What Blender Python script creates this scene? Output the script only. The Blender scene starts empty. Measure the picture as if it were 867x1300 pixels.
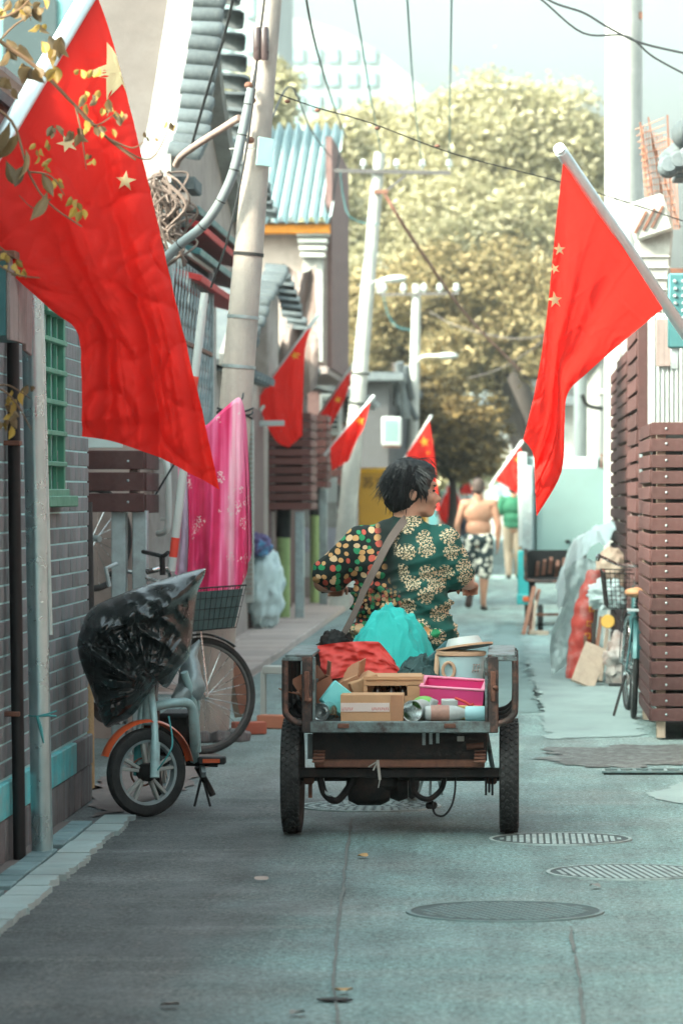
import bpy, bmesh, math, random
import numpy as np
from mathutils import Vector, Matrix, Euler, noise
R = math.radians
random.seed(7)
SC = bpy.context.scene
COL = SC.collection
# ------------------------------------------------------------------ camera
CAM_Z, FPX, VX, VY = 1.5, 3000.0, 650.0, 625.0      # eye height, layout focal length and vanishing point (867x1300 picture)
SPREAD, PIVOT = 1.7, 10.3                            # the street is drafted short and drawn out along y about the tricycle's tail (last lines)
cam = bpy.data.cameras.new('camera'); cam_o = bpy.data.objects.new('camera', cam); COL.objects.link(cam_o)
cam.sensor_fit = 'AUTO'; cam.sensor_width = 36; cam.lens = FPX * SPREAD / 1300 * 36
cam.shift_x = -(VX - 433.5) / 1300; cam.shift_y = -(650 - VY) / 1300
cam.clip_start = 0.1; cam.clip_end = 3000
cam_o.location = (0, PIVOT * (1 - SPREAD), CAM_Z); cam_o.rotation_euler = (R(90), 0, 0)
cam.dof.use_dof = True; cam.dof.focus_distance = 18.2; cam.dof.aperture_fstop = 5.6
SC.camera = cam_o
# ------------------------------------------------------------------ sky and sun
SUN_AZ, SUN_EL = 238.0, 36.0          # degrees: sun stands behind the camera to the left
w = bpy.data.worlds.new('World'); SC.world = w; w.use_nodes = True
nt = w.node_tree; nt.nodes.clear()
wo = nt.nodes.new('ShaderNodeOutputWorld'); bg = nt.nodes.new('ShaderNodeBackground')
sk = nt.nodes.new('ShaderNodeTexSky'); sk.sky_type = 'NISHITA'; sk.sun_disc = False
sk.sun_elevation = R(SUN_EL); sk.sun_rotation = R(SUN_AZ)
sk.air_density = 1.0; sk.dust_density = 10.0; sk.ozone_density = 1.5; sk.altitude = 50
hs = nt.nodes.new('ShaderNodeHueSaturation'); hs.inputs['Saturation'].default_value = 0.45
tm = nt.nodes.new('ShaderNodeMix'); tm.data_type = 'RGBA'; tm.blend_type = 'MULTIPLY'; tm.inputs[0].default_value = 1
tm.inputs[7].default_value = (0.85, 1.01, 0.945, 1)
nt.links.new(sk.outputs[0], hs.inputs['Color']); nt.links.new(hs.outputs[0], tm.inputs[6]); nt.links.new(tm.outputs[2], bg.inputs[0])
bg.inputs[1].default_value = 0.15
nt.links.new(bg.outputs[0], wo.inputs[0])
sun = bpy.data.lights.new('sun', 'SUN'); sun.energy = 2.0; sun.angle = R(5); sun.color = (1.0, 0.86, 0.68)
sun_o = bpy.data.objects.new('sun', sun); COL.objects.link(sun_o); sun_o.location = (-8, -8, 12)
_az = R(SUN_AZ)
SUN_DIR = Vector((math.sin(_az) * math.cos(R(SUN_EL)), math.cos(_az) * math.cos(R(SUN_EL)), math.sin(R(SUN_EL))))
sun_o.rotation_euler = SUN_DIR.to_track_quat('Z', 'Y').to_euler()
vs = SC.view_settings; vs.view_transform = 'Standard'; vs.look = 'None'; vs.gamma = 1; vs.use_curve_mapping = False
vs.exposure = 2.42
SC.cycles.use_denoising = True
SC.cycles.volume_bounces = 0; SC.cycles.max_bounces = 6; SC.cycles.transparent_max_bounces = 8

# ------------------------------------------------------------------ helpers
def P(px, py, y): return Vector(((px - VX) * y / FPX, y, CAM_Z - (py - VY) * y / FPX))
def PG(px, py):
    y = CAM_Z * FPX / (py - VY); return Vector(((px - VX) * y / FPX, y, 0))

class MB:
    def __init__(s): s.v = []; s.f = []; s.m = []
    def add(s, vs_, fs, mi=0):
        o = len(s.v); s.v += [Vector(a) for a in vs_]; s.f += [tuple(i + o for i in f) for f in fs]; s.m += [mi] * len(fs); return s
    def box(s, c, size, rot=None, bev=0.0, mi=0):
        c = Vector(c); hx, hy, hz = [a / 2 for a in size]
        rot = rot.to_matrix() if isinstance(rot, Euler) else rot
        if bev <= 0:
            vs_ = [Vector((x, y, z)) for x in (-hx, hx) for y in (-hy, hy) for z in (-hz, hz)]
            fs = [(0, 1, 3, 2), (4, 6, 7, 5), (0, 4, 5, 1), (2, 3, 7, 6), (0, 2, 6, 4), (1, 5, 7, 3)]
        else:
            vs_ = []; idx = {}
            H = (hx, hy, hz)
            for sx in (-1, 1):
                for sy in (-1, 1):
                    for sz in (-1, 1):
                        for ax in range(3):
                            p = [sx * (hx - bev), sy * (hy - bev), sz * (hz - bev)]
                            p[ax] = (sx, sy, sz)[ax] * H[ax]
                            idx[(sx, sy, sz, ax)] = len(vs_); vs_.append(Vector(p))
            fs = []
            for ax in range(3):
                a, b = [(1, 2), (2, 0), (0, 1)][ax]
                for sg in (-1, 1):
                    q = []
                    for (u, v) in ((-1, -1), (1, -1), (1, 1), (-1, 1)):
                        k = [0, 0, 0]; k[ax] = sg; k[a] = u; k[b] = v; q.append(idx[(*k, ax)])
                    fs.append(tuple(q if sg > 0 else q[::-1]))
                for u in (-1, 1):                      # edges along axis ax
                    for v in (-1, 1):
                        k0 = [0, 0, 0]; k0[a] = u; k0[b] = v
                        k1 = list(k0); k0[ax] = -1; k1[ax] = 1
                        q = [idx[(*k0, a)], idx[(*k1, a)], idx[(*k1, b)], idx[(*k0, b)]]
                        fs.append(tuple(q if u * v < 0 else q[::-1]))
            for sx in (-1, 1):
                for sy in (-1, 1):
                    for sz in (-1, 1):
                        q = [idx[(sx, sy, sz, 0)], idx[(sx, sy, sz, 1)], idx[(sx, sy, sz, 2)]]
                        fs.append(tuple(q if sx * sy * sz > 0 else q[::-1]))
        if rot is not None: vs_ = [rot @ a for a in vs_]
        return s.add([a + c for a in vs_], fs, mi)
    def bar(s, p0, p1, wd, th, up=(0, 0, 1), bev=0.0, mi=0):
        p0 = Vector(p0); p1 = Vector(p1); d = p1 - p0; L = d.length; x = d.normalized(); up = Vector(up)
        y = up.cross(x)
        if y.length < 1e-4: y = Vector((0, 1, 0)).cross(x)
        y.normalize(); z = x.cross(y)
        return s.box((p0 + p1) / 2, (L, wd, th), Matrix((x, y, z)).transposed(), bev, mi)
    def tube(s, pts, r, seg=8, caps=True, closed=False, mi=0):
        pts = [Vector(p) for p in pts]; n = len(pts)
        rs = r if isinstance(r, (list, tuple)) else [r] * n
        def tan(i):
            if closed: return (pts[(i + 1) % n] - pts[i - 1]).normalized()
            return (pts[min(i + 1, n - 1)] - pts[max(i - 1, 0)]).normalized()
        t0 = tan(0); a = Vector((0, 0, 1)) if abs(t0.z) < 0.9 else Vector((1, 0, 0))
        u = (a - t0 * a.dot(t0)).normalized(); vs_ = []
        for i in range(n):
            t = tan(i); u = (u - t * u.dot(t))
            u = u.normalized() if u.length > 1e-6 else Vector((1, 0, 0)); q = t.cross(u)
            for k in range(seg):
                an = 2 * math.pi * k / seg
                vs_.append(pts[i] + (u * math.cos(an) + q * math.sin(an)) * rs[i])
        fs = []
        for i in range(n if closed else n - 1):
            j = (i + 1) % n
            for k in range(seg):
                l = (k + 1) % seg
                fs.append((i * seg + k, i * seg + l, j * seg + l, j * seg + k))
        if caps and not closed:
            fs.append(tuple(range(seg))[::-1]); fs.append(tuple((n - 1) * seg + k for k in range(seg)))
        return s.add(vs_, fs, mi)
    def lathe(s, prof, seg=24, mat=None, caps=True, mi=0):
        vs_ = []; n = len(prof)
        for (r, z) in prof:
            for k in range(seg):
                an = 2 * math.pi * k / seg; vs_.append(Vector((r * math.cos(an), r * math.sin(an), z)))
        fs = [(i * seg + k, i * seg + (k + 1) % seg, (i + 1) * seg + (k + 1) % seg, (i + 1) * seg + k) for i in range(n - 1) for k in range(seg)]
        if caps:
            fs.append(tuple(range(seg))[::-1]); fs.append(tuple((n - 1) * seg + k for k in range(seg)))
        if mat is not None: vs_ = [mat @ a for a in vs_]
        return s.add(vs_, fs, mi)
    def ell(s, c, r, rot=None, seg=16, rings=10, mi=0):
        c = Vector(c); r = (r, r, r) if not isinstance(r, (tuple, list)) else r
        vs_ = [Vector((0, 0, -r[2]))]
        for i in range(1, rings):
            ph = math.pi * i / rings - math.pi / 2
            for k in range(seg):
                an = 2 * math.pi * k / seg
                vs_.append(Vector((r[0] * math.cos(ph) * math.cos(an), r[1] * math.cos(ph) * math.sin(an), r[2] * math.sin(ph))))
        vs_.append(Vector((0, 0, r[2]))); N = len(vs_) - 1; fs = []
        for k in range(seg):
            l = (k + 1) % seg
            fs.append((0, 1 + l, 1 + k)); fs.append((N, N - seg + k, N - seg + l))
            for i in range(rings - 2):
                a = 1 + i * seg; fs.append((a + k, a + l, a + seg + l, a + seg + k))
        if rot is not None:
            rot = rot.to_matrix() if isinstance(rot, Euler) else rot
            vs_ = [rot @ a for a in vs_]
        return s.add([a + c for a in vs_], fs, mi)
    def cap(s, p0, p1, r0, r1, seg=14, mi=0):              # tapered capsule, closed
        p0 = Vector(p0); p1 = Vector(p1); d = p1 - p0; L = max(d.length, 1e-4); z = d / L
        a = Vector((1, 0, 0)) if abs(z.x) < 0.8 else Vector((0, 1, 0)); x = (a - z * a.dot(z)).normalized(); y = z.cross(x)
        m = Matrix((x, y, z)).transposed(); pr = []
        for i in range(1, 6): ph = math.pi / 2 * (i / 5 - 1); pr.append((r0 * math.cos(ph), r0 * math.sin(ph)))
        for i in range(0, 5): ph = math.pi / 2 * i / 5; pr.append((r1 * math.cos(ph), L + r1 * math.sin(ph)))
        o = MB().lathe(pr, seg)
        return s.add([m @ a + p0 for a in o.v], o.f, mi)
    def grid(s, fn, nu, nv, mi=0):
        vs_ = [Vector(fn(i / nu, j / nv)) for j in range(nv + 1) for i in range(nu + 1)]
        fs = [(j * (nu + 1) + i, j * (nu + 1) + i + 1, (j + 1) * (nu + 1) + i + 1, (j + 1) * (nu + 1) + i) for j in range(nv) for i in range(nu)]
        return s.add(vs_, fs, mi)
    def prism(s, poly, h, mat=None, mi=0):                 # polygon in xy extruded along z
        n = len(poly); vs_ = [Vector((x, y, 0)) for x, y in poly] + [Vector((x, y, h)) for x, y in poly]
        fs = [tuple(range(n))[::-1], tuple(range(n, 2 * n))] + [(i, (i + 1) % n, n + (i + 1) % n, n + i) for i in range(n)]
        if mat is not None: vs_ = [mat @ a for a in vs_]
        return s.add(vs_, fs, mi)
    def mesh(s, name, smooth=True, ang=40):
        me = bpy.data.meshes.new(name); me.from_pydata([tuple(a) for a in s.v], [], s.f)
        me.polygons.foreach_set('material_index', s.m)
        if smooth:
            me.shade_smooth(); me.set_sharp_from_angle(angle=R(ang))
        me.update(); return me
    def build(s, name, mat, parent=None, world=False, loc=None, smooth=True, ang=40, rot=None):
        if world and parent is not None:
            im = parent_matrix(parent).inverted(); s.v = [im @ a for a in s.v]
        me = s.mesh(name, smooth, ang)
        for m in (mat if isinstance(mat, (list, tuple)) else [mat]): me.materials.append(m)
        return link(name, me, parent, loc, rot)

def parent_matrix(o):
    m = Matrix.LocRotScale(o.location, o.rotation_euler, o.scale)
    return parent_matrix(o.parent) @ m if o.parent else m
def link(name, data, parent=None, loc=None, rot=None):
    o = bpy.data.objects.new(name, data); COL.objects.link(o)
    if parent is not None: o.parent = parent
    if loc is not None: o.location = loc
    if rot is not None: o.rotation_euler = rot
    return o
def tag(o, label=None, cat=None, group=None, kind=None):
    if label: o['label'] = label
    if cat: o['category'] = cat
    if group: o['group'] = group
    if kind: o['kind'] = kind
    return o
def thing(name, label, cat, loc=(0, 0, 0), rz=0, group=None):
    o = bpy.data.objects.new(name, None); COL.objects.link(o); o.location = loc; o.rotation_euler = (0, 0, rz); o.empty_display_size = 0.1
    return tag(o, label, cat, group)
def copy_tree(o, parent=None):
    c = o.copy(); COL.objects.link(c); c.parent = parent
    for ch in list(o.children): copy_tree(ch, c)
    return c
def poly_eval(pts, t):
    """point at fraction t of arc length of a smoothed polyline"""
    L = [0]
    for a, b in zip(pts, pts[1:]): L.append(L[-1] + (b - a).length)
    d = t * L[-1]
    for i in range(len(pts) - 1):
        if d <= L[i + 1] or i == len(pts) - 2:
            u = (d - L[i]) / max(L[i + 1] - L[i], 1e-9); return pts[i].lerp(pts[i + 1], u)
def cr(pts, n=8):
    """catmull-rom resample"""
    pts = [Vector(p) for p in pts]; out = []
    for i in range(len(pts) - 1):
        p0 = pts[max(i - 1, 0)]; p1 = pts[i]; p2 = pts[i + 1]; p3 = pts[min(i + 2, len(pts) - 1)]
        for k in range(n):
            t = k / n
            out.append(0.5 * ((2 * p1) + (p2 - p0) * t + (2 * p0 - 5 * p1 + 4 * p2 - p3) * t * t + (3 * p1 - p0 - 3 * p2 + p3) * t ** 3))
    out.append(pts[-1]); return out
def fbm(p, sc=1.0, oc=3): return noise.fractal(Vector(p) * sc, 0.6, 2.0, oc)
def blob(name, mb, voxel, mat, parent, sm=6, disp=None, world=False):
    """one continuous skin grown round overlapping closed shapes"""
    if world and parent is not None:
        im = parent_matrix(parent).inverted(); mb.v = [im @ a for a in mb.v]
    me = mb.mesh('tmp', False); o = bpy.data.objects.new('tmp', me); COL.objects.link(o)
    m = o.modifiers.new('r', 'REMESH'); m.mode = 'VOXEL'; m.voxel_size = voxel
    if sm:
        k = o.modifiers.new('s', 'SMOOTH'); k.factor = 0.5; k.iterations = sm
    dg = bpy.context.evaluated_depsgraph_get(); nm = bpy.data.meshes.new_from_object(o.evaluated_get(dg))
    bpy.data.objects.remove(o); bpy.data.meshes.remove(me)
    if disp:
        ns = [v.normal.copy() for v in nm.vertices]
        for v, nn in zip(nm.vertices, ns): v.co = v.co + nn * disp(v.co)
    nm.name = name; nm.shade_smooth()
    for q in (mat if isinstance(mat, (list, tuple)) else [mat]): nm.materials.append(q)
    return link(name, nm, parent)
def text_mesh(name, s, size, mat, parent, M4, extrude=0.001, align='CENTER'):
    cu = bpy.data.curves.new('t', 'FONT'); cu.body = s; cu.size = size; cu.extrude = extrude; cu.align_x = align; cu.align_y = 'CENTER'
    o = bpy.data.objects.new('t', cu); COL.objects.link(o)
    dg = bpy.context.evaluated_depsgraph_get(); me = bpy.data.meshes.new_from_object(o.evaluated_get(dg))
    bpy.data.objects.remove(o); bpy.data.curves.remove(cu)
    if len(me.vertices) == 0: return None
    im = parent_matrix(parent).inverted() if parent else Matrix.Identity(4)
    me.transform(im @ M4); me.materials.append(mat); me.name = name
    return link(name, me, parent)
FACE_CAM = Matrix.Rotation(R(90), 4, 'X')               # text plane facing the camera (-Y)

# ------------------------------------------------------------------ materials
def M(name, col, rough=0.65, metal=0.0, var=0.18, scale=6.0, bump=0.0, bscale=60.0, rnd=0.0, dirt=None, spec=0.4,
      trans=0.0, coat=0.0, island=0.0, streak=None, alpha=None, col2=None, c2=(0.5, 0.6), c2scale=3.0):
    m = bpy.data.materials.new(name); m.use_nodes = True; t = m.node_tree; N = t.nodes; L = t.links
    b = N['Principled BSDF']; out = N['Material Output']
    tc = N.new('ShaderNodeTexCoord'); crd = tc.outputs['Object']
    def noi(sc, det=4, ro=0.6, vec=None):
        n = N.new('ShaderNodeTexNoise'); n.inputs['Scale'].default_value = sc; n.inputs['Detail'].default_value = det; n.inputs['Roughness'].default_value = ro
        L.new(vec or crd, n.inputs['Vector']); return n.outputs['Fac']
    def math_(op, a, bb, c=None):
        n = N.new('ShaderNodeMath'); n.operation = op
        for i, q in enumerate((a, bb, c)):
            if q is None: continue
            if isinstance(q, (int, float)): n.inputs[i].default_value = q
            else: L.new(q, n.inputs[i])
        return n.outputs[0]
    def mix(f, A, B, mode='MIX'):
        n = N.new('ShaderNodeMix'); n.data_type = 'RGBA'; n.blend_type = mode
        for i, q in ((0, f), (6, A), (7, B)):
            if isinstance(q, (int, float)): n.inputs[i].default_value = q
            elif isinstance(q, tuple): n.inputs[i].default_value = (*q[:3], 1)
            else: L.new(q, n.inputs[i])
        return n.outputs[2]
    def ramp(f, a, bb):
        n = N.new('ShaderNodeMapRange'); n.inputs[1].default_value = a; n.inputs[2].default_value = bb; n.clamp = True
        L.new(f, n.inputs[0]); return n.outputs[0]
    m['h'] = 1
    base = tuple(col)
    if col2 is not None: base = mix(ramp(noi(c2scale, 5, 0.65), *c2), tuple(col), tuple(col2))
    v = math_('MULTIPLY_ADD', noi(scale, 5, 0.65), 2 * var * 1.4, 1 - var * 1.4)
    if rnd:
        oi = N.new('ShaderNodeObjectInfo'); v = math_('MULTIPLY', v, math_('MULTIPLY_ADD', oi.outputs['Random'], 2 * rnd, 1 - rnd))
    if island:
        gi = N.new('ShaderNodeNewGeometry'); v = math_('MULTIPLY', v, math_('MULTIPLY_ADD', gi.outputs['Random Per Island'], 2 * island, 1 - island))
    hv = N.new('ShaderNodeCombineXYZ')
    for i in range(3): L.new(v, hv.inputs[i])
    c = mix(1.0, base, hv.outputs[0], 'MULTIPLY')
    if streak:                                             # vertical run marks: colour, amount
        mp = N.new('ShaderNodeMapping'); mp.inputs['Scale'].default_value = (streak[2] if len(streak) > 2 else 14, streak[2] if len(streak) > 2 else 14, 0.7); L.new(crd, mp.inputs[0])
        f = math_('MULTIPLY', ramp(noi(1.0, 4, 0.6, mp.outputs[0]), 0.5, 0.75), streak[1]); c = mix(f, c, tuple(streak[0]))
    if dirt:
        f = math_('MULTIPLY', ramp(noi(dirt[2], 6, 0.7), 0.46, 0.66), dirt[1]); c = mix(f, c, tuple(dirt[0]))
    L.new(c, b.inputs['Base Color'])
    b.inputs['Metallic'].default_value = metal; b.inputs['Specular IOR Level'].default_value = spec
    if coat: b.inputs['Coat Weight'].default_value = coat; b.inputs['Coat Roughness'].default_value = 0.15
    rr = math_('MULTIPLY_ADD', noi(scale * 2.3, 3), 0.3, rough - 0.15); L.new(rr, b.inputs['Roughness'])
    if bump:
        bp = N.new('ShaderNodeBump'); bp.inputs['Strength'].default_value = min(bump, 1); bp.inputs['Distance'].default_value = 0.01
        L.new(noi(bscale, 5, 0.7), bp.inputs['Height']); L.new(bp.outputs[0], b.inputs['Normal'])
    if trans:
        tr = N.new('ShaderNodeBsdfTranslucent'); L.new(c, tr.inputs[0]); mx = N.new('ShaderNodeMixShader'); mx.inputs[0].default_value = trans
        L.new(b.outputs[0], mx.inputs[1]); L.new(tr.outputs[0], mx.inputs[2]); L.new(mx.outputs[0], out.inputs[0])
    if alpha is not None: b.inputs['Alpha'].default_value = alpha
    return m
def glass(name, col, rough=0.08):
    m = M(name, col, rough=rough + 0.15, spec=0.8, var=0.1, scale=3); return m
# ------------------------------------------------------------------ palette
m_brick = M('grey_brick', (0.19, 0.185, 0.19), 0.85, var=0.3, scale=18, bump=0.6, bscale=90, rnd=0.28, dirt=((0.10, 0.17, 0.17), 0.5, 6), streak=((0.055, 0.05, 0.055), 0.6, 24))
m_mortar = M('pale_mortar', (0.36, 0.58, 0.58), 0.9, var=0.2, scale=20, bump=0.4)
m_band = M('turquoise_painted_stone', (0.10, 0.50, 0.52), 0.7, var=0.3, scale=9, bump=0.3, streak=((0.03, 0.28, 0.33), 0.8, 20), dirt=((0.28, 0.34, 0.33), 0.6, 5))
m_plinth = M('plinth_stone', (0.13, 0.115, 0.115), 0.85, var=0.35, scale=12, bump=0.5, rnd=0.2, streak=((0.25, 0.33, 0.33), 0.5, 20))
m_pinkbrick = M('pink_brick', (0.42, 0.33, 0.32), 0.85, var=0.2, scale=14, bump=0.4, rnd=0.18)
m_brownbrick = M('brown_brick_face', (0.15, 0.09, 0.085), 0.85, var=0.3, scale=12, bump=0.5)
m_plaster = M('white_plaster', (0.26, 0.26, 0.245), 0.85, var=0.08, scale=4, bump=0.2, dirt=((0.48, 0.5, 0.48), 0.5, 3))
m_plaster2 = M('cream_plaster', (0.33, 0.27, 0.24), 0.85, var=0.14, scale=4, bump=0.2, dirt=((0.20, 0.165, 0.15), 0.7, 3))
m_greyplaster = M('grey_plaster', (0.30, 0.255, 0.235), 0.9, var=0.2, scale=4, bump=0.3, dirt=((0.15, 0.115, 0.105), 0.7, 3))
m_rooftile = M('grey_roof_tile', (0.075, 0.092, 0.1), 0.8, var=0.3, scale=14, bump=0.5, rnd=0.25, dirt=((0.15, 0.165, 0.16), 0.4, 6))
m_felt = M('brown_grey_felt', (0.075, 0.063, 0.057), 0.9, var=0.2, scale=3, bump=0.4, bscale=40, dirt=((0.10, 0.09, 0.083), 0.5, 2))
m_asphalt = None
m_slat = M('brown_composite_slat', (0.066, 0.027, 0.025), 0.72, var=0.22, scale=22, bump=0.35, bscale=120, rnd=0.22, dirt=((0.10, 0.058, 0.054), 0.35, 7))
m_slat_o = M('orange_brown_slat', (0.34, 0.15, 0.10), 0.75, var=0.2, scale=22, bump=0.35, bscale=120, rnd=0.2)
m_post = M('galvanised_steel', (0.33, 0.40, 0.41), 0.5, 0.55, var=0.3, scale=10, bump=0.15, dirt=((0.20, 0.20, 0.19), 0.5, 8))
m_alu = M('brushed_metal_pipe', (0.42, 0.58, 0.60), 0.30, 0.75, var=0.12, scale=4, streak=((0.16, 0.22, 0.23), 0.5, 12), dirt=((0.14, 0.34, 0.36), 0.3, 3))
m_concrete = M('pole_concrete', (0.40, 0.35, 0.31), 0.88, var=0.2, scale=10, bump=0.5, bscale=70, dirt=((0.19, 0.18, 0.17), 0.55, 5), streak=((0.17, 0.16, 0.15), 0.4, 14))
m_whitepole = M('white_pole_paint', (0.34, 0.35, 0.33), 0.55, var=0.06, scale=4, dirt=((0.55, 0.55, 0.52), 0.35, 4), streak=((0.5, 0.45, 0.4), 0.4, 14))
m_black = M('black_metal', (0.012, 0.013, 0.014), 0.5, 0.3, var=0.3, scale=10)
m_rubber = M('black_rubber', (0.018, 0.019, 0.019), 0.75, var=0.3, scale=20, bump=0.2, dirt=((0.06, 0.06, 0.058), 0.4, 12))
m_cable = M('black_cable', (0.02, 0.022, 0.024), 0.6)
m_teal_cable = M('faded_teal_cable', (0.05, 0.16, 0.17), 0.6)
m_greyconduit = M('grey_conduit', (0.17, 0.20, 0.21), 0.6, var=0.15)
m_rust = M('rusty_steel', (0.20, 0.09, 0.06), 0.85, 0.2, var=0.4, scale=16, bump=0.5, dirt=((0.07, 0.045, 0.04), 0.7, 10))
m_rustpaint = M('chipped_dark_paint', (0.05, 0.04, 0.037), 0.6, 0.4, var=0.4, scale=22, bump=0.3, dirt=((0.22, 0.11, 0.08), 0.8, 16))
m_bedmetal = M('worn_teal_grey_metal', (0.16, 0.21, 0.21), 0.5, 0.5, var=0.35, scale=18, bump=0.25, dirt=((0.06, 0.036, 0.03), 0.95, 13))
m_chrome = M('chrome', (0.62, 0.66, 0.66), 0.25, 1.0, var=0.1)
m_whitepaint = M('white_paint', (0.42, 0.46, 0.45), 0.45, var=0.08, scale=6, dirt=((0.45, 0.45, 0.43), 0.4, 9))
m_offwhite = M('off_white_metal', (0.36, 0.37, 0.345), 0.55, var=0.1, scale=5, dirt=((0.42, 0.40, 0.36), 0.5, 6))
m_greenpaint = M('green_window_paint', (0.05, 0.22, 0.14), 0.6, var=0.2, scale=14, dirt=((0.12, 0.28, 0.2), 0.5, 9))
m_dark = M('dark_interior', (0.012, 0.016, 0.016), 0.6)
m_board = M('weathered_board', (0.26, 0.21, 0.195), 0.85, var=0.25, scale=10, bump=0.4, streak=((0.13, 0.10, 0.095), 0.7, 26))
m_plank = M('pale_plank', (0.46, 0.36, 0.28), 0.8, var=0.2, scale=9, bump=0.3, streak=((0.30, 0.22, 0.17), 0.5, 22))
m_redwood = M('reddish_plank', (0.33, 0.16, 0.11), 0.8, var=0.25, scale=9, bump=0.3)
m_tealbox = M('teal_painted_box', (0.05, 0.16, 0.17), 0.5, 0.2, var=0.2, scale=6, dirt=((0.05, 0.12, 0.12), 0.5, 7))
m_red = M('red_flag_cloth', (0.84, 0.026, 0.018), 0.75, var=0.05, scale=3, bump=0.25, bscale=260, trans=0.45, spec=0.2)
m_star = M('pale_star_cloth', (0.80, 0.66, 0.36), 0.75, var=0.05, trans=0.25, spec=0.2)
m_ystar = M('yellow_star_cloth', (0.85, 0.50, 0.05), 0.75, var=0.05, trans=0.25, spec=0.2)
m_flagpole = M('silver_flagpole', (0.62, 0.68, 0.69), 0.38, 0.5, var=0.12, scale=10)
m_leaf = M('bronze_leaf', (0.15, 0.095, 0.04), 0.55, var=0.35, scale=40, rnd=0.5, trans=0.35)
m_leafy = M('yellow_leaf', (0.38, 0.24, 0.045), 0.55, var=0.3, scale=40, rnd=0.4, trans=0.4)
m_twig = M('twig_bark', (0.16, 0.09, 0.05), 0.85, var=0.3, scale=30)
m_bark = M('dark_bark', (0.045, 0.035, 0.03), 0.9, var=0.4, scale=6, bump=0.8, bscale=14)
m_winglass = glass('window_glass', (0.03, 0.05, 0.055))
m_cyanplastic = M('turquoise_plastic', (0.06, 0.34, 0.35), 0.4, var=0.1)
m_orange = M('orange_paint', (0.62, 0.10, 0.03), 0.4, var=0.12, coat=0.3)

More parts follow.
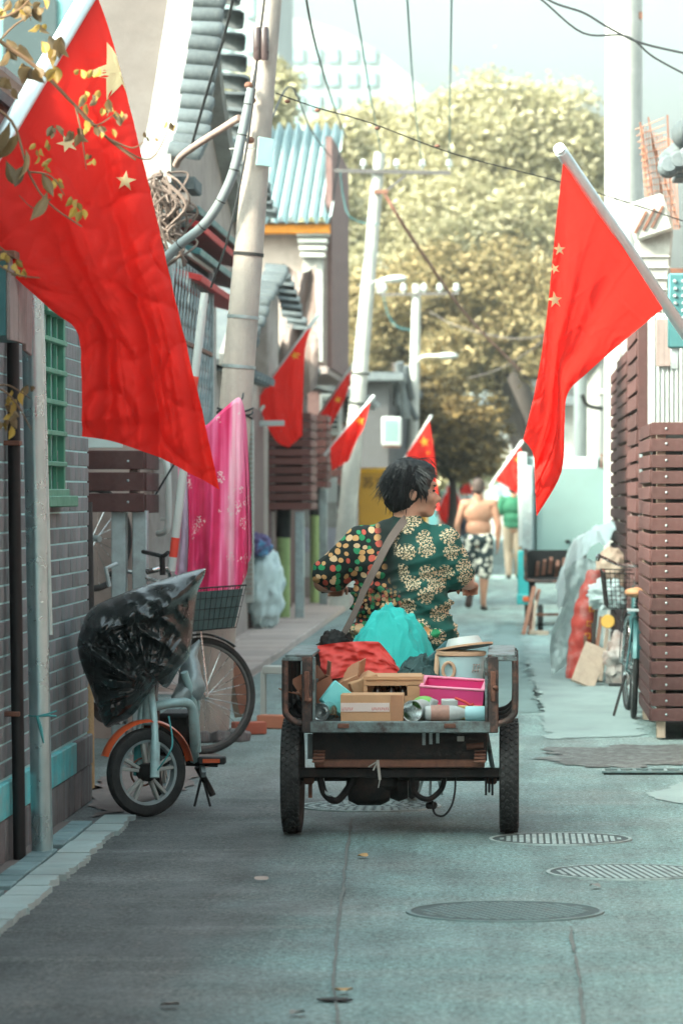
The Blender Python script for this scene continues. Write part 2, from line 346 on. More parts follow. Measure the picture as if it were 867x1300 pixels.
# ------------------------------------------------------------------ ground and road
def road_material():
    m = bpy.data.materials.new('worn_alley_surface'); m.use_nodes = True; t = m.node_tree; N = t.nodes; L = t.links; b = N['Principled BSDF']
    tc = N.new('ShaderNodeTexCoord'); crd = tc.outputs['Object']
    def noi(sc, det=5, ro=0.62, vec=None):
        n = N.new('ShaderNodeTexNoise'); n.inputs['Scale'].default_value = sc; n.inputs['Detail'].default_value = det; n.inputs['Roughness'].default_value = ro
        L.new(vec or crd, n.inputs['Vector']); return n.outputs['Fac']
    def mr(f, a, bb, c=0, d=1):
        n = N.new('ShaderNodeMapRange'); n.clamp = True
        for i, q in enumerate((a, bb, c, d)): n.inputs[i + 1].default_value = q
        L.new(f, n.inputs[0]); return n.outputs[0]
    def ma(op, a, bb):
        n = N.new('ShaderNodeMath'); n.operation = op
        for i, q in enumerate((a, bb)):
            if isinstance(q, (int, float)): n.inputs[i].default_value = q
            else: L.new(q, n.inputs[i])
        return n.outputs[0]
    def mix(f, A, B, mode='MIX'):
        n = N.new('ShaderNodeMix'); n.data_type = 'RGBA'; n.blend_type = mode
        for i, q in ((0, f), (6, A), (7, B)):
            if isinstance(q, (int, float)): n.inputs[i].default_value = q
            elif isinstance(q, tuple): n.inputs[i].default_value = (*q[:3], 1)
            else: L.new(q, n.inputs[i])
        return n.outputs[2]
    sp = N.new('ShaderNodeSeparateXYZ'); L.new(crd, sp.inputs[0])
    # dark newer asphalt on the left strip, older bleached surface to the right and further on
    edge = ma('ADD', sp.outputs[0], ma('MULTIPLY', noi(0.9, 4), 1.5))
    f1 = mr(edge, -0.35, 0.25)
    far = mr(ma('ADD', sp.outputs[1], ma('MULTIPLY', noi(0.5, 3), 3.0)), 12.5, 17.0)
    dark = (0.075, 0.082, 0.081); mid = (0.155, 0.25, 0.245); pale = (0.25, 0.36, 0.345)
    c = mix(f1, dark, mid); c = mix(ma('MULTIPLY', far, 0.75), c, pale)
    blot = mr(noi(1.7, 6, 0.7), 0.42, 0.68); c = mix(ma('MULTIPLY', blot, 0.5), c, (0.07, 0.082, 0.082))
    wear = mr(noi(0.55, 5, 0.7), 0.5, 0.7); c = mix(ma('MULTIPLY', wear, 0.5), c, (0.21, 0.215, 0.205))
    dust = mr(noi(6.0, 6, 0.75), 0.55, 0.75); c = mix(ma('MULTIPLY', dust, 0.4), c, (0.25, 0.215, 0.195))
    mp = N.new('ShaderNodeMapping'); mp.inputs['Scale'].default_value = (1, 0.12, 1); L.new(crd, mp.inputs[0])
    track = mr(noi(5.0, 3, 0.5, mp.outputs[0]), 0.45, 0.7); c = mix(ma('MULTIPLY', track, 0.4), c, (0.03, 0.036, 0.036))
    sk_ = N.new('ShaderNodeMapping'); sk_.inputs['Scale'].default_value = (0.35, 2.6, 1); L.new(crd, sk_.inputs[0])
    skid = mr(noi(2.2, 5, 0.65, sk_.outputs[0]), 0.5, 0.7); c = mix(ma('MULTIPLY', skid, 0.45), c, (0.19, 0.21, 0.2))
    grain = mr(noi(140, 3, 0.8), 0.32, 0.68, 0.45, 1.55)
    g = N.new('ShaderNodeCombineXYZ')
    for i in range(3): L.new(grain, g.inputs[i])
    c = mix(1.0, c, g.outputs[0], 'MULTIPLY')
    gr2 = mr(noi(48, 5, 0.8), 0.36, 0.64, 0.38, 1.62); g2 = N.new('ShaderNodeCombineXYZ')
    for i in range(3): L.new(gr2, g2.inputs[i])
    c = mix(1.0, c, g2.outputs[0], 'MULTIPLY')
    vo = N.new('ShaderNodeTexVoronoi'); vo.inputs['Scale'].default_value = 9; L.new(crd, vo.inputs['Vector'])
    spk = mr(vo.outputs['Distance'], 0.05, 0.035); c = mix(ma('MULTIPLY', spk, 0.5), c, (0.32, 0.28, 0.24))
    L.new(c, b.inputs['Base Color']); L.new(mr(noi(3.0, 4), 0.3, 0.7, 0.55, 0.9), b.inputs['Roughness'])
    b.inputs['Specular IOR Level'].default_value = 0.45
    bp = N.new('ShaderNodeBump'); bp.inputs['Strength'].default_value = 0.7; bp.inputs['Distance'].default_value = 0.006
    L.new(noi(150, 4, 0.75), bp.inputs['Height'])
    bp2 = N.new('ShaderNodeBump'); bp2.inputs['Strength'].default_value = 0.5; bp2.inputs['Distance'].default_value = 0.03
    L.new(noi(1.6, 4, 0.6), bp2.inputs['Height']); L.new(bp.outputs[0], bp2.inputs['Normal']); L.new(bp2.outputs[0], b.inputs['Normal'])
    return m
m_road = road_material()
m_ground = M('city_ground', (0.17, 0.16, 0.15), 0.9, var=0.2, scale=0.4)
mb = MB(); mb.add([(-300, -120, -0.02), (300, -120, -0.02), (300, 460, -0.02), (-300, 460, -0.02)], [(0, 1, 2, 3)])
tag(mb.build('ground', m_ground), kind='structure')
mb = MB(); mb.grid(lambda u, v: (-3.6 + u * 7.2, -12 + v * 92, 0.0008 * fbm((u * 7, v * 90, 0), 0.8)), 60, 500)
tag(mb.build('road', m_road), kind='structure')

def rough_poly(pts, jit, step=0.12, seed=0):
    """closed outline with an uneven worn edge"""
    out = []; step = .035
    for a, b in zip(pts, pts[1:] + pts[:1]):
        a = Vector(a); b = Vector(b); n = max(1, int((b - a).length / step)); d = (b - a).normalized(); q = Vector((-d.y, d.x))
        for k in range(n):
            p = a.lerp(b, k / n); e = min(k, n - k) / n
            out.append(p + q * (jit * 2.2 * fbm((p.x * 5, p.y * 5, seed), 1, 5)))
    return out
def patch(name, pts, z, mat, jit=0.02, step=0.1, seed=0):
    o = rough_poly(pts, jit, step, seed); bm = bmesh.new()
    f = bm.faces.new([bm.verts.new((p.x, p.y, z)) for p in o]); bmesh.ops.triangulate(bm, faces=[f]); bmesh.ops.recalc_face_normals(bm, faces=bm.faces)
    for q in bm.faces:
        if q.normal.z < 0: q.normal_flip()
    me = bpy.data.meshes.new(name); bm.to_mesh(me); bm.free(); me.materials.append(mat)
    return tag(link(name, me), kind='structure')
m_palepatch = M('pale_concrete_patch', (0.27, 0.35, 0.34), 0.85, var=0.22, scale=5, bump=0.4, bscale=90, dirt=((0.13, 0.16, 0.16), 0.5, 2.5))
m_darkpatch = M('damp_asphalt_patch', (0.085, 0.086, 0.083), 0.6, var=0.5, scale=22, bump=0.8, bscale=90, dirt=((0.19, 0.21, 0.2), 0.85, 11))
m_seam = M('tar_seam', (0.11, 0.125, 0.12), 0.8, var=0.3, scale=20, bump=0.5, dirt=((0.15, 0.15, 0.14), 0.6, 8))
m_dirt = M('pinkish_dirt', (0.175, 0.145, 0.135), 0.95, var=0.35, scale=12, bump=0.6, bscale=60, dirt=((0.10, 0.075, 0.07), 0.6, 6))
def pg2(px, py): q = PG(px, py); return (q.x, q.y)
ZR = 0.004
patch('road_patch', [pg2(668, 842), pg2(800, 842), pg2(815, 935), pg2(694, 938)], ZR, m_palepatch, 0.03, 0.1, 1)
patch('road_patch', [pg2(560, 905), pg2(600, 830), pg2(640, 790), pg2(655, 790), pg2(668, 842), pg2(690, 905)], ZR, M('bleached_patch', (0.16, 0.235, 0.23), 0.85, var=0.2, scale=4, bump=0.4, bscale=90), 0.04, 0.15, 2)
patch('road_patch', [pg2(690, 953), pg2(760, 948), pg2(880, 946), pg2(885, 972), pg2(770, 976), pg2(700, 970)], ZR + .002, m_darkpatch, 0.07, 0.06, 3)
patch('road_patch', [pg2(820, 1008), pg2(900, 985), pg2(900, 1022), pg2(850, 1020)], ZR, m_palepatch, 0.02, 0.05, 4)
patch('road_patch', [pg2(120, 1040), pg2(240, 1000), pg2(280, 960), pg2(200, 940), pg2(116, 1000)], ZR + .001, m_dirt, 0.03, 0.1, 5)
for sd, pts in enumerate(([(430, 1310), (424, 1235), (433, 1150), (440, 1085), (447, 1040)], [(742, 1310), (737, 1260), (730, 1220), (726, 1195), (723, 1178)])):
    c = cr([Vector((*pg2(*p), 0)) for p in pts], 8); rn = random.Random(sd)
    mb = MB(); L_ = [p + Vector((-0.006 + .008 * fbm((p.x, p.y * 7, 1), 1, 3), 0, ZR + .003)) for p in c]; R_ = [p + Vector((0.005 + .008 * fbm((p.x, p.y * 9, 4), 1, 3), 0, ZR + .003)) for p in c]
    mb.add(L_ + R_, [(i, len(c) + i, len(c) + i + 1, i + 1) for i in range(len(c) - 1)])
    tag(mb.build('road_seam', m_seam), kind='structure')

# pavement along the left wall: each slab a piece
m_slab = M('pale_kerb_slab', (0.34, 0.43, 0.42), 0.85, var=0.25, scale=10, bump=0.4, bscale=80, rnd=0.15, dirt=((0.22, 0.22, 0.21), 0.5, 5))
m_paver = M('blue_grey_paver', (0.17, 0.26, 0.27), 0.85, var=0.25, scale=12, bump=0.4, rnd=0.2)
m_farslab = M('pinkish_pavement_slab', (0.42, 0.34, 0.31), 0.85, var=0.2, scale=7, bump=0.3, rnd=0.12, dirt=((0.26, 0.22, 0.2), 0.5, 3))
mb = MB(); mb.add([(-2.1, 6, .008), (-1.78, 6, .008), (-1.78, 10.7, .008), (-2.1, 10.7, .008)], [(0, 1, 2, 3)])
pav = tag(mb.build('pavement', m_dirt), kind='structure')
rn = random.Random(3); y = 6.9
while y < 10.65:
    ln = rn.uniform(.2, .34)
    if not (8.95 < y < 9.05):
        pol = []; x1 = -1.73 + rn.uniform(-.015, .012)
        for k in range(13): yy = y + .006 + (ln - .012) * k / 12; pol.append((x1 + .022 * fbm((0, yy * 14, 3), 1, 4) , yy))
        pol += [(-1.865, y + ln - .006), (-1.865, y + .006)]
        MB().prism(pol, rn.uniform(.024, .03), Matrix.Translation((0, 0, -.004))).build('kerb_slab', m_slab, pav)
    y += ln
y = 6.9
while y < 10.5:
    ln = .115
    for x0, x1 in ((-1.975, -1.872),):
        if rn.random() > .12:
            MB().box(((x0 + x1) / 2, y + ln / 2, .012 + rn.uniform(0, .004)), (x1 - x0 - .006, ln - .008, .03), bev=.004).build('paver', m_paver, pav)
    y += ln
mb = MB(); mb.add([(-3.2, 17.5, .006), (-2.1, 17.5, .006), (-2.1, 60, .006), (-3.2, 60, .006)], [(0, 1, 2, 3)])
pav2 = tag(mb.build('pavement', m_farslab), kind='structure')
pm = MB().box((0, 0, 0), (.54, .585, .08), bev=.008).mesh('slab'); pm.materials.append(m_farslab)
for iy in range(36):
    for ix in range(2):
        o = link('slab', pm, pav2, (-2.38 - ix * .55, 18.0 + iy * .6, .025 + rn.uniform(-.006, .006)), (rn.uniform(-.006, .006), rn.uniform(-.006, .006), 0))

# manhole covers: frame ring, plate and raised ribs
m_iron = M('cast_iron', (0.14, 0.21, 0.21), 0.6, 0.2, var=0.35, scale=16, bump=0.3, dirt=((0.15, 0.15, 0.14), 0.55, 9))
m_irondk = M('cast_iron_recess', (0.055, 0.08, 0.08), 0.7, 0.3, var=0.3, scale=18)
m_ironpale = M('polished_iron', (0.30, 0.38, 0.37), 0.5, 0.3, var=0.35, scale=16, bump=0.3, dirt=((0.12, 0.14, 0.14), 0.6, 9))
def manhole(c, r, label, style, mat=m_iron, rot=0.0):
    t = thing('manhole_cover', label, 'manhole cover', (c[0], c[1], ZR), rot, 'manhole covers set in the alley')
    MB().lathe([(r * .95, .0), (r * .95, .0025), (r * .995, .0025), (r * 1.0, -.004), (r, -.01)], 64, caps=False).build('frame_ring', mat, t)
    MB().lathe([(.0005, .0005), (r * .945, .0005), (r * .945, -.01)], 64, caps=False).build('plate', m_irondk, t)
    mb = MB(); n = 9
    rr = r * .86
    if style == 'bars':
        for i in range(-n, n + 1):
            x = i / (n + .5) * rr; h = math.sqrt(max(rr * rr - x * x, 0))
            if h > .02: mb.box((x, 0, .0015), (rr / n * .55, 2 * h, .002), bev=.0008)
    elif style == 'grid':
        for i in range(-n, n + 1):
            for j in range(-n, n + 1):
                x = i / (n + .5) * rr; y = j / (n + .5) * rr
                if math.hypot(x, y) < rr * .96: mb.box((x, y, .0015), (rr / n * .62, rr / n * .62, .002), bev=.0008)
    else:
        for k in range(1, 6):
            q = rr * k / 5.2; nn = int(8 * k)
            for i in range(nn):
                a = 2 * math.pi * i / nn
                mb.box((q * math.cos(a), q * math.sin(a), .0015), (rr * .1, .022, .002), Matrix.Rotation(a + .6 * (-1) ** i, 3, 'Z'), bev=.001)
    mb.build('raised_ribs', mat, t)
manhole(pg2(470, 1024), .34, 'bright worn round cover under the cargo tricycle', 'rings', m_ironpale)
manhole(pg2(711, 1066), .31, 'round grid cover beside the right rear tricycle tyre', 'grid', m_ironpale)
manhole(pg2(797, 1108), .325, 'round cover with parallel bars near the wet patch and drain', 'bars', m_ironpale, .15)
manhole(pg2(641, 1158), .355, 'dull round cover with small square studs behind the tricycle', 'grid', m_iron, .4)
manhole(pg2(352, 1330), .40, 'large dull round cover with ring pattern, farthest behind the tricycle', 'rings', m_iron)
t = thing('drain_grate', 'dark rectangular drain grate by the slatted cover', 'drain grate', (*pg2(825, 982), ZR + .006))
MB().box((0, 0, -.004), (.5, .2, .012)).build('pit', m_dark, t)
for s in (-.1, .1): MB().box((0, s, .006), (.52, .02, .012), bev=.002).build('frame_bar', m_iron, t)
for k in range(7): MB().box((-.25 + k * .083, 0, .005), (.018, .18, .01), bev=.002).build('bar', m_ironpale if k in (0, 4) else m_iron, t)
# ------------------------------------------------------------------ left near house (grey brick)
WX = -2.05
hA = thing('brick_house', 'grey brick house with turquoise stone band and green window', 'house', (WX, 11.5, 0))
mb = MB(); mb.box((WX - .15 - .012, 10.15, 1.45), (.3, 2.66, 2.9)); mb.box((WX - 1.8, 11.44, 1.45), (3.0, .1, 2.9)); mb.box((WX - .15 - .012, -1.6, 1.45), (.3, 20.8, 2.9))
mb.build('wall', m_mortar, hA, True)
ROWH, rn = .0715, random.Random(11)
br_meshes = []
for ln in (.068, .13, .135, .145):
    me = MB().box((0, 0, 0), (.04, ln - .0025, ROWH - .0085), bev=.0015).mesh('brick'); me.materials.append(m_brick); br_meshes.append((ln, me))
WIN = (10.2, 10.74, 1.49, 2.31)                      # window hole y0,y1,z0,z1
cnt = 0; far_b = MB(); row = 0; z = .335
while z < 2.88:
    y = 11.5
    first = row % 2
    while y > 6.2:
        ln, me = br_meshes[0] if first else br_meshes[rn.choice((1, 2, 2, 3))]
        first = False; yc = y - ln / 2
        inside = WIN[0] < yc < WIN[1] and WIN[2] - .02 < z + ROWH / 2 < WIN[3] + .02
        if not inside:
            dx = rn.uniform(-.003, .002)
            if yc > 9.35 and z < 2.5 and cnt < 298:
                link('brick', me, hA, (-.0285 + dx * .6, yc - 11.5, z + ROWH / 2), (0, 0, rn.uniform(-.006, .006))); cnt += 1
            else:
                far_b.box((WX - .0285 + dx * .6, yc, z + ROWH / 2), (.04, ln - .0025, ROWH - .0085))
        y -= ln
    z += ROWH; row += 1
tag(far_b.build('brick_courses', m_brick, hA, True), kind='stuff')
y = 11.5
for ln in (.42, .95, .8, .85, .9, .9):
    MB().box((WX - .012, y - ln / 2, .255), (.05, ln - .01, .145), bev=.005).build('band_slab', m_band if y < 11.4 else m_plinth, hA, True); y -= ln
y = 11.5
while y > 7:
    ln = rn.uniform(.14, .3); MB().box((WX - .014, y - ln / 2, .09), (.045, ln - .006, .178), bev=.005).build('plinth_stone', m_plinth, hA, True); y -= ln
# eave and low roof
mb = MB(); mb.bar((WX + .02, -12, 2.95), (WX + .02, 11.55, 2.95), .16, .1); mb.build('eave_board', m_board, hA, True)
mb = MB(); mb.add([(WX + .15, -12, 3.0), (WX + .15, 11.6, 3.0), (WX - 2.2, 11.6, 4.1), (WX - 2.2, -12, 4.1), (WX + .15, -12, 2.96), (WX + .15, 11.6, 2.96), (WX - 2.2, 11.6, 4.06), (WX - 2.2, -12, 4.06)],
                  [(0, 1, 2, 3), (7, 6, 5, 4), (0, 4, 5, 1), (1, 5, 6, 2), (2, 6, 7, 3), (3, 7, 4, 0)]); mb.build('roof', m_rooftile, hA, True)
m_screen = M('faded_teal_sheet', (0.12, 0.30, 0.30), 0.6, var=0.15, scale=3, streak=((0.2, 0.4, 0.4), 0.4, 6))
th_ = thing('teal_house', 'tall faded teal house glimpsed above the big flag pole', 'house', (-7.5, 31, 0))
MB().box((-7.6, 31.5, 5.0), (4.0, 3.0, 10.0)).build('wall', m_screen, th_, True)
MB().box((-7.5, 31.4, 10.1), (4.4, 3.4, .25)).build('roof', m_rooftile, th_, True)
for k in range(2): MB().box((-6.2 - k * 1.3, 29.98, 7.3), (.7, .06, 1.1), bev=.01).build('window', m_winglass, th_, True)
for k in range(3): MB().box((WX - .06, 0, 3.12 + k * .06), (.05, 22, .025)).build('screen_rail', m_board, hA, True)
# window
wy0, wy1, wz0, wz1 = WIN
win = MB().box((WX - .13, (wy0 + wy1) / 2, (wz0 + wz1) / 2), (.02, wy1 - wy0 - .02, wz1 - wz0 - .02)).build('window', m_winglass, hA, True)
mb = MB()
for yy in (wy0, wy1): mb.box((WX - .04, yy, (wz0 + wz1) / 2), (.12, .035, wz1 - wz0 + .06), bev=.004)
for zz in (wz0, wz1): mb.box((WX - .03, (wy0 + wy1) / 2, zz), (.15, wy1 - wy0 - .03, .05), bev=.004)
mb.build('frame', m_greenpaint, win, True)
for k in range(1, 6):
    MB().box((WX + .015, (wy0 + wy1) / 2, wz0 + (wz1 - wz0) * k / 6), (.03, wy1 - wy0 + .02, .022), bev=.003).build('bar', m_greenpaint, win, True)
for k in range(1, 4):
    MB().box((WX + .0, wy0 + (wy1 - wy0) * k / 4, (wz0 + wz1) / 2), (.02, .014, wz1 - wz0), bev=.003).build('bar', m_greenpaint, win, True)
MB().box((WX + .02, (wy0 + wy1) / 2, wz0 - .03), (.1, wy1 - wy0 + .12, .05), bev=.005).build('sill', m_greenpaint, win, True)
MB().box((WX + .0, (wy0 + wy1) / 2, wz1 + .05), (.06, wy1 - wy0 + .1, .06), bev=.005).build('lintel', m_plaster, win, True)
# downpipe
dp = thing('downpipe', 'broad metal downpipe tied with turquoise wire to the grey brick wall', 'downpipe', (-1.93, 9.72, 0))
b0, t0 = Vector((-1.93, 9.72, .012)), Vector((-1.985, 9.72, 2.9))
MB().tube([b0, b0.lerp(t0, .5), t0], .044, 28).build('pipe', m_alu, dp, True)
MB().tube([b0 + Vector((.028, .028, 0.9)), t0 + Vector((.03, .028, 0))], .012, 8).build('seam_rib', m_alu, dp, True)
mb = MB(); c = b0.lerp(t0, (912 - 1088) / -640 * .72)
cz = CAM_Z - (912 - 625) * 9.7 / 3000; c = b0.lerp(t0, cz / 2.9)
mb.tube([c + Vector((.046 * math.cos(a), .046 * math.sin(a), 0)) for a in [k * .4 for k in range(16)]], .0025, 6, closed=True)
mb.tube([c + Vector((.0, -.047, 0)), c + Vector((.04, -.06, .004)), c + Vector((.075, -.05, .0))], .004, 6)
mb.tube([c + Vector((.0, -.047, 0)), c + Vector((.045, -.06, .012)), c + Vector((.075, -.05, .022))], .003, 6)
mb.tube([c + Vector((-.005, -.047, 0)), c + Vector((.01, -.05, -.05)), c + Vector((.022, -.046, -.11))], [.006, .008, .003], 6)
mb.build('wire_tie', m_cyanplastic, dp, True)
dp2 = thing('thin_drain_pipe', 'thin dark drain pipe running down the grey brick wall', 'drain pipe', (-2.0, 9.62, 0))
MB().tube([(-2.0, 9.6, .0), (-2.02, 9.6, 1.4), (-2.035, 9.6, 2.9)], .026, 14).build('pipe', m_black, dp2, True)
for zz in (.6, 1.7): MB().box((-2.03, 9.6, zz), (.07, .075, .02), bev=.003).build('bracket', m_rust, dp2, True)
# meter box with boards
bx = thing('meter_box', 'teal meter box clad with loose weathered boards on the brick wall', 'meter box', (-1.97, 8.9, 2.2))
z0, z1 = 2.08, 2.36
MB().box((-1.955, 8.98, (z0 + z1) / 2), (.17, .72, z1 - z0)).build('case', m_tealbox, bx, True)
for k, (ya, yb, dz, tl) in enumerate(((8.63, 8.88, 0, .01), (8.885, 9.12, .0, -.01), (9.13, 9.32, -.03, -.07))):
    MB().box((-1.862, (ya + yb) / 2, (z0 + z1) / 2 + dz), (.014, yb - ya, z1 - z0 + .03), Euler((tl, 0, 0)), bev=.002).build('board', m_board, bx, True)
MB().box((-1.95, 8.98, z1 + .02), (.24, .8, .025), bev=.003).build('lid', m_rust, bx, True)
MB().tube([(-1.93, 8.7, 2.09), (-1.935, 8.69, 2.0), (-1.925, 8.7, 1.97)], .004, 6).build('wire_end', m_offwhite, bx, True)
o = MB().box((-1.96, 8.72, .105), (.12, .26, .2), Euler((0, 0, .1)), bev=.012).build('stone_block', m_plinth); tag(o, 'small rough stone block at the foot of the grey brick wall', 'stone')

# ------------------------------------------------------------------ slatted wooden covers
m_gap_shade = M('gap_shade_black', (.016, .02, .02), .6, .3, var=.3)  # near-black colour standing in for the shade between slats
def slat_box(label, x0, x1, y0, y1, z0, z1, n, mat=m_slat, posts=True, side_l=False, gap=.2, group='slatted wooden equipment covers', cap=False, top=None):
    """open-sided slatted cover: slats on the camera side and the street side, posts behind them"""
    t = thing('slatted_cover', label, 'slatted cover', ((x0 + x1) / 2, (y0 + y1) / 2, 0), 0, group)
    base = parent_matrix(t).inverted(); ph = (z1 - z0) / n; h = ph * (1 - gap)
    sx = x1 if not side_l else x0
    fm = MB().box((0, 0, 0), (x1 - x0, .022, h), bev=.003).mesh('slat'); fm.materials.append(mat)
    sm = MB().box((0, 0, 0), (.022, y1 - y0 - .03, h), bev=.003).mesh('slat'); sm.materials.append(mat)
    rn = random.Random(int(x0 * 100) + n)
    scr = MB().lathe([(.0005, .003), (.006, .002), (.008, 0)], 8, caps=False).mesh('screw'); scr.materials.append(m_post)
    for k in range(n):
        z = z0 + ph * (k + .5)
        f = link('slat', fm, t, base @ Vector(((x0 + x1) / 2, y0, z + rn.uniform(-.004, .004))), (rn.uniform(-.01, .01), rn.uniform(-.006, .006), 0))
        link('slat', sm, t, base @ Vector((sx, (y0 + y1) / 2 + .012, z + rn.uniform(-.004, .004))), (rn.uniform(-.006, .006), rn.uniform(-.012, .012), 0))
        if y0 < 20:
            ex = (sx + .09) if side_l else (sx - .09)
            link('screw', scr, f, ((ex - (x0 + x1) / 2), -.0125, rn.uniform(-.01, .01)), (R(90), 0, 0))
    if z0 < .5 or n > 8: MB().box(((x0 + x1) / 2 + (.03 if side_l else -.03), (y0 + y1) / 2 + .045, (z0 + z1) / 2), (x1 - x0 - .10, y1 - y0 - .13, z1 - z0 - .05), bev=.01).build('gap_shade_case', m_gap_shade, t, True)  # dark case set close behind the slats so their gaps read as shade
    if posts:
        for (px_, py_) in ((sx + (.06 if side_l else -.06), y0 + .04), (x0 + .05 if not side_l else x1 - .05, y0 + .04), (sx + (.04 if side_l else -.04), y1 - .06)):
            MB().box((px_, py_, (z1 + (0 if z0 < .3 else z0)) / 2), (.055, .05, z1 - (0 if z0 < .3 else z0) - .02), bev=.004).build('post', m_plank if z0 < .3 else m_board, t, True)
    return t
# near cover on the right
slat_box('tall brown slatted cover standing behind the leaning bicycle, legs showing', .84, 2.0, 14.3, 15.55, .1, 1.93, 19, side_l=True)
# right upper cover with broad board
t2 = slat_box('narrow slatted cover with one broad upright board beside the ribbed cabinet', .84, 1.0, 15.86, 17.1, .3, 2.75, 21, side_l=True)
MB().box((.895, 15.835, 2.29), (.115, .025, .86), bev=.004).build('upright_board', m_slat, t2, True)
MB().box((.86, 15.83, 1.72), (.02, .03, .22), bev=.002).build('latch_plate', m_post, t2, True)
slat_box('long slatted cover in warm sunlit wood behind the white sheeted junk', .90, 1.6, 18.5, 20.2, .12, 2.62, 24, side_l=True)
slat_box('slatted cover nearest the big white pole', .92, 1.6, 20.35, 22.0, .12, 2.60, 24, side_l=True)
# left covers
m_slat_l = M('reddish_brown_slat', (.12, .043, .037), .72, var=.22, scale=22, bump=.35, bscale=120, rnd=.2)
c1 = slat_box('low slatted cover raised on two grey posts beside the brick house corner', -2.8, -2.1, 13.5, 14.0, 1.375, 1.75, 3, gap=.14)
for xx in (-2.25, -2.13): MB().box((xx - .0, 13.56, .7), (.085, .07, 1.4), bev=.006).build('leg', m_post, c1, True)
c2 = slat_box('brown slatted cover above the green wrapped pipe', -2.79, -2.31, 27.0, 27.9, 1.29, 2.42, 11, m_slat_l, gap=.2)
MB().box((-2.43, 27.05, .64), (.1, .08, 1.28), bev=.006).build('leg', m_post, c2, True)
MB().box((-2.75, 27.05, .64), (.06, .06, 1.28), bev=.006).build('leg', m_board, c2, True)
c3 = slat_box('smaller slatted cover further along beneath the air conditioner', -2.7, -2.38, 30.2, 31.0, 1.55, 2.5, 9, m_slat_l, gap=.2)
MB().box((-2.42, 30.3, .77), (.1, .08, 1.54), bev=.006).build('leg', m_post, c3, True)
c4 = slat_box('far slatted cover tucked beside the leaning white pole', -2.75, -2.3, 34.5, 35.4, 1.6, 2.35, 6, m_slat_l, gap=.2)
MB().box((-2.36, 34.6, .8), (.1, .08, 1.6), bev=.006).build('leg', m_post, c4, True)

# metal sign plate above the low cover
t = thing('sign_plate', 'grey metal plate with dark lettering above the low slatted cover', 'sign', (-2.3, 13.3, 1.8))
MB().box((-2.42, 13.3, 1.88), (.46, .02, .26), bev=.003).build('plate', M('grey_plate', (.42, .5, .49), .5, .3), t, True)
text_mesh('lettering', 'nsoL', .11, m_black, t, Matrix.Translation((-2.32, 13.287, 1.925)) @ FACE_CAM)
# pink brick wall behind the low cover and straw-coloured post
pk = thing('brick_wall', 'pinkish brick wall in the recess beside the grey brick house', 'wall', (-2.6, 14.4, 0))
MB().box((-2.65, 14.5, 1.1), (.84, .2, 2.2)).build('mortar', m_plaster2, pk, True)
bmh = MB().box((0, 0, 0), (.19, .04, .06), bev=.004).mesh('brick'); bmh.materials.append(m_pinkbrick)
for r_ in range(30):
    for k in range(5):
        x = -3.02 + k * .198 + (.1 if r_ % 2 else 0)
        if x < -2.3: link('brick', bmh, pk, (x + .6, -.003 + rn.uniform(-.003, .003), .04 + r_ * .07))
t = thing('wrapped_post', 'slim post wrapped black above and straw rope below at wall corner', 'post', (-2.17, 11.95, 0))
MB().tube([(-2.15, 11.95, 0), (-2.16, 11.95, .9)], .042, 14).build('rope_wrap', M('straw_rope', (.36, .25, .13), .9, var=.35, scale=40, bump=.6, bscale=90), t, True)
MB().tube([(-2.16, 11.95, .9), (-2.17, 11.95, 1.45)], .05, 14).build('black_wrap', m_rubber, t, True)
t = thing('white_pipe', 'short white plastic pipe bent at both ends on the wall', 'pipe', (-2.1, 14.8, 1.3))
MB().tube(cr([(-2.27, 14.9, 1.71), (-2.19, 14.85, 1.71), (-2.155, 14.8, 1.64), (-2.15, 14.8, 1.35), (-2.165, 14.8, 1.26), (-2.22, 14.85, 1.24)], 5), .02, 12).build('pipe', m_whitepaint, t, True)
for zz in (1.6, 1.33): MB().box((-2.17, 14.83, zz), (.06, .06, .02), bev=.003).build('clip', m_offwhite, t, True)

# ------------------------------------------------------------------ left house with gable to the street
hB = thing('gable_house', 'old house with curved gable, white plaster verge and grey tile ends', 'house', (-2.75, 19.3, 0))
ye0, ya, ye1 = 17.0, 18.95, 22.0
mb = MB()
gp = [(14.6, 0), (14.6, 3.2), (ye0, 3.2), (ye0, 3.6), (18.0, 4.6), (ya, 5.65), (20.0, 4.6), (ye1, 3.85), (ye1, 0)]
MB().prism([(ye0 + .1, 3.45), (ye0 + .1, 3.7), (18.0, 4.7), (ya, 5.7), (20.0, 4.7), (ye1 - .1, 3.9), (ye1 - .1, 3.45)], .12, Matrix(((0, 0, 1, -2.68), (1, 0, 0, 0), (0, 1, 0, 0), (0, 0, 0, 1)))).build('gable_panel', m_plaster2, hB, True)
MB().box((-3.4, 13.0, 1.6), (.2, 3.2, 3.2)).build('added_shade_wall', m_greyplaster, hB, True)  # unseen wall added to keep the sun off the recess
MB().box((-4.6, 13.0, 2.3), (2.0, 3.0, 4.6)).build('added_shade_block', m_greyplaster, hB, True)  # unseen block added to shade the near cover across the alley
mb.prism(gp, .3, Matrix(((0, 0, 1, -3.05), (1, 0, 0, 0), (0, 1, 0, 0), (0, 0, 0, 1)))); mb.build('wall', m_greyplaster, hB, True)
MB().box((-4.3, 14.72, 1.6), (2.5, .2, 3.2)).build('end_wall', m_plaster2, hB, True)
MB().box((-3.2, 17.05, 3.4), (.3, .1, .9)).build('upper_wall', m_plaster2, hB, True)
MB().prism([(ye0 + .05, 0), (ye0 + .05, 3.6), (18.0, 4.6), (ya, 5.65), (20.0, 4.6), (ye1, 3.85), (ye1, 0)], .12, Matrix(((0, 0, 1, -3.3), (1, 0, 0, 0), (0, 1, 0, 0), (0, 0, 0, 1)))).build('back_wall', m_greyplaster, hB, True)
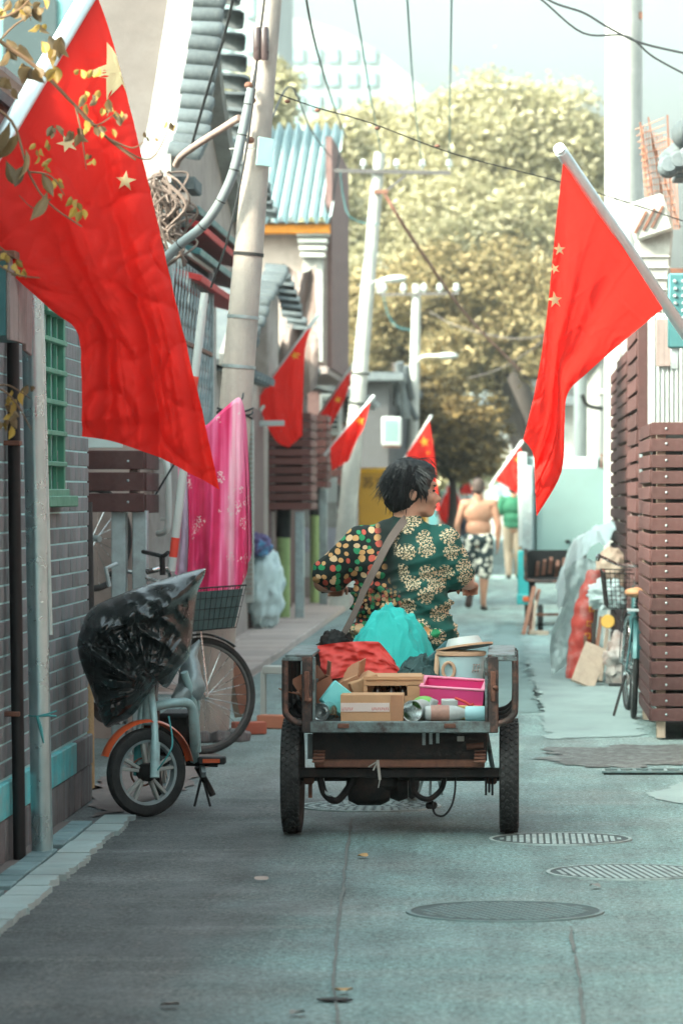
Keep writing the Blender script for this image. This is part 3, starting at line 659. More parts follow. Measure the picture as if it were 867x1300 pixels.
prof = cr([Vector((0, ye0 - .15, 3.85)), Vector((0, 17.3, 4.15)), Vector((0, 18.2, 5.15)), Vector((0, ya, 5.95))], 6)
prof2 = cr([Vector((0, ya, 5.95)), Vector((0, 19.8, 4.98)), Vector((0, 20.9, 4.4)), Vector((0, ye1 + .2, 4.05))], 6)
def strip(pr, xa, xb, th):
    m_ = MB(); n = len(pr)
    for i in range(n - 1):
        a, b = pr[i], pr[i + 1]
        m_.add([(xa, a.y, a.z), (xb, a.y, a.z), (xb, b.y, b.z), (xa, b.y, b.z), (xa, a.y, a.z - th), (xb, a.y, a.z - th), (xb, b.y, b.z - th), (xa, b.y, b.z - th)],
               [(0, 1, 2, 3), (7, 6, 5, 4), (0, 4, 5, 1), (1, 5, 6, 2), (2, 6, 7, 3), (3, 7, 4, 0)])
    return m_
rf = strip(prof, -3.35, -2.66, .12).build('roof', m_felt, hB, True)
strip(prof2, -3.35, -2.66, .12).build('far_roof', m_rooftile, hB, True)
vb = strip([p + Vector((0, 0, .06)) for p in prof], -2.66, -2.43, .2).build('verge_band', m_plaster, hB, True)
strip([p + Vector((0, 0, .05)) for p in prof2], -2.66, -2.43, .2).build('far_verge_band', m_plaster, hB, True)
def tile_mesh(L_, r_):
    m_ = MB(); seg = 8; vs_ = []
    for (x, q) in ((-L_ / 2, r_ * .9), (L_ / 2 - .03, r_), (L_ / 2, r_ * .82)):
        for k in range(seg + 1):
            a = math.pi * k / seg; vs_.append((x, q * math.cos(a), q * math.sin(a)))
    fs = [(i * (seg + 1) + k, i * (seg + 1) + k + 1, (i + 1) * (seg + 1) + k + 1, (i + 1) * (seg + 1) + k) for i in range(2) for k in range(seg)]
    fs.append(tuple(2 * (seg + 1) + k for k in range(seg + 1))); m_.add(vs_, fs); me = m_.mesh('roof_tile'); me.materials.append(m_rooftile); return me
tm_ = tile_mesh(.24, .085); base = parent_matrix(hB).inverted()
for pr, n in ((prof, 17), (prof2, 18)):
    for k in range(n):
        p = poly_eval(pr, (k + .5) / n); q = poly_eval(pr, min(1, (k + .6) / n)); a = math.atan2(q.z - p.z, q.y - p.y)
        link('roof_tile', tm_, hB, base @ Vector((-2.33 + rn.uniform(-.012, .012), p.y, p.z + .03)), (a, rn.uniform(-.05, .05) + .12, 0))
mb = MB(); mb.tube([(-3.35, ya, 6.0), (-2.4, ya, 6.02), (-2.25, ya, 6.1)], [.13, .13, .1], 10); mb.build('ridge', m_rooftile, hB, True)
# eave corner ornament: stacked stones with tile ends
for k, (yy, zz, sx) in enumerate(((17.0, 3.72, .5), (16.95, 3.6, .42), (16.92, 3.48, .34), (16.9, 3.36, .26))):
    MB().box((-2.52, yy + .15, zz), (sx, .34, .1), bev=.012).build('corbel_stone', m_plaster2 if k % 2 else m_rooftile, hB, True)
for k in range(7):
    link('roof_tile', tm_, hB, base @ Vector((-2.9 - k * .19, 16.85, 3.86)), (0.25, 0, -R(90)))
for k, (yy, zz, sx) in enumerate(((22.0, 3.95, .5), (22.05, 3.82, .4), (22.0, 3.7, .3))):
    MB().box((-2.7, yy, zz), (sx, .4, .11), bev=.012).build('corbel_stone', m_plaster2, hB, True)
# awning in red and turquoise under the gable
aw = thing('awning', 'red and turquoise striped awning under the gable beside the concrete pole', 'awning', (-2.6, 19, 3.1))
for k, (zz, mm) in enumerate(((3.62, m_tealbox), (3.5, M('awning_red', (.5, .03, .03), .7)), (3.3, m_tealbox), (3.1, M('awning_red_trim', (.45, .03, .03), .7)))):
    MB().box((-2.52 + .03 * k, 18.9, zz), (.5 - .05 * k, 3.4, .05), Euler((0, R(14), 0)), bev=.006).build('stripe', mm, aw, True)
# lean-to roof of the lower wing (nearer part of the house)
mb = MB(); mb.box((-2.9, 15.7, 3.25), (.9, 2.4, .06), Euler((0, R(12), 0)))
mb.build('lower_roof', m_rooftile, hB, True)
# wire cage on the wall
cg = thing('window_cage', 'rusty mesh security cage full of oddments on the upper wall', 'cage', (-2.5, 17.2, 1.9))
cx0, cx1, cy0, cy1, cz0, cz1 = -2.74, -2.34, 16.2, 18.4, 1.92, 3.22
for (x, y_) in ((cx1, cy0), (cx1, cy1), (cx0, cy0), (cx0, cy1)): MB().box((x, y_, (cz0 + cz1) / 2), (.035, .035, cz1 - cz0)).build('upright', m_post, cg, True)
for zz in (cz0, cz1, (cz0 + cz1) / 2):
    MB().box((cx1, (cy0 + cy1) / 2, zz), (.03, cy1 - cy0, .03)).build('rail', m_rust if zz != cz1 else m_offwhite, cg, True)
    MB().box(((cx0 + cx1) / 2, cy0, zz), (cx1 - cx0, .03, .03)).build('rail', m_offwhite, cg, True)
mb = MB()
for k in range(-8, 20):
    for sgn in (1, -1):
        for (fix, a0, a1, isx) in ((cy0, cx0, cx1, True), (cx1, cy0, cy1, False)):
            W_ = a1 - a0; H_ = cz1 - cz0
            s0 = k * .16 if sgn > 0 else (k * .16)
            pts = []
            for q in range(0, 41):
                tt = q / 40 * (W_ + H_); u = s0 + sgn * tt * .6 if sgn > 0 else s0 + W_ - tt * .6; zz = cz0 + tt
                if 0 <= u <= W_ and zz <= cz1: pts.append((a0 + u, fix, zz) if isx else (fix, a0 + u, zz))
            if len(pts) > 1: mb.tube([pts[0], pts[-1]], .005, 4)
mb.build('wire_mesh', m_post, cg, True)
MB().box(((cx0 + cx1) / 2, (cy0 + cy1) / 2, cz0 + .02), (cx1 - cx0 - .06, cy1 - cy0 - .06, .025)).build('shelf', m_board, cg, True)
MB().box((-2.6, 16.9, 2.3), (.2, .9, .65), bev=.02).build('stored_panel', m_offwhite, cg, True)
MB().box((-2.55, 17.9, 2.2), (.25, .6, .45), bev=.02).build('stored_crate', m_tealbox, cg, True)
mb = MB()
for k in range(14): mb.cap((-2.37 - k * .025, 16.17, 3.18), (-2.37 - k * .025, 16.16, 2.9 - .05 * (k % 3)), .013, .02, 8)
tag(mb.build('black_fringe_mop', m_rubber), 'black stringy mop head hung on the front of the mesh cage', 'mop')
# tangle of cables at the eave
rn = random.Random(21)
mb = MB()
for k in range(26):
    p0 = P(205 + rn.uniform(-6, 10), 215 + rn.uniform(0, 20), 15.6); p3 = P(230 + rn.uniform(-25, 10), 330 + rn.uniform(-50, 10), 15.6)
    mid = [p0.lerp(p3, q) + Vector((rn.uniform(-.14, .14), rn.uniform(-.1, .1), rn.uniform(-.1, .1))) for q in (.25, .5, .75)]
    mb.tube(cr([p0] + mid + [p3], 5), rn.uniform(.006, .012), 5)
tag(mb.build('cable_tangle', M('faded_cable', (.13, .095, .08), .8, var=.4, scale=12)), 'tangle of faded cables hanging at the house eave', 'cables')

# lower house with brown tarpaulin
hC = thing('low_house', 'low house behind the pole with tiled eave and cream wall', 'house', (-2.78, 25, 0))
MB().box((-4.2, 25.9, 1.35), (2.84, 7.6, 2.7)).build('wall', m_plaster2, hC, True)
MB().box((-2.77, 25.6, 1.2), (.03, 1.3, 2.4)).build('brick_pier', m_brownbrick, hC, True)
MB().box((-2.77, 28.3, 1.3), (.03, 2.6, 2.6)).build('brick_facing', m_brownbrick, hC, True)
MB().box((-2.68, 23.6, 2.66), (.24, 2.8, .06), Euler((0, R(14), 0)), bev=.01).build('eave_roof', m_rooftile, hC, True)
for k in range(9): link('roof_tile', tm_, hC, parent_matrix(hC).inverted() @ Vector((-2.62, 22.4 + k * .3, 2.64)), (0, R(14), 0))
dr = MB().box((-2.78, 23.9, 1.0), (.06, .95, 2.0), bev=.01).build('door', m_board, hC, True)
MB().ell((-2.74, 23.55, 1.0), (.03, .03, .03)).build('handle', m_chrome, dr, True)
rf = strip([Vector((0, 22.2, 2.75)), Vector((0, 23.5, 3.3)), Vector((0, 25.4, 3.75))], -5.5, -2.75, .1).build('roof', m_rooftile, hC, True)
strip([Vector((0, 25.4, 3.75)), Vector((0, 27.5, 3.35)), Vector((0, 29.6, 2.85))], -5.5, -2.75, .1).build('far_roof', m_rooftile, hC, True)
strip([Vector((0, 22.2, 2.8)), Vector((0, 23.5, 3.36)), Vector((0, 25.4, 3.82))], -2.75, -2.55, .16).build('verge_band', m_plaster, hC, True)
base = parent_matrix(hC).inverted(); pr = [Vector((0, 22.2, 2.85)), Vector((0, 23.5, 3.4)), Vector((0, 25.4, 3.88)), Vector((0, 27.5, 3.45)), Vector((0, 29.6, 2.95))]
for k in range(26):
    p = poly_eval(pr, (k + .5) / 26); q = poly_eval(pr, min(1, (k + .6) / 26)); a = math.atan2(q.z - p.z, q.y - p.y)
    link('roof_tile', tm_, hC, base @ Vector((-2.52 + rn.uniform(-.02, .02), p.y, p.z)), (a, .12, 0))
ch = MB().box((-2.9, 26.3, 3.3), (.5, 1.1, 1.2), bev=.02).build('parapet', m_greyplaster, hC, True)
def tarp_fn(u, v):
    x = -2.70 + .42 * u + .03 * math.sin(v * 5 + u * 4); z = 4.1 - 1.45 * v - .12 * math.sin(u * 3.1) + .1; yy = 27.9 - .5 * (v ** 1.4) + .07 * math.sin(u * 9 + v * 4) + .04 * fbm((u * 4, v * 4, 1), 1)
    return (x, yy, z)
o = MB().grid(tarp_fn, 24, 36).build('tarpaulin', M('brown_tarpaulin', (.12, .088, .078), .55, var=.3, scale=5, bump=.3, bscale=20)); tag(o, 'brown tarpaulin hung over the low house roof', 'tarpaulin')

# house with corrugated roof
hD = thing('corrugated_roof_house', 'cream house with pale corrugated metal roof and orange eave board', 'house', (-2.9, 31, 0))
MB().box((-4.0, 31.5, 4.0), (3.3, 3.0, 1.86)).build('wall', m_plaster2, hD, True)
MB().box((-4.3, 31.5, 1.52), (2.9, 3.0, 3.04)).build('lower_wall', m_brownbrick, hD, True)
MB().box((-2.6, 31.4, 3.04), (.56, 3.2, .1), bev=.01).build('jetty_beam', m_board, hD, True)
MB().box((-2.52, 29.98, 3.95), (.26, .1, 1.6), bev=.01).build('brick_pier', m_plaster, hD, True)
for k in range(4): MB().box((-2.52, 29.94, 4.5 + k * .09), (.32 + .03 * k, .16, .06), bev=.008).build('pier_course', m_offwhite, hD, True)
MB().box((-2.33, 31.6, 4.55), (.08, 3.1, 2.95)).build('street_wall', m_brownbrick, hD, True)
rh = thing('row_house', 'narrow brown brick row house with dark tiled eaves behind the leaning white pole', 'house', (-2.9, 37.5, 0))
MB().box((-4.3, 37.6, 1.5), (2.9, 8.8, 3.0)).build('wall', m_brownbrick, rh, True)
MB().box((-2.78, 37.6, 3.06), (.95, 9.0, .09), Euler((0, R(16), 0)), bev=.01).build('eave_roof', m_rooftile, rh, True)
inv = parent_matrix(rh).inverted()
for k in range(22): link('roof_tile', tm_, rh, inv @ Vector((-2.36, 33.4 + k * .4, 2.96)), (0, R(16), 0))
for k in range(3):
    wn = MB().box((-2.84, 34.9 + k * 2.6, 1.75), (.05, .9, 1.0), bev=.01).build('window', m_winglass, rh, True); MB().box((-2.8, 34.9 + k * 2.6, 1.2), (.12, 1.05, .07), bev=.008).build('sill', m_offwhite, wn, True)
def corr(u, v):
    x = -5.2 + u * 2.93; y_ = 29.75 + v * 2.4; z = 4.93 + v * 1.55; return (x, y_ - .05 * math.cos(u * 2 * math.pi * 23), z + .05 * math.cos(u * 2 * math.pi * 23))
MB().grid(corr, 230, 4).build('corrugated_roof', M('pale_blue_corrugated', (.36, .45, .46), .6, .1, var=.15, scale=4, streak=((.26, .45, .5), .7, 8)), hD, True)
MB().box((-3.7, 29.9, 4.83), (2.8, .12, .12), bev=.01).build('eave_board', M('orange_eave', (.62, .22, .02), .7, var=.3, scale=10), hD, True)

# dark far house with window air conditioner
hE = thing('dark_house', 'dark grey house with cluttered eave and small side window', 'house', (-2.3, 46, 0))
MB().box((-4.2, 48, 1.75), (4.0, 12, 3.5)).build('wall', M('dark_grey_wall', (.06, .062, .066), .85, var=.25, scale=4, bump=.3), hE, True)
MB().box((-4.1, 48, 3.55), (4.4, 12.4, .16), bev=.02).build('roof', m_rooftile, hE, True)
rn = random.Random(5)
for k in range(12):
    MB().tube([(-2.15 + rn.uniform(-.1, .25), 42 + k * .35, 3.65 + rn.uniform(0, .2)), (-2.0 + rn.uniform(-.1, .2), 42.2 + k * .35, 3.3 - rn.uniform(0, .5))], .06, 6).build('eave_tile', m_rooftile, hE, True)
def ac_unit(label, c, size, mat=m_offwhite, grille='fan'):
    t = thing('air_conditioner', label, 'air conditioner', (c[0], c[1], c[2] - size[2] / 2), 0, 'air conditioners on the house walls')
    w_, d_, h_ = size
    MB().box(c, size, bev=.015).build('case', mat, t, True)
    MB().box((c[0], c[1] - d_ / 2 - .004, c[2]), (w_ * .72, .012, h_ * .78)).build('dark_grille', m_tealbox if grille == 'win' else m_dark, t, True)
    for k in range(7):
        MB().box((c[0], c[1] - d_ / 2 - .014, c[2] - h_ * .36 + k * h_ * .12), (w_ * .74, .012, h_ * .03)).build('louvre', mat, t, True)
    MB().box((c[0], c[1], c[2] - h_ / 2 - .02), (w_ * .9, d_ * .8, .04)).build('bracket', m_rust, t, True)
ac_unit('small window air conditioner with teal grille on the dark house', (-2.13, 41.8, 2.58), (.34, .4, .5), m_whitepaint, 'win')
ac_unit('white air conditioner beside the far slatted cover', (-2.62, 34.2, 2.62), (.3, .35, .6))
ac_unit('white air conditioner high above the far slatted cover', (-2.45, 36.5, 2.85), (.34, .35, .55))

# facade things under the left covers
def post_thing(name, label, cat, pts, r, mat, extra=None):
    t = thing(name, label, cat, (pts[0][0], pts[0][1], 0)); MB().tube(pts, r, 14).build('shaft', mat, t, True)
    if extra: MB().tube(extra[0], extra[1], 14).build('wrap', extra[2], t, True)
    return t
m_greenwrap = M('pale_green_wrap', (.34, .46, .20), .8, var=.2, scale=20, bump=.4, bscale=50)
post_thing('insulated_pipe', 'pale green wrapped pipe under the brown slatted cover', 'pipe', [(-2.63, 27.2, 0), (-2.63, 27.2, .98)], .075, m_greenwrap, ([(-2.63, 27.2, .98), (-2.62, 27.2, 1.32)], .085, m_rubber))
post_thing('insulated_pipe', 'thinner pale green wrapped pipe under the smaller slatted cover', 'pipe', [(-2.56, 30.7, 0), (-2.56, 30.7, 1.2)], .065, m_greenwrap, ([(-2.56, 30.7, 1.2), (-2.56, 30.7, 1.6)], .07, m_rubber))
post_thing('rusty_pipe', 'thin rusty pipe beside the green wrapped pipe', 'pipe', [(-2.78, 27.1, 0), (-2.76, 27.1, .7), (-2.77, 27.1, 1.3)], .028, m_rust)
t = thing('louvred_shutter', 'narrow pale louvred shutter beside the brown brick pier', 'shutter', (-2.7, 24.5, 0))
MB().box((-2.73, 24.6, 1.3), (.09, .12, 1.9), bev=.008).build('frame', m_offwhite, t, True)
for k in range(34): MB().box((-2.725, 24.53, .45 + k * .05), (.075, .02, .022)).build('louvre', m_plaster2, t, True)
t = thing('wall_panel', 'white and teal wall panels behind the posts', 'wall', (-2.55, 32.2, 0))
for k, mm in enumerate((m_greyplaster, m_whitepaint, M('lavender_grey_panel', (.35, .36, .42), .8), m_plaster, m_whitepaint)):
    MB().box((-2.62, 32.3, .17 + k * .34), (.46, .08, .335), bev=.006).build('panel', mm, t, True)
m_sheetc = M('white_plastic_sheet', (.62, .74, .74), .35, var=.1, scale=4, spec=.5, trans=.25)
# bundle of cloths on the pavement
def heap(name, label, cat, c, r, mat, seed, flat=.0, amp=.28, parent=None, sc=3.2):
    def fn(co):
        d = amp * min(r) * (fbm((co.x * sc / max(r), co.y * sc / max(r), co.z * sc / max(r) + seed * 7), 1, 4)); return d
    m_ = MB().ell((0, 0, r[2]), r, seg=48, rings=32)
    ns = [(a - Vector((0, 0, r[2]))).normalized() for a in m_.v]
    m_.v = [a + n * fn(a) for a, n in zip(m_.v, ns)]
    for a in m_.v: a.z = max(a.z, flat)
    o = m_.build(name, mat, parent, loc=c, ang=70)
    if parent is None: tag(o, label, cat)
    return o
heap('cloth_bundle', 'white and pale blue cloth bundle slumped against the brown brick pier', 'bundle', (-2.62, 25.0, .03), (.2, .3, .45), m_sheetc, 1, .0)
heap('purple_bag', 'purple and blue bag on top of the white bundle', 'bag', (-2.66, 24.9, .82), (.13, .2, .12), M('purple_cloth', (.12, .085, .20), .7, col2=(.08, .25, .42), c2scale=6, bump=.3), 2)
m_crossarm = M('dark_grey_crossarm', (.09, .085, .085), .7, .3, var=.25)
# ------------------------------------------------------------------ utility poles
up = thing('utility_pole', 'leaning concrete utility pole with steel bands beside the pink blanket', 'utility pole', (-1.84, 14.3, 0))
pb, pt = Vector((-1.845, 14.3, -.02)), Vector((-1.20, 14.3, 7.6))
def pol(z): return pb.lerp(pt, (z - pb.z) / (pt.z - pb.z))
def prad(z): return .128 - .0062 * z * 2.2 if z < 4 else .128 - .0062 * 8.8 - .004 * (z - 4)
MB().tube([pol(k * .4) for k in range(20)], [prad(k * .4) for k in range(20)], 32).build('shaft', m_concrete, up, True)
for z in (2.25, 2.55, 2.93, 4.55): MB().tube([pol(z), pol(z + (.02 if z < 4 else .06))], prad(z) + .005, 28).build('steel_band', m_rubber if z > 2.9 else m_post, up, True)
mb = MB()
for q in (-.02, .0, .015):
    mb.tube([pol(1.98 + .015 * math.sin(a * 2 + q * 90) + q) + Vector((math.cos(a), math.sin(a), 0)) * (prad(2) + .006) for a in [k * 2 * math.pi / 20 for k in range(20)]], .006, 5, closed=True)
mb.tube([pol(1.98) + Vector((.06, -.13, 0)), pol(1.9) + Vector((.07, -.14, 0)), pol(1.7) + Vector((.05, -.135, 0))], .005, 5)
mb.build('wire_binding', m_cable, up, True)
q = pol(3.55); MB().box(q + Vector((.055, -.115, 0)), (.1, .01, .17), Euler((0, R(5), R(25))), bev=.002).build('number_plate', M('pale_teal_plate', (.35, .55, .55), .5), up, True)
MB().tube([q + Vector((-.16, -.1, .02)), q + Vector((.0, -.13, .02))], .004, 5).build('plate_wire', m_offwhite, up, True)
for dx in (-.045, .0):
    a = pol(4.2) + Vector((dx, -.13, 0)); MB().lathe([(.02, -.1), (.026, -.08), (.026, .08), (.02, .1)], 14, Matrix.Translation(a)).build('insulator', M('dark_insulator', (.06, .04, .04), .3, coat=.4), up, True)
MB().tube([pol(4.62) + Vector((-.02, -.12, 0)), pol(4.3) + Vector((-.03, -.14, 0)), pol(4.05) + Vector((-.04, -.13, 0)), pol(3.9) + Vector((-.06, -.12, 0))], .008, 6).build('drop_wire', m_rubber, up, True)
for z in (3.95, 3.86, 3.7, 3.62, 4.6):
    a = pol(z) + Vector((-.06 + .02 * math.sin(z * 30), -.12, 0)); MB().ell(a, (.028, .025, .022), seg=10, rings=6).build('clamp', m_rust, up, True)
MB().tube(cr([P(232, 218, 15), P(238, 205, 14.9), P(262, 182, 14.6), P(305, 150, 14.35)], 5), .022, 10).build('bracket_arm', M('weathered_bracket', (.30, .22, .19), .8, var=.3), up, True)
cd = MB().tube(cr([P(196, 350, 14.4), P(222, 316, 14.3), P(262, 280, 14.2), P(292, 225, 14.15), P(308, 160, 14.15), P(318, 110, 14.15)], 6), .029, 12)
cdt = thing('cable_conduit', 'thick grey cable conduit curving from the eave up the concrete pole', 'conduit', tuple(P(222, 316, 14.3))); cd.build('sleeve', m_greyconduit, cdt, True)
pts = cr([P(196, 350, 14.4), P(222, 316, 14.3), P(262, 280, 14.2), P(292, 225, 14.15), P(308, 160, 14.15), P(318, 110, 14.15)], 6)
for k in range(3, len(pts) - 2, 4): MB().tube([pts[k], pts[k].lerp(pts[k + 1], .14)], .033, 10).build('tie', m_rubber, cdt, True)
o = MB().tube(cr([P(326, 85, 14.1), P(313, 190, 14.1), P(290, 300, 14.1), P(268, 365, 14.2)], 6), .007, 6).build('wire', m_cable); tag(o, 'dark cable hanging from the pole insulators toward the striped rod', 'wire', 'overhead wires')

# red and white rod
t = thing('striped_rod', 'white rod with red bands leaning behind the black plastic sheet', 'rod', tuple(P(219, 722, 13.6)))
a, b = P(218, 725, 13.6), P(260, 372, 13.6)
for k, (u0, u1, mm) in enumerate(((0, .05, 'w'), (.05, .12, 'r'), (.12, .62, 'w'), (.62, .70, 'r'), (.70, 1, 'w'))):
    MB().tube([a.lerp(b, u0), a.lerp(b, u1)], .024, 12).build('band', m_whitepaint if mm == 'w' else M('red_band', (.6, .05, .03), .6), t, True)

p2 = thing('utility_pole', 'slim white leaning utility pole with steel crossarm behind the woman', 'utility pole', (-2.2, 30, 0))
b2, t2_ = Vector((-2.2, 30, 0)), P(482, 194, 30)
MB().tube([b2.lerp(t2_, k / 12) for k in range(13)], [.132 - .062 * k / 12 for k in range(13)], 22).build('shaft', m_whitepole, p2, True)
a, b = P(424, 216, 29.9), P(572, 219, 29.9)
MB().bar(a, b, .05, .05).build('crossarm', m_crossarm, p2, True)
MB().bar(P(488, 243, 29.9), P(515, 222, 29.9), .03, .03).build('brace', m_crossarm, p2, True)
MB().bar(P(474, 243, 29.9), P(492, 243, 29.9), .06, .05).build('clamp_band', m_rust, p2, True)
ins = MB().lathe([(.012, 0), (.018, .03), (.05, .05), (.03, .07), (.04, .09), (.02, .12), (.008, .125)], 12).mesh('insulator'); ins.materials.append(m_whitepaint)
for x in (461, 503, 536, 570): o = link('insulator', ins, p2); o.location = parent_matrix(p2).inverted() @ (P(x, 216, 29.9) + Vector((0, 0, .02)))
for z in (2.62, 3.0): MB().tube([b2.lerp(t2_, z / t2_.z), b2.lerp(t2_, (z + .02) / t2_.z)], .127, 18).build('strap', m_rubber, p2, True)
q = b2.lerp(t2_, .47)
MB().bar(P(455, 362, 29.7), P(486, 352, 29.7), .02, .02).build('lamp_arm', m_offwhite, p2, True)
MB().ell(P(500, 353, 29.7), (.16, .08, .05), Euler((0, R(-4), 0))).build('lamp_head', m_whitepaint, p2, True)
MB().box(P(481, 364, 29.8), (.08, .08, .16), bev=.01).build('junction_box', m_offwhite, p2, True)
p3 = thing('utility_pole', 'far utility pole with street lamp in front of the trees', 'utility pole', (-1.95, 45, 0))
b3, t3 = Vector((-1.95, 45, 0)), P(529, 361, 45)
MB().tube([b3.lerp(t3, k / 8) for k in range(9)], [.13 - .05 * k / 8 for k in range(9)], 16).build('shaft', m_whitepole, p3, True)
MB().bar(P(482, 374, 44.9), P(582, 372, 44.9), .05, .05).build('crossarm', m_crossarm, p3, True)
for x in (487, 512, 538, 558, 579): o = link('insulator', ins, p3); o.location = parent_matrix(p3).inverted() @ (P(x, 372, 44.9)); o.scale = (1.5, 1.5, 1.5)
MB().tube(cr([P(528, 460, 44.9), P(537, 452, 44.8), P(556, 451, 44.6)], 5), .03, 8).build('lamp_arm', m_offwhite, p3, True)
MB().ell(P(568, 451, 44.6), (.2, .12, .06)).build('lamp_head', m_whitepaint, p3, True)
t = thing('utility_pole', 'thin dark post before the trees beside the far lamp pole', 'utility pole', tuple(P(503, 600, 52)[:2]) + (0,))
MB().tube([P(502, 715, 52), P(503, 460, 52)], .09, 12).build('shaft', m_bark, t, True)
MB().bar(P(496, 466, 52), P(511, 465, 52), .1, .06).build('crosspiece', m_bark, t, True)

wp = thing('white_column', 'thick white steel pole rising behind the slatted covers', 'pole', (1.12, 23.6, 0))
MB().tube([(1.11, 23.6, 0), (1.11, 23.6, 5), (1.12, 23.6, 9.5)], [.2, .187, .18], 40).build('shaft', m_whitepole, wp, True)
MB().box((1.06, 23.41, 3.1), (.02, .02, .5)).build('conduit_strip', m_offwhite, wp, True)
MB().box((1.27, 23.5, 6.25), (.05, .03, .07)).build('tag_plate', m_rust, wp, True)
MB().tube(cr([Vector((1.0, 23.42, 6.9)), Vector((.955, 23.5, 5.6)), Vector((1.0, 23.42, 4.6)), Vector((1.04, 23.41, 3.3))], 6), .008, 6).build('hanging_wire', m_offwhite, wp, True)

def wire(label, pts, r=.008, mat=None, n=6):
    o = MB().tube(cr([P(*p) for p in pts], n), r, 6).build('wire', mat or m_cable); return tag(o, label, 'wire', 'overhead wires')
wire('power line reaching the left insulator of the white pole', [(425, -140, 13), (450, 0, 18), (470, 120, 25), (484, 196, 29.9)], .009, m_teal_cable)
wire('power line reaching the middle insulator of the white pole crossarm', [(510, -140, 14), (517, 0, 18), (526, 130, 25), (536, 212, 29.9)], .009, m_teal_cable)
wire('power line reaching the right end of the white pole crossarm', [(574, -140, 14), (573, 0, 18), (571, 130, 25), (570, 212, 29.9)], .009, m_teal_cable)
wire('dark line dropping from above to the grey street wall', [(384, -30, 15), (400, 55, 18), (424, 135, 24), (440, 175, 29)], .009)
wire('knotted line slung from the concrete pole across to the roof ornament', [(350, 118, 14.3), (400, 136, 14.4), (470, 156, 14.6), (575, 195, 14.9), (700, 228, 15.3), (780, 252, 15.6), (880, 285, 15.8)], .004, m_rubber)
wire('black wire crossing above the white column, upper strand', [(650, -30, 16), (700, 2, 16), (740, 16, 16), (772, 35, 16), (815, 55, 16), (890, 72, 16)], .008)
wire('black wire crossing above the white column, lower strand', [(660, -20, 16), (690, 2, 16), (740, 42, 16), (795, 46, 16), (830, 73, 16), (890, 105, 16)], .007)
wire('black wire running from the gable to above the street', [(300, -20, 14.6), (285, 45, 15), (262, 120, 15.5), (242, 190, 16)], .010)
wire('thin wire dropping past the corrugated roof', [(345, 150, 17), (370, 110, 20), (395, 165, 24), (420, 200, 29)], .008)
wire('twisted rope line from the white pole down past the trees', [(488, 246, 29.8), (515, 290, 30), (545, 335, 32), (580, 385, 34), (610, 420, 36), (660, 470, 40)], .022, m_rust)
wire('slack pale line strung between the trees and the street lamp', [(545, 395, 46), (575, 412, 44), (620, 425, 42), (660, 430, 40), (700, 424, 38)], .011, m_felt)
wire('pale line descending from the right into the trees', [(700, 424, 38), (665, 450, 40), (630, 470, 42), (595, 480, 44)], .011, m_felt)
wire('teal cable looped below the white pole crossarm', [(432, 218, 29.9), (436, 250, 30), (444, 275, 30), (470, 285, 30), (480, 283, 29.8)], .008, m_teal_cable)
wire('teal cable drooping below the far crossarm', [(487, 376, 44.9), (493, 400, 45), (505, 415, 45), (527, 420, 45)], .012, m_teal_cable)
rn = random.Random(2)
o = MB()
for k in range(9):
    p = P(400 + k * 32 + rn.uniform(-8, 8), 0, 14.5)
    px_ = 365 + k * 38; py_ = 124 + (px_ - 350) * .312 + 0
    o = MB().ell(P(px_, 124 + (px_ - 350) * .30, 14.4 + k * .11), (.018, .014, .012), seg=8, rings=6)
    if k in (0, 1, 3, 5): tag(o.build('line_clip', m_rust), 'small rusty clip on the knotted line across the alley', 'clip', 'clips on the knotted line')

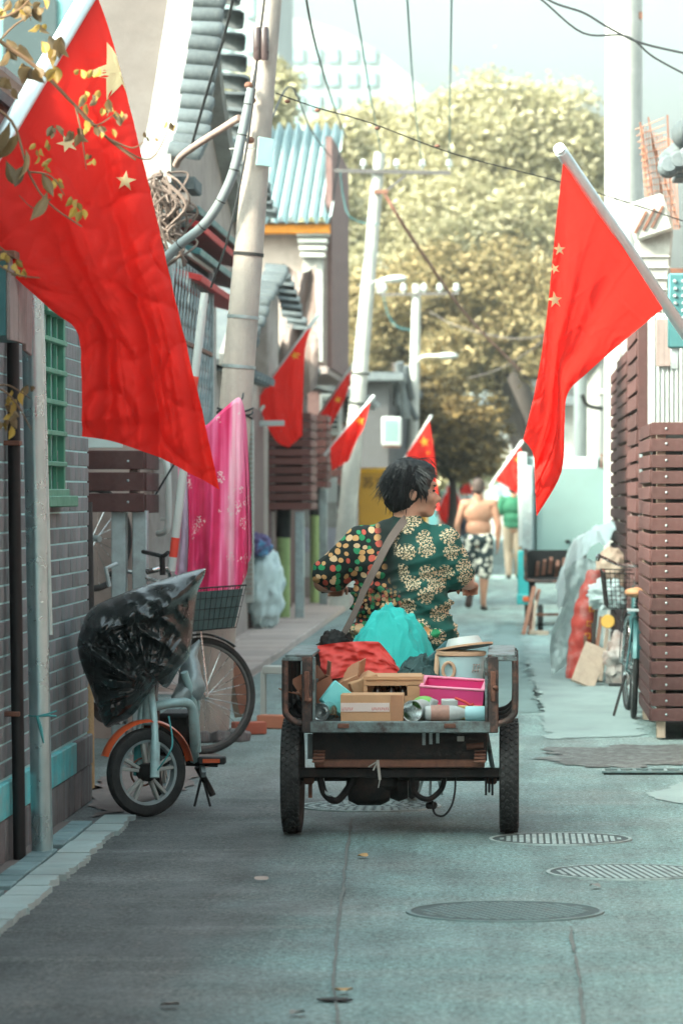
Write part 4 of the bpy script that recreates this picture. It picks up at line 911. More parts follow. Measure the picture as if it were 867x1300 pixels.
# ------------------------------------------------------------------ flags
def star_pts(r=1.0, rot=0.0):
    return [(q * math.cos(rot + math.pi / 2 + k * math.pi / 5), q * math.sin(rot + math.pi / 2 + k * math.pi / 5)) for k, q in enumerate([r, r * .39] * 5)]
def flag(label, pole, hoist, d0, d1, fly, stars, amp=.05, folds=3.0, seed=0, pole_r=.024, nu=60, nv=90, star_mat=None, hem=None, wr=1.0, group='red flags along the alley'):
    """cloth between a hoist edge on the pole and a hanging fly edge; all edges given as picture points with distance"""
    t = thing('flag', label, 'flag', tuple(P(*pole[0])), 0, group)
    a, b = P(*pole[0]), P(*pole[1])
    MB().tube([a, b], pole_r, 16).build('pole', m_flagpole, t, True)
    MB().tube([b, b.lerp(a, -.012)], pole_r * .92, 14).build('finial', m_flagpole, t, True)
    H = [P(*p) for p in hoist]; F = [P(*p) for p in fly]; D0 = cr([P(*p) for p in d0], 6); D1 = cr([P(*p) for p in d1], 6); F = cr(F, 5) if len(F) > 2 else F
    def S(u, v):
        h = poly_eval(H, u); f = poly_eval(F, u); a0 = poly_eval(D0, v); a1 = poly_eval(D1, v)
        p = h.lerp(f, v) + a0.lerp(a1, u) - (H[0].lerp(H[-1], u)).lerp(F[0].lerp(F[-1], u), v)
        env = min(1, v * 2.5 + .15)
        ph = 2 * math.pi * folds * (u + .25 * v * math.sin(seed)) + seed
        dy = amp * env * (math.sin(ph) + .35 * math.sin(2.1 * ph + 1.3 + 3 * v) * (.4 + .6 * math.sin(v * 4 + seed) ** 2) + .10 * math.sin(4.7 * ph + 5 * v) * math.sin(v * 6 + u * 4) ** 2)
        n1 = fbm((u * 3 + seed, v * 5, seed), 1.0, 4); rid = 1 - abs(noise.noise(Vector((p.x * 5 + p.z * 3 + seed, p.z * 4 - p.x * 2, seed)))) * 2
        dy += amp * .35 * n1 * env * wr + .022 * wr * env * max(rid, 0) ** 5
        for c0 in (.335, .665): dy += .010 * wr * math.exp(-abs(u - c0) * 55) * (.5 + .5 * math.sin(v * 9 + c0 * 20))
        for c0 in (.25, .5, .75): dy += .009 * wr * math.exp(-abs(v - c0 - .03 * math.sin(u * 5)) * 60) * (.5 + .5 * math.sin(u * 7 + c0 * 30))
        rid2 = 1 - abs(noise.noise(Vector((p.x * 9 - p.z * 6, p.z * 7, seed + 5)))) * 2
        dy += .011 * wr * env * max(rid2, 0) ** 4
        if hem:
            hv = hem(u)
            dy += .035 / (1 + math.exp((v - hv) * -260)) if hv else 0
        return p + Vector((0, dy, 0))
    cl = MB().grid(S, nu, nv).build('cloth', m_red, t, True, ang=180)
    for (u, v, r, rot) in stars:
        c = S(u, v); e = .01; su = (S(u + e, v) - S(u - e, v)) / (2 * e); sv = (S(u, v + e) - S(u, v - e)) / (2 * e)
        for side in (-1, 1):
            mb = MB(); vs_ = []; N_ = 3
            ring = star_pts(r, rot); full = []
            for i in range(10):
                a_, b_ = Vector(ring[i]), Vector(ring[(i + 1) % 10])
                for k in range(N_): full.append(a_.lerp(b_, k / N_))
            def ev(q):
                # walk from the centre on the cloth by world offsets in x and z
                A = Matrix(((su.x, sv.x), (su.z, sv.z)))
                try: d = A.inverted() @ Vector((q[0], q[1]))
                except Exception: d = Vector((0, 0))
                w_ = S(min(max(u + d[0], 0), 1), min(max(v + d[1], 0), 1)); return w_ + Vector((0, side * .004, 0))
            rings = [[ev((q.x * s_, q.y * s_)) for q in full] for s_ in (1, .66, .33)]
            n_ = len(full); vs_ = rings[0] + rings[1] + rings[2] + [ev((0, 0))]
            fs = [(l * n_ + i, l * n_ + (i + 1) % n_, (l + 1) * n_ + (i + 1) % n_, (l + 1) * n_ + i) for l in range(2) for i in range(n_)] + [(2 * n_ + i, 2 * n_ + (i + 1) % n_, 3 * n_) for i in range(n_)]
            mb.add(vs_, fs); mb.build('star', star_mat or m_star, cl, True, ang=180)
    return t
# big flag on the left
flag('huge red flag with pale stars hanging over the grey brick house', ((-130, 330, 8.0), (128, -12, 9.2)),
     [(-85, 265, 8.25), (128, -4, 9.18)],
     [(-85, 265, 8.25), (0, 338, 8.7), (70, 396, 8.95), (104, 425, 9.05), (107, 490, 9.0), (105, 554, 8.95)],
     [(128, -4, 9.18), (150, 62, 9.15), (187, 212, 9.1), (226, 385, 9.1), (258, 520, 9.1), (281, 622, 9.1)],
     [(105, 554, 8.95), (150, 562, 9.0), (215, 586, 9.05), (281, 622, 9.1)],
     [(.985, .165, .125, .35), (.86, .365, .04, -.1), (.60, .19, .036, .4)], amp=.042, folds=2.6, seed=1.3, pole_r=.034, nu=110, nv=170,
     hem=lambda u: .965 - .17 * u ** 1.6, wr=1.35)
flag('large red flag on a silver pole leaning out from the slatted covers', ((884, 466, 14.1), (712, 187, 12.4)),
     [(836, 398, 13.55), (716, 195, 12.45)],
     [(836, 398, 13.55), (790, 435, 13.3), (745, 474, 13.0), (720, 500, 12.9), (716, 540, 12.8), (712, 600, 12.75), (681, 655, 12.7)],
     [(716, 195, 12.45), (705, 290, 12.5), (694, 400, 12.55), (680, 490, 12.6), (664, 558, 12.65)],
     [(681, 655, 12.7), (679, 620, 12.7), (677, 578, 12.68), (664, 558, 12.65)],
     [(.93, .30, .035, .1), (.90, .475, .045, .15), (.96, .38, .03, .4)], amp=.04, folds=1.7, seed=.4, pole_r=.034, nu=90, nv=120)
SMALL = [
    ('red flag with yellow stars above the brown slatted cover', 26, (318, 519), (404, 398), (326, 507), (399, 405), [(326, 507), (336, 535), (350, 560), (366, 568)], [(399, 405), (387, 440), (384, 500), (383, 553)], [(366, 568), (383, 553)], [(.72, .14, .05, .3), (.84, .22, .022, .1)]),
    ('red flag held slanting in front of the small slatted cover', 31, (392, 548), (448, 462), (397, 540), (446, 467), [(397, 540), (398, 550), (400, 556), (402, 560)], [(446, 467), (440, 500), (425, 530), (410, 556)], [(402, 560), (410, 556)], [(.7, .25, .05, .3)]),
    ('red flag drooping by the leaning white pole', 29.3, (412, 578), (474, 503), (419, 568), (470, 508), [(419, 568), (419, 580), (420, 590), (421, 597)], [(470, 508), (462, 540), (452, 560), (442, 585)], [(421, 597), (442, 585)], [(.8, .2, .06, .2)]),
    ('red flag standing upright just behind the woman', 42, (512, 585), (547, 528), (516, 576), (544, 533), [(516, 576), (516, 595), (517, 615), (518, 632)], [(544, 533), (550, 570), (554, 610), (557, 648)], [(518, 632), (535, 640), (557, 648)], [(.72, .16, .10, .2), (.8, .32, .04, .2)]),
    ('red flag between the shirtless man and the box tricycle', 40, (622, 617), (663, 560), (628, 608), (660, 565), [(628, 608), (640, 616), (650, 622), (655, 626)], [(660, 565), (664, 590), (664, 610), (664, 622)], [(655, 626), (664, 622)], [(.8, .2, .05, .2)]),
    ('tiny far red flag beside the shirtless man, upper one', 58, (604, 640), (592, 598), (600, 628), (593, 602), [(600, 628), (594, 628), (588, 627), (584, 625)], [(593, 602), (590, 612), (587, 618), (584, 622)], [(584, 625), (584, 622)], []),
    ('tiny far red flag low beside the woman', 60, (592, 660), (577, 616), (588, 646), (579, 622), [(588, 646), (582, 648), (577, 648), (573, 648)], [(579, 622), (576, 632), (573, 640), (571, 644)], [(573, 648), (571, 644)], []),
    ('tiny far red flag on the right beyond the green shirted man', 66, (643, 655), (634, 625), (641, 648), (635, 627), [(641, 648), (637, 650), (632, 650), (628, 648)], [(635, 627), (632, 634), (629, 640), (626, 644)], [(628, 648), (626, 644)], []),
    ('tiny far red flag on the left beyond the yellow box', 70, (560, 640), (570, 612), (562, 634), (569, 614), [(562, 634), (564, 640), (567, 644), (570, 646)], [(569, 614), (572, 624), (573, 634), (573, 643)], [(570, 646), (573, 643)], []),
    ('small red flag hung low on the weathered row house', 54, (553, 655), (566, 622), (555, 650), (565, 625), [(555, 650), (558, 658), (562, 663), (566, 665)], [(565, 625), (568, 638), (570, 650), (571, 662)], [(566, 665), (571, 662)], []),
]
for k, (lb, Y, pa, pb_, ha, hb, d0, d1, fl, st) in enumerate(SMALL):
    z = lambda p, dy=0: (p[0], p[1], Y + dy)
    flag(lb, (z(pa, .15), z(pb_)), [z(ha), z(hb)], [z(p) for p in d0], [z(p) for p in d1], [z(p) for p in fl], st, amp=.03, folds=2.2, seed=k * 1.7 + .3, pole_r=.03 if Y > 50 else .022, nu=26, nv=36, star_mat=m_ystar)
t = thing('flag_bracket', 'pale horizontal steel bracket carrying the flag over the brown slatted cover', 'bracket', tuple(P(316, 537, 25.8)))
MB().bar(P(312, 538, 25.8), P(361, 537, 25.8), .05, .06, bev=.004).build('arm', m_whitepaint, t, True)
MB().bar(P(318, 540, 25.9), P(336, 515, 26), .03, .03).build('stay', m_offwhite, t, True)

# ------------------------------------------------------------------ trees
def leaf_mat(name, a, b_, c_):
    m = bpy.data.materials.new(name); m.use_nodes = True; t_ = m.node_tree; N = t_.nodes; L = t_.links; b = N['Principled BSDF']; out = N['Material Output']
    gi = N.new('ShaderNodeNewGeometry'); rp = N.new('ShaderNodeValToRGB'); rp.color_ramp.elements[0].color = (*a, 1); rp.color_ramp.elements[1].color = (*c_, 1)
    e = rp.color_ramp.elements.new(.5); e.color = (*b_, 1); L.new(gi.outputs['Random Per Island'], rp.inputs[0]); L.new(rp.outputs[0], b.inputs['Base Color'])
    b.inputs['Roughness'].default_value = .6; b.inputs['Specular IOR Level'].default_value = .3
    tr = N.new('ShaderNodeBsdfTranslucent'); L.new(rp.outputs[0], tr.inputs[0]); mx = N.new('ShaderNodeMixShader'); mx.inputs[0].default_value = .35
    L.new(b.outputs[0], mx.inputs[1]); L.new(tr.outputs[0], mx.inputs[2]); L.new(mx.outputs[0], out.inputs[0]); return m
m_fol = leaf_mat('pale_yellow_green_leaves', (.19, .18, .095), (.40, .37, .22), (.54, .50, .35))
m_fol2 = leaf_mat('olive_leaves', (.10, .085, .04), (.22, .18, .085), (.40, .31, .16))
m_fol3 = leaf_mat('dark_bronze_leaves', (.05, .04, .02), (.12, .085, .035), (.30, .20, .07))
def tree(label, base, h_trunk, lobes, n_leaf, leaf, mat, seed, trunk_r=.3, lean=(0, 0), group='trees at the end of the alley', top=None):
    t = thing('leafy_tree', label, 'tree', base, 0, group); rn = random.Random(seed); B = Vector(base)
    tp = B + Vector((lean[0], lean[1], h_trunk)); mb = MB()
    mb.tube(cr([B, B.lerp(tp, .5) + Vector((.15, 0, 0)), tp], 5), [trunk_r * (1 - .4 * k / 10) for k in range(11)], 12)
    for (c, r) in lobes:
        c = Vector(c); mid = tp.lerp(c, .5) + Vector((rn.uniform(-.4, .4), rn.uniform(-.4, .4), .3))
        mb.tube(cr([tp - Vector((0, 0, .2)), mid, c], 5), [trunk_r * .5 * (1 - .75 * k / 10) for k in range(11)], 8)
    mb.build('trunk', m_bark, t, True)
    tot = sum(r[0] * r[1] * r[2] for _, r in lobes); g = np.random.default_rng(seed); allv = []
    for (c, r) in lobes:
        n = int(n_leaf * r[0] * r[1] * r[2] / tot); ncl = max(10, n // 55); rr = np.array(r)
        d = g.normal(size=(ncl, 3)); d /= np.linalg.norm(d, axis=1)[:, None]
        q = np.sqrt(g.uniform(.12, 1, ncl)) * (1 + .3 * np.array([noise.noise(Vector(v) * 2.0 + Vector(c)) for v in d])); cl = np.array(c) + d * rr * q[:, None]; cs = g.uniform(.09, .34, ncl) * min(r)
        ix = g.integers(0, ncl, n); o_ = g.normal(size=(n, 3)) * np.array([1, 1, .62]) * cs[ix][:, None] * .75; p_ = cl[ix] + o_
        lo = g.random(n) < .10; u_ = g.normal(size=(n, 3)); u_ /= np.linalg.norm(u_, axis=1)[:, None]; p_[lo] = (np.array(c) + u_ * rr * np.sqrt(g.uniform(0, 1.12, n))[:, None])[lo]
        a_ = g.normal(size=(n, 3)) * np.array([1, 1, .6]); a_ /= np.linalg.norm(a_, axis=1)[:, None]; b_ = np.cross(a_, g.normal(size=(n, 3))); b_ /= np.linalg.norm(b_, axis=1)[:, None]
        s_ = (leaf * g.uniform(.5, 1.7, n))[:, None]; allv.append(np.stack([p_ - a_ * s_, p_ + b_ * s_ * .45, p_ + a_ * s_, p_ - b_ * s_ * .45], 1).reshape(-1, 3))
    V_ = np.concatenate(allv) - np.array(B); nf = len(V_) // 4; me = bpy.data.meshes.new('crown')
    me.vertices.add(len(V_)); me.vertices.foreach_set('co', V_.ravel()); me.loops.add(nf * 4); me.loops.foreach_set('vertex_index', np.arange(nf * 4)); me.polygons.add(nf); me.polygons.foreach_set('loop_start', np.arange(nf) * 4)
    me.update(calc_edges=True); me.validate(); me.materials.append(mat)
    link('crown', me, t); return t
def lobe(px, py, y, rx, rz, ry=None): return (tuple(P(px, py, y)), (rx * y / FPX, (ry if ry else rx * y / FPX), rz * y / FPX))
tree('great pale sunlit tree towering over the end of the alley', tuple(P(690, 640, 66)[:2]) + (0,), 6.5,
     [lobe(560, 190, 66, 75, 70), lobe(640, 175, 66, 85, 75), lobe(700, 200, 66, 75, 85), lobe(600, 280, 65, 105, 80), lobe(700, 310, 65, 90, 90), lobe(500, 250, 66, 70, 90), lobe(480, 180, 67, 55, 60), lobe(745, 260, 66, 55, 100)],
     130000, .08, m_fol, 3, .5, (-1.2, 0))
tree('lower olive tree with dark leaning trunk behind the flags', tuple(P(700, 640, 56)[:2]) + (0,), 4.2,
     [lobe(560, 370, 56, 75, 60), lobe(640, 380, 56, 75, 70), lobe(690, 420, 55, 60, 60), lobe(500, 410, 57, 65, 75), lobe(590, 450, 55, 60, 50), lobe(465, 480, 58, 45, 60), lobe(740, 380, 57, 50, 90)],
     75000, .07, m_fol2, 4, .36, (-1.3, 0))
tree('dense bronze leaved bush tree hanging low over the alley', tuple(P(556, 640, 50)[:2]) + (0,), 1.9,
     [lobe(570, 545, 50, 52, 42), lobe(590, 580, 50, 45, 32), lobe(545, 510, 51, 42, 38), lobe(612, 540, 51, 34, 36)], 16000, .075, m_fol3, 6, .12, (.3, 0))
tree('tree crown glimpsed left of the concrete pole behind the gable', tuple(P(300, 640, 48)[:2]) + (0,), 4.5,
     [lobe(305, 150, 48, 50, 55), lobe(340, 175, 50, 40, 60), lobe(275, 190, 49, 40, 50), lobe(350, 130, 52, 35, 40)], 24000, .08, m_fol, 8, .25)
tree('yellowish tree behind the corrugated roof house', tuple(P(420, 640, 62)[:2]) + (0,), 5,
     [lobe(420, 300, 62, 45, 80), lobe(445, 380, 60, 40, 70), lobe(430, 200, 63, 40, 60), lobe(455, 470, 58, 35, 50)], 28000, .08, m_fol, 9, .3)
tree('bushy light green tree low at the far end of the alley', tuple(P(555, 640, 74)[:2]) + (0,), 1.2,
     [lobe(560, 600, 74, 45, 28), lobe(600, 590, 76, 45, 32)], 5000, .12, m_fol, 10, .15)

# overhanging branch in the top left corner
br = thing('overhanging_branch', 'leafy branch with bronze and yellow leaves overhanging the big flag', 'branch', tuple(P(-170, 300, 7.6)))
BY = 8.0
stems = [([(-170, 60, 7.8), (-60, 10, 7.9), (0, 52, 8.0), (50, 88, 8.0), (95, 133, 8.05), (140, 178, 8.1), (175, 205, 8.1)], .011),
         ([(95, 133, 8.05), (120, 160, 8.05), (145, 150, 8.1)], .005), ([(110, 150, 8.05), (150, 185, 8.1), (195, 205, 8.15), (222, 160, 8.2)], .0045),
         ([(140, 178, 8.1), (170, 190, 8.1), (185, 182, 8.1)], .004), ([(98, 138, 8.05), (104, 170, 8.0), (110, 215, 8.0)], .004),
         ([(-150, 150, 7.8), (-40, 130, 7.8), (10, 150, 7.85), (32, 215, 7.85), (58, 255, 7.85), (100, 285, 7.85)], .007),
         ([(32, 215, 7.85), (60, 220, 7.85), (78, 245, 7.85)], .004), ([(0, 52, 8), (22, 30, 8), (60, 8, 8), (62, -8, 8)], .004),
         ([(-60, 10, 7.9), (-10, 20, 7.9), (20, 10, 7.9), (40, -10, 7.9)], .006), ([(-120, 320, 7.8), (-30, 325, 7.8), (12, 345, 7.8), (45, 350, 7.8)], .005),
         ([(-120, 480, 7.8), (-20, 490, 7.8), (10, 505, 7.8), (34, 545, 7.8)], .005), ([(-20, 490, 7.8), (5, 488, 7.8), (33, 505, 7.8)], .004),
         ([(-100, 300, 7.85), (-20, 305, 7.85), (6, 320, 7.85), (24, 330, 7.85)], .004), ([(60, 250, 7.85), (40, 262, 7.85), (20, 245, 7.85)], .003)]
for pts, r in stems:
    c = cr([P(*p) for p in pts], 5); MB().tube(c, [r * (1 - .65 * k / (len(c) - 1)) for k in range(len(c))], 6).build('twig', m_twig, br, True)
def leaf_mesh(shape):
    m_ = MB()
    def fn(u, v):
        w_ = math.sin(math.pi * min(v * 1.02, 1)) ** (.95 if shape == 0 else 1.2) * (.30 if shape == 0 else .17)
        x = (u - .5) * 2 * w_; return (x, .55 * abs(x) - .30 * v * v + .12 * math.sin(v * 11) * abs(x), -v)
    m_.grid(fn, 4, 8); return m_.mesh('leaf', ang=180)
lms = []
for sh in (0, 1):
    for mm in (m_leaf, m_leafy):
        me = leaf_mesh(sh); me.materials.append(mm); lms.append(me)
rn = random.Random(12); base = parent_matrix(br).inverted()
def put_leaf(px, py, y, s, yellow=False, long_=False):
    o = link('leaf', lms[(2 if long_ else 0) + (1 if yellow else 0)], br, base @ P(px, py, y), (rn.uniform(-.5, .5), rn.uniform(-1.0, 1.0), rn.uniform(-1.1, 1.1))); o.scale = (s, s, s)
for (x, y_, n, sp, s, yl) in ((20, 62, 5, 14, .085, .1), (34, 90, 4, 10, .075, .1), (60, 62, 3, 9, .07, .4), (72, 55, 3, 6, .08, .2), (40, 95, 2, 5, .09, 0), (66, 92, 2, 6, .07, 1), (100, 92, 2, 8, .05, .9),
                              (118, 92, 2, 7, .055, .9), (120, 130, 9, 16, .05, .4), (140, 150, 9, 14, .045, .3), (120, 165, 6, 12, .045, .9), (132, 168, 4, 8, .045, .6), (70, 170, 4, 10, .05, 0), (84, 172, 3, 6, .05, 0),
                              (96, 176, 4, 6, .05, 0), (18, 15, 9, 22, .06, .3), (40, 12, 8, 16, .055, .4), (55, 40, 3, 6, .05, .9), (6, 110, 5, 10, .06, .2), (10, 20, 4, 8, .05, .8), (150, 150, 4, 8, .045, .3),
                              (112, 205, 4, 8, .03, .6), (55, 195, 6, 14, .035, .9), (60, 215, 5, 12, .035, .8), (90, 258, 4, 10, .05, 1), (100, 270, 4, 6, .05, 1), (70, 235, 5, 10, .04, .9), (5, 330, 5, 12, .05, .8), (22, 345, 7, 12, .045, .7),
                              (15, 510, 6, 10, .05, .6), (20, 530, 6, 10, .05, .5), (32, 500, 3, 6, .05, .5), (8, 545, 5, 8, .05, .5), (215, 160, 3, 6, .04, .8), (190, 180, 3, 6, .03, .6)):
    for k in range(n): put_leaf(x + rn.uniform(-sp, sp), y_ + rn.uniform(-sp, sp) * .7 - 8, BY + rn.uniform(-.12, .12), s * rn.uniform(.6, 1.0), rn.random() < yl)
for (x, y_, s) in ((8, 150, .16), (20, 165, .15), (28, 185, .12), (3, 200, .12), (56, 240, .13), (30, 205, .12), (48, 215, .1)): put_leaf(x, y_, 7.85, s, False, True)

# ------------------------------------------------------------------ far buildings
m_far = M('pale_far_facade', (.24, .29, .29), .8, var=.05, scale=.2)
m_far2 = M('pale_cyan_facade', (.25, .46, .47), .7, var=.08, scale=.1)
m_farwin = M('pale_cyan_glazing', (.17, .27, .28), .5, var=.1, scale=.3, spec=.6)
def far_block(label, x0, x1, ytop, Y, depth, mat, cols, rows, wx, wh, curve=0, win_y=None):
    t = thing('office_building', label, 'building', tuple(P((x0 + x1) / 2, 600, Y)[:2]) + (0,))
    a = P(x0, ytop, Y); b = P(x1, ytop, Y)
    n = 16; pts = []
    for k in range(n + 1):
        u = k / n; pts.append((a.x + (b.x - a.x) * u, a.z - curve * (u ** 2.0) if curve > 0 else a.z + curve * (1 - u) ** 2))
    poly = [(a.x, 0)] + pts + [(b.x, 0)]
    MB().prism(poly, depth, Matrix(((1, 0, 0, 0), (0, 0, 1, Y), (0, 1, 0, 0), (0, 0, 0, 1)))).build('wall', mat, t, True)
    inv = parent_matrix(t).inverted()
    wm = MB().box((0, 0, 0), (wx, .3, wh)).mesh('window'); wm.materials.append(m_farwin)
    for i in cols:
        for j in rows:
            p = P(i, j, Y); 
            o = link('window', wm, t, inv @ Vector((p.x, Y - .12, p.z)))
    return t
far_block('pale hazy office building with sloping curved roof behind the trees', 352, 640, 22, 190, 20, m_far, [378, 400, 422, 446, 470], [70, 100, 130, 160], .9, 1.15, 14)
far_block('pale tower with tall cyan window bands behind the gable house', 92, 352, -60, 160, 20, m_far, [262, 275, 288, 318, 332], [-40, 5, 50, 95, 140], .55, 1.9)
# white far houses closing the view
t = thing('white_house', 'bright white house closing the far end of the alley', 'house', (0, 84, 0))
MB().box((1.2, 86, 2.3), (9, 4, 4.6)).build('wall', m_plaster, t, True)
MB().box((1.2, 85.8, 4.75), (9.6, 4.8, .3)).build('roof', m_rooftile, t, True)
for x in (-1.6, -.2, 1.2): 
    wn = MB().box((x, 83.97, 1.9), (.8, .1, 1.2)).build('window', m_farwin, t, True); MB().box((x, 83.9, 1.25), (1.0, .2, .1)).build('sill', m_offwhite, t, True)
MB().box((-2.7, 83.96, 1.1), (1.0, .1, 2.2)).build('door', m_tealbox, t, True)
rw = thing('white_house', 'white rendered house behind the box tricycle', 'house', (2.2, 36, 0))
MB().box((3.2, 36.5, 1.75), (3.8, 17, 3.5)).build('wall', m_plaster, rw, True)
MB().box((3.15, 36.5, 3.58), (4.1, 17.4, .16), bev=.02).build('roof_slab', m_offwhite, rw, True)
MB().box((1.28, 33, 1.4), (.06, 1.0, 1.2), bev=.01).build('window', m_winglass, rw, True)
MB().box((1.22, 29.6, 2.75), (.28, .5, .06), bev=.008).build('shelf_bracket', m_offwhite, rw, True)
MB().box((1.7, 27.96, 2.35), (.55, .06, .7), bev=.01).build('vent_panel', m_greyplaster, rw, True)
lw = thing('far_house', 'weathered row house beyond the dark house on the left', 'house', (-4, 62, 0))
MB().box((-4.4, 63, 1.7), (3.6, 17, 3.4)).build('wall', m_plaster2, lw, True); MB().box((-4.3, 63, 3.5), (4.2, 17.4, .3)).build('roof', m_rooftile, lw, True)
rw2 = thing('far_house', 'pale row house beyond the rendered house on the right', 'house', (4, 62, 0))
MB().box((4.6, 62, 1.7), (4.6, 30, 3.4)).build('wall', m_plaster, rw2, True); MB().box((4.5, 62, 3.5), (5.0, 30.4, .25)).build('roof', m_rooftile, rw2, True)
t = thing('white_pipe', 'white upright pipe in front of the rendered house', 'pipe', (.98, 34, 0))
MB().tube([(.98, 34, 0), (.98, 34, 3.2)], .095, 16).build('shaft', m_whitepaint, t, True)
MB().tube(cr([(1.0, 33.9, 2.9), (1.08, 33.9, 2.75), (1.3, 33.9, 2.7)], 5), .03, 8).build('bent_branch', m_rubber, t, True)
# ------------------------------------------------------------------ right side fittings
cab = thing('ribbed_cabinet', 'white ribbed metal cabinet with small teal label above the slatted cover', 'cabinet', (1.2, 15.0, 1.95))
x0, x1, yc, z0, z1 = .875, 1.75, 15.05, 1.885, 2.64
MB().box(((x0 + x1) / 2, yc + .22, (z0 + z1) / 2), (x1 - x0, .44, z1 - z0), bev=.012).build('case', m_whitepaint, cab, True)
rm = MB().box((0, 0, 0), (.016, .014, z1 - z0 - .03), bev=.004).mesh('rib'); rm.materials.append(m_whitepaint); inv = parent_matrix(cab).inverted()
for k in range(30): link('rib', rm, cab, inv @ Vector((x0 + .025 + k * .029, yc - .004, (z0 + z1) / 2)))
MB().box((.945, yc - .016, 1.925), (.07, .006, .03)).build('label_plate', m_tealbox, cab, True)
MB().box((1.3, yc + .2, z0 - .03), (.8, .3, .05), bev=.005).build('base_rail', m_rust, cab, True)
MB().box((.965, yc - .03, 2.45), (.11, .012, .30), bev=.003).build('access_hatch', m_board, cab, True)
eb = thing('electric_box', 'teal electric box with rows of terminals behind the right flag pole', 'electric box', (1.08, 14.55, 2.4))
MB().box((1.16, 14.62, 2.62), (.40, .12, .46), bev=.01).build('case', m_tealbox, eb, True)
for r_ in range(7):
    for c_ in range(2): MB().lathe([(.0005, .014), (.010, .013), (.013, 0)], 10, Matrix.Translation((1.0 + c_ * .05 + .003 * (r_ % 2), 14.559, 2.80 - r_ * .045)) @ Matrix.Rotation(R(90), 4, 'X'), caps=False).build('terminal', m_post, eb, True)
MB().box((1.0, 14.6, 2.36), (.05, .03, .2), bev=.004).build('bracket', m_post, eb, True)
MB().box((1.1, 14.72, 2.62), (.06, .1, .5)).build('back_rail', m_rust, eb, True)
wa = thing('air_conditioner', 'tilted old white air conditioner case above the narrow slatted cover', 'air conditioner', (1.0, 17.3, 2.75), 0, 'air conditioners on the house walls')
MB().box((1.02, 17.4, 3.12), (.26, .5, .64), Euler((0, R(4), 0)), bev=.02).build('case', m_plaster, wa, True)
MB().box((1.0, 17.3, 3.5), (.28, .5, .28), Euler((0, R(-18), 0)), bev=.02).build('hood', m_offwhite, wa, True)
for k in range(3): MB().box((.93 + k * .06, 17.04, 3.46 + k * .02), (.018, .012, .18), Euler((0, R(28), 0))).build('slot', m_rust, wa, True)
for k in range(5): MB().box((1.02, 17.14, 2.9 + k * .08), (.25, .012, .012)).build('seam', m_offwhite, wa, True)
rm_ = thing('rusty_trellis', 'rusty bent mesh panels and rebar standing above the old air conditioner', 'trellis', (1.1, 18.2, 3.3))
for (a, b) in (((812, 155, 18.2), (836, 292, 18.2)), ((822, 150, 18.3), (846, 285, 18.3)), ((847, 145, 18.1), (853, 300, 18.1)), ((829, 185, 18.3), (862, 290, 18.3)), ((815, 185, 18.3), (826, 290, 18.3))):
    MB().bar(P(*a), P(*b), .05 if a[0] != 847 else .055, .012).build('bar', m_rust, rm_, True)
mb = MB()
for k in range(14):
    a = P(812 + k * 3.4, 160 + k * 1.5, 18.25); b = P(822 + k * 3.0, 292, 18.25); mb.tube([a, b], .004, 4)
for k in range(16):
    a = P(806 + k * 1.4, 165 + k * 8, 18.24); b = P(842 + k * 1.2, 150 + k * 9, 18.24); mb.tube([a, b], .004, 4)
mb.build('wire_mesh', M('orange_rust_wire', (.42, .20, .13), .85), rm_, True)
MB().bar((1.0, 18.3, 3.2), (1.5, 18.3, 3.2), .06, .06).build('foot_rail', m_rust, rm_, True)
hR = thing('tiled_house', 'house on the right whose grey tiled eave end juts over the covers', 'house', (2.4, 16, 0))
MB().box((2.9, 6.0, 1.5), (2.2, 24, 3.0)).build('wall', m_brownbrick, hR, True)
MB().box((2.85, 6.0, 3.1), (2.6, 24.3, .2)).build('roof', m_rooftile, hR, True)
inv = parent_matrix(hR).inverted()
MB().tube(cr([P(900, 165, 16.5), P(880, 180, 16.5), P(855, 198, 16.5), P(838, 207, 16.5)], 5), [.1, .1, .1, .1, .1, .1, .1, .09, .08, .08, .075, .07, .065, .06, .05, .04], 12).build('eave_ridge', m_rooftile, hR, True)
for k in range(5): MB().lathe([(.0005, .03), (.05, .028), (.075, .0), (.075, -.06)], 14, Matrix.Translation(P(848 + k * 13, 210 - k * 6, 16.35)) @ Matrix.Rotation(R(80), 4, 'X'), caps=False).build('tile_end', m_rooftile, hR, True)
MB().ell(P(866, 170, 16.4), (.08, .08, .1)).build('ridge_ornament', m_rooftile, hR, True)
MB().box(P(872, 222, 16.6), (.2, .3, .08), bev=.01).build('corbel', m_rooftile, hR, True)
MB().box((1.75, 16.9, 3.1), (.5, 1.4, 1.4)).build('corner_wall', m_greyplaster, hR, True)

# ------------------------------------------------------------------ box tricycle
m_van = M('pale_van_panel', (.17, .26, .25), .45, .1, var=.1, scale=2, dirt=((.16, .23, .22), .5, 2.5), coat=.15)
m_tealvan = M('turquoise_vehicle_paint', (.04, .36, .36), .4, var=.12, coat=.3)
bt = thing('box_tricycle', 'pale metal box tricycle with turquoise cab corner parked by the white house', 'tricycle', (.6, 27, 0))
Yb = 26.2
MB().box((.60, Yb + .9, 1.27), (.98, 1.7, 1.26), bev=.02).build('box_body', m_van, bt, True)
dr = MB().box((.665, Yb + .02, 1.22), (.80, .05, 1.12), bev=.012).build('rear_door', m_van, bt, True)
MB().box((.6, Yb + .015, 1.83), (.72, .04, .13), bev=.008).build('top_panel', m_whitepaint, bt, True)
MB().box((1.0, Yb + .0, 1.85), (.02, .03, .16)).build('hinge', m_rust, dr, True)
MB().box((.62, Yb - .02, .95), (.05, .05, .03), bev=.005).build('handle', m_black, dr, True)
MB().box((.18, Yb - .02, 1.22), (.13, .07, 1.16), Euler((0, 0, R(-25))), bev=.01).build('corner_pillar', m_post, bt, True)
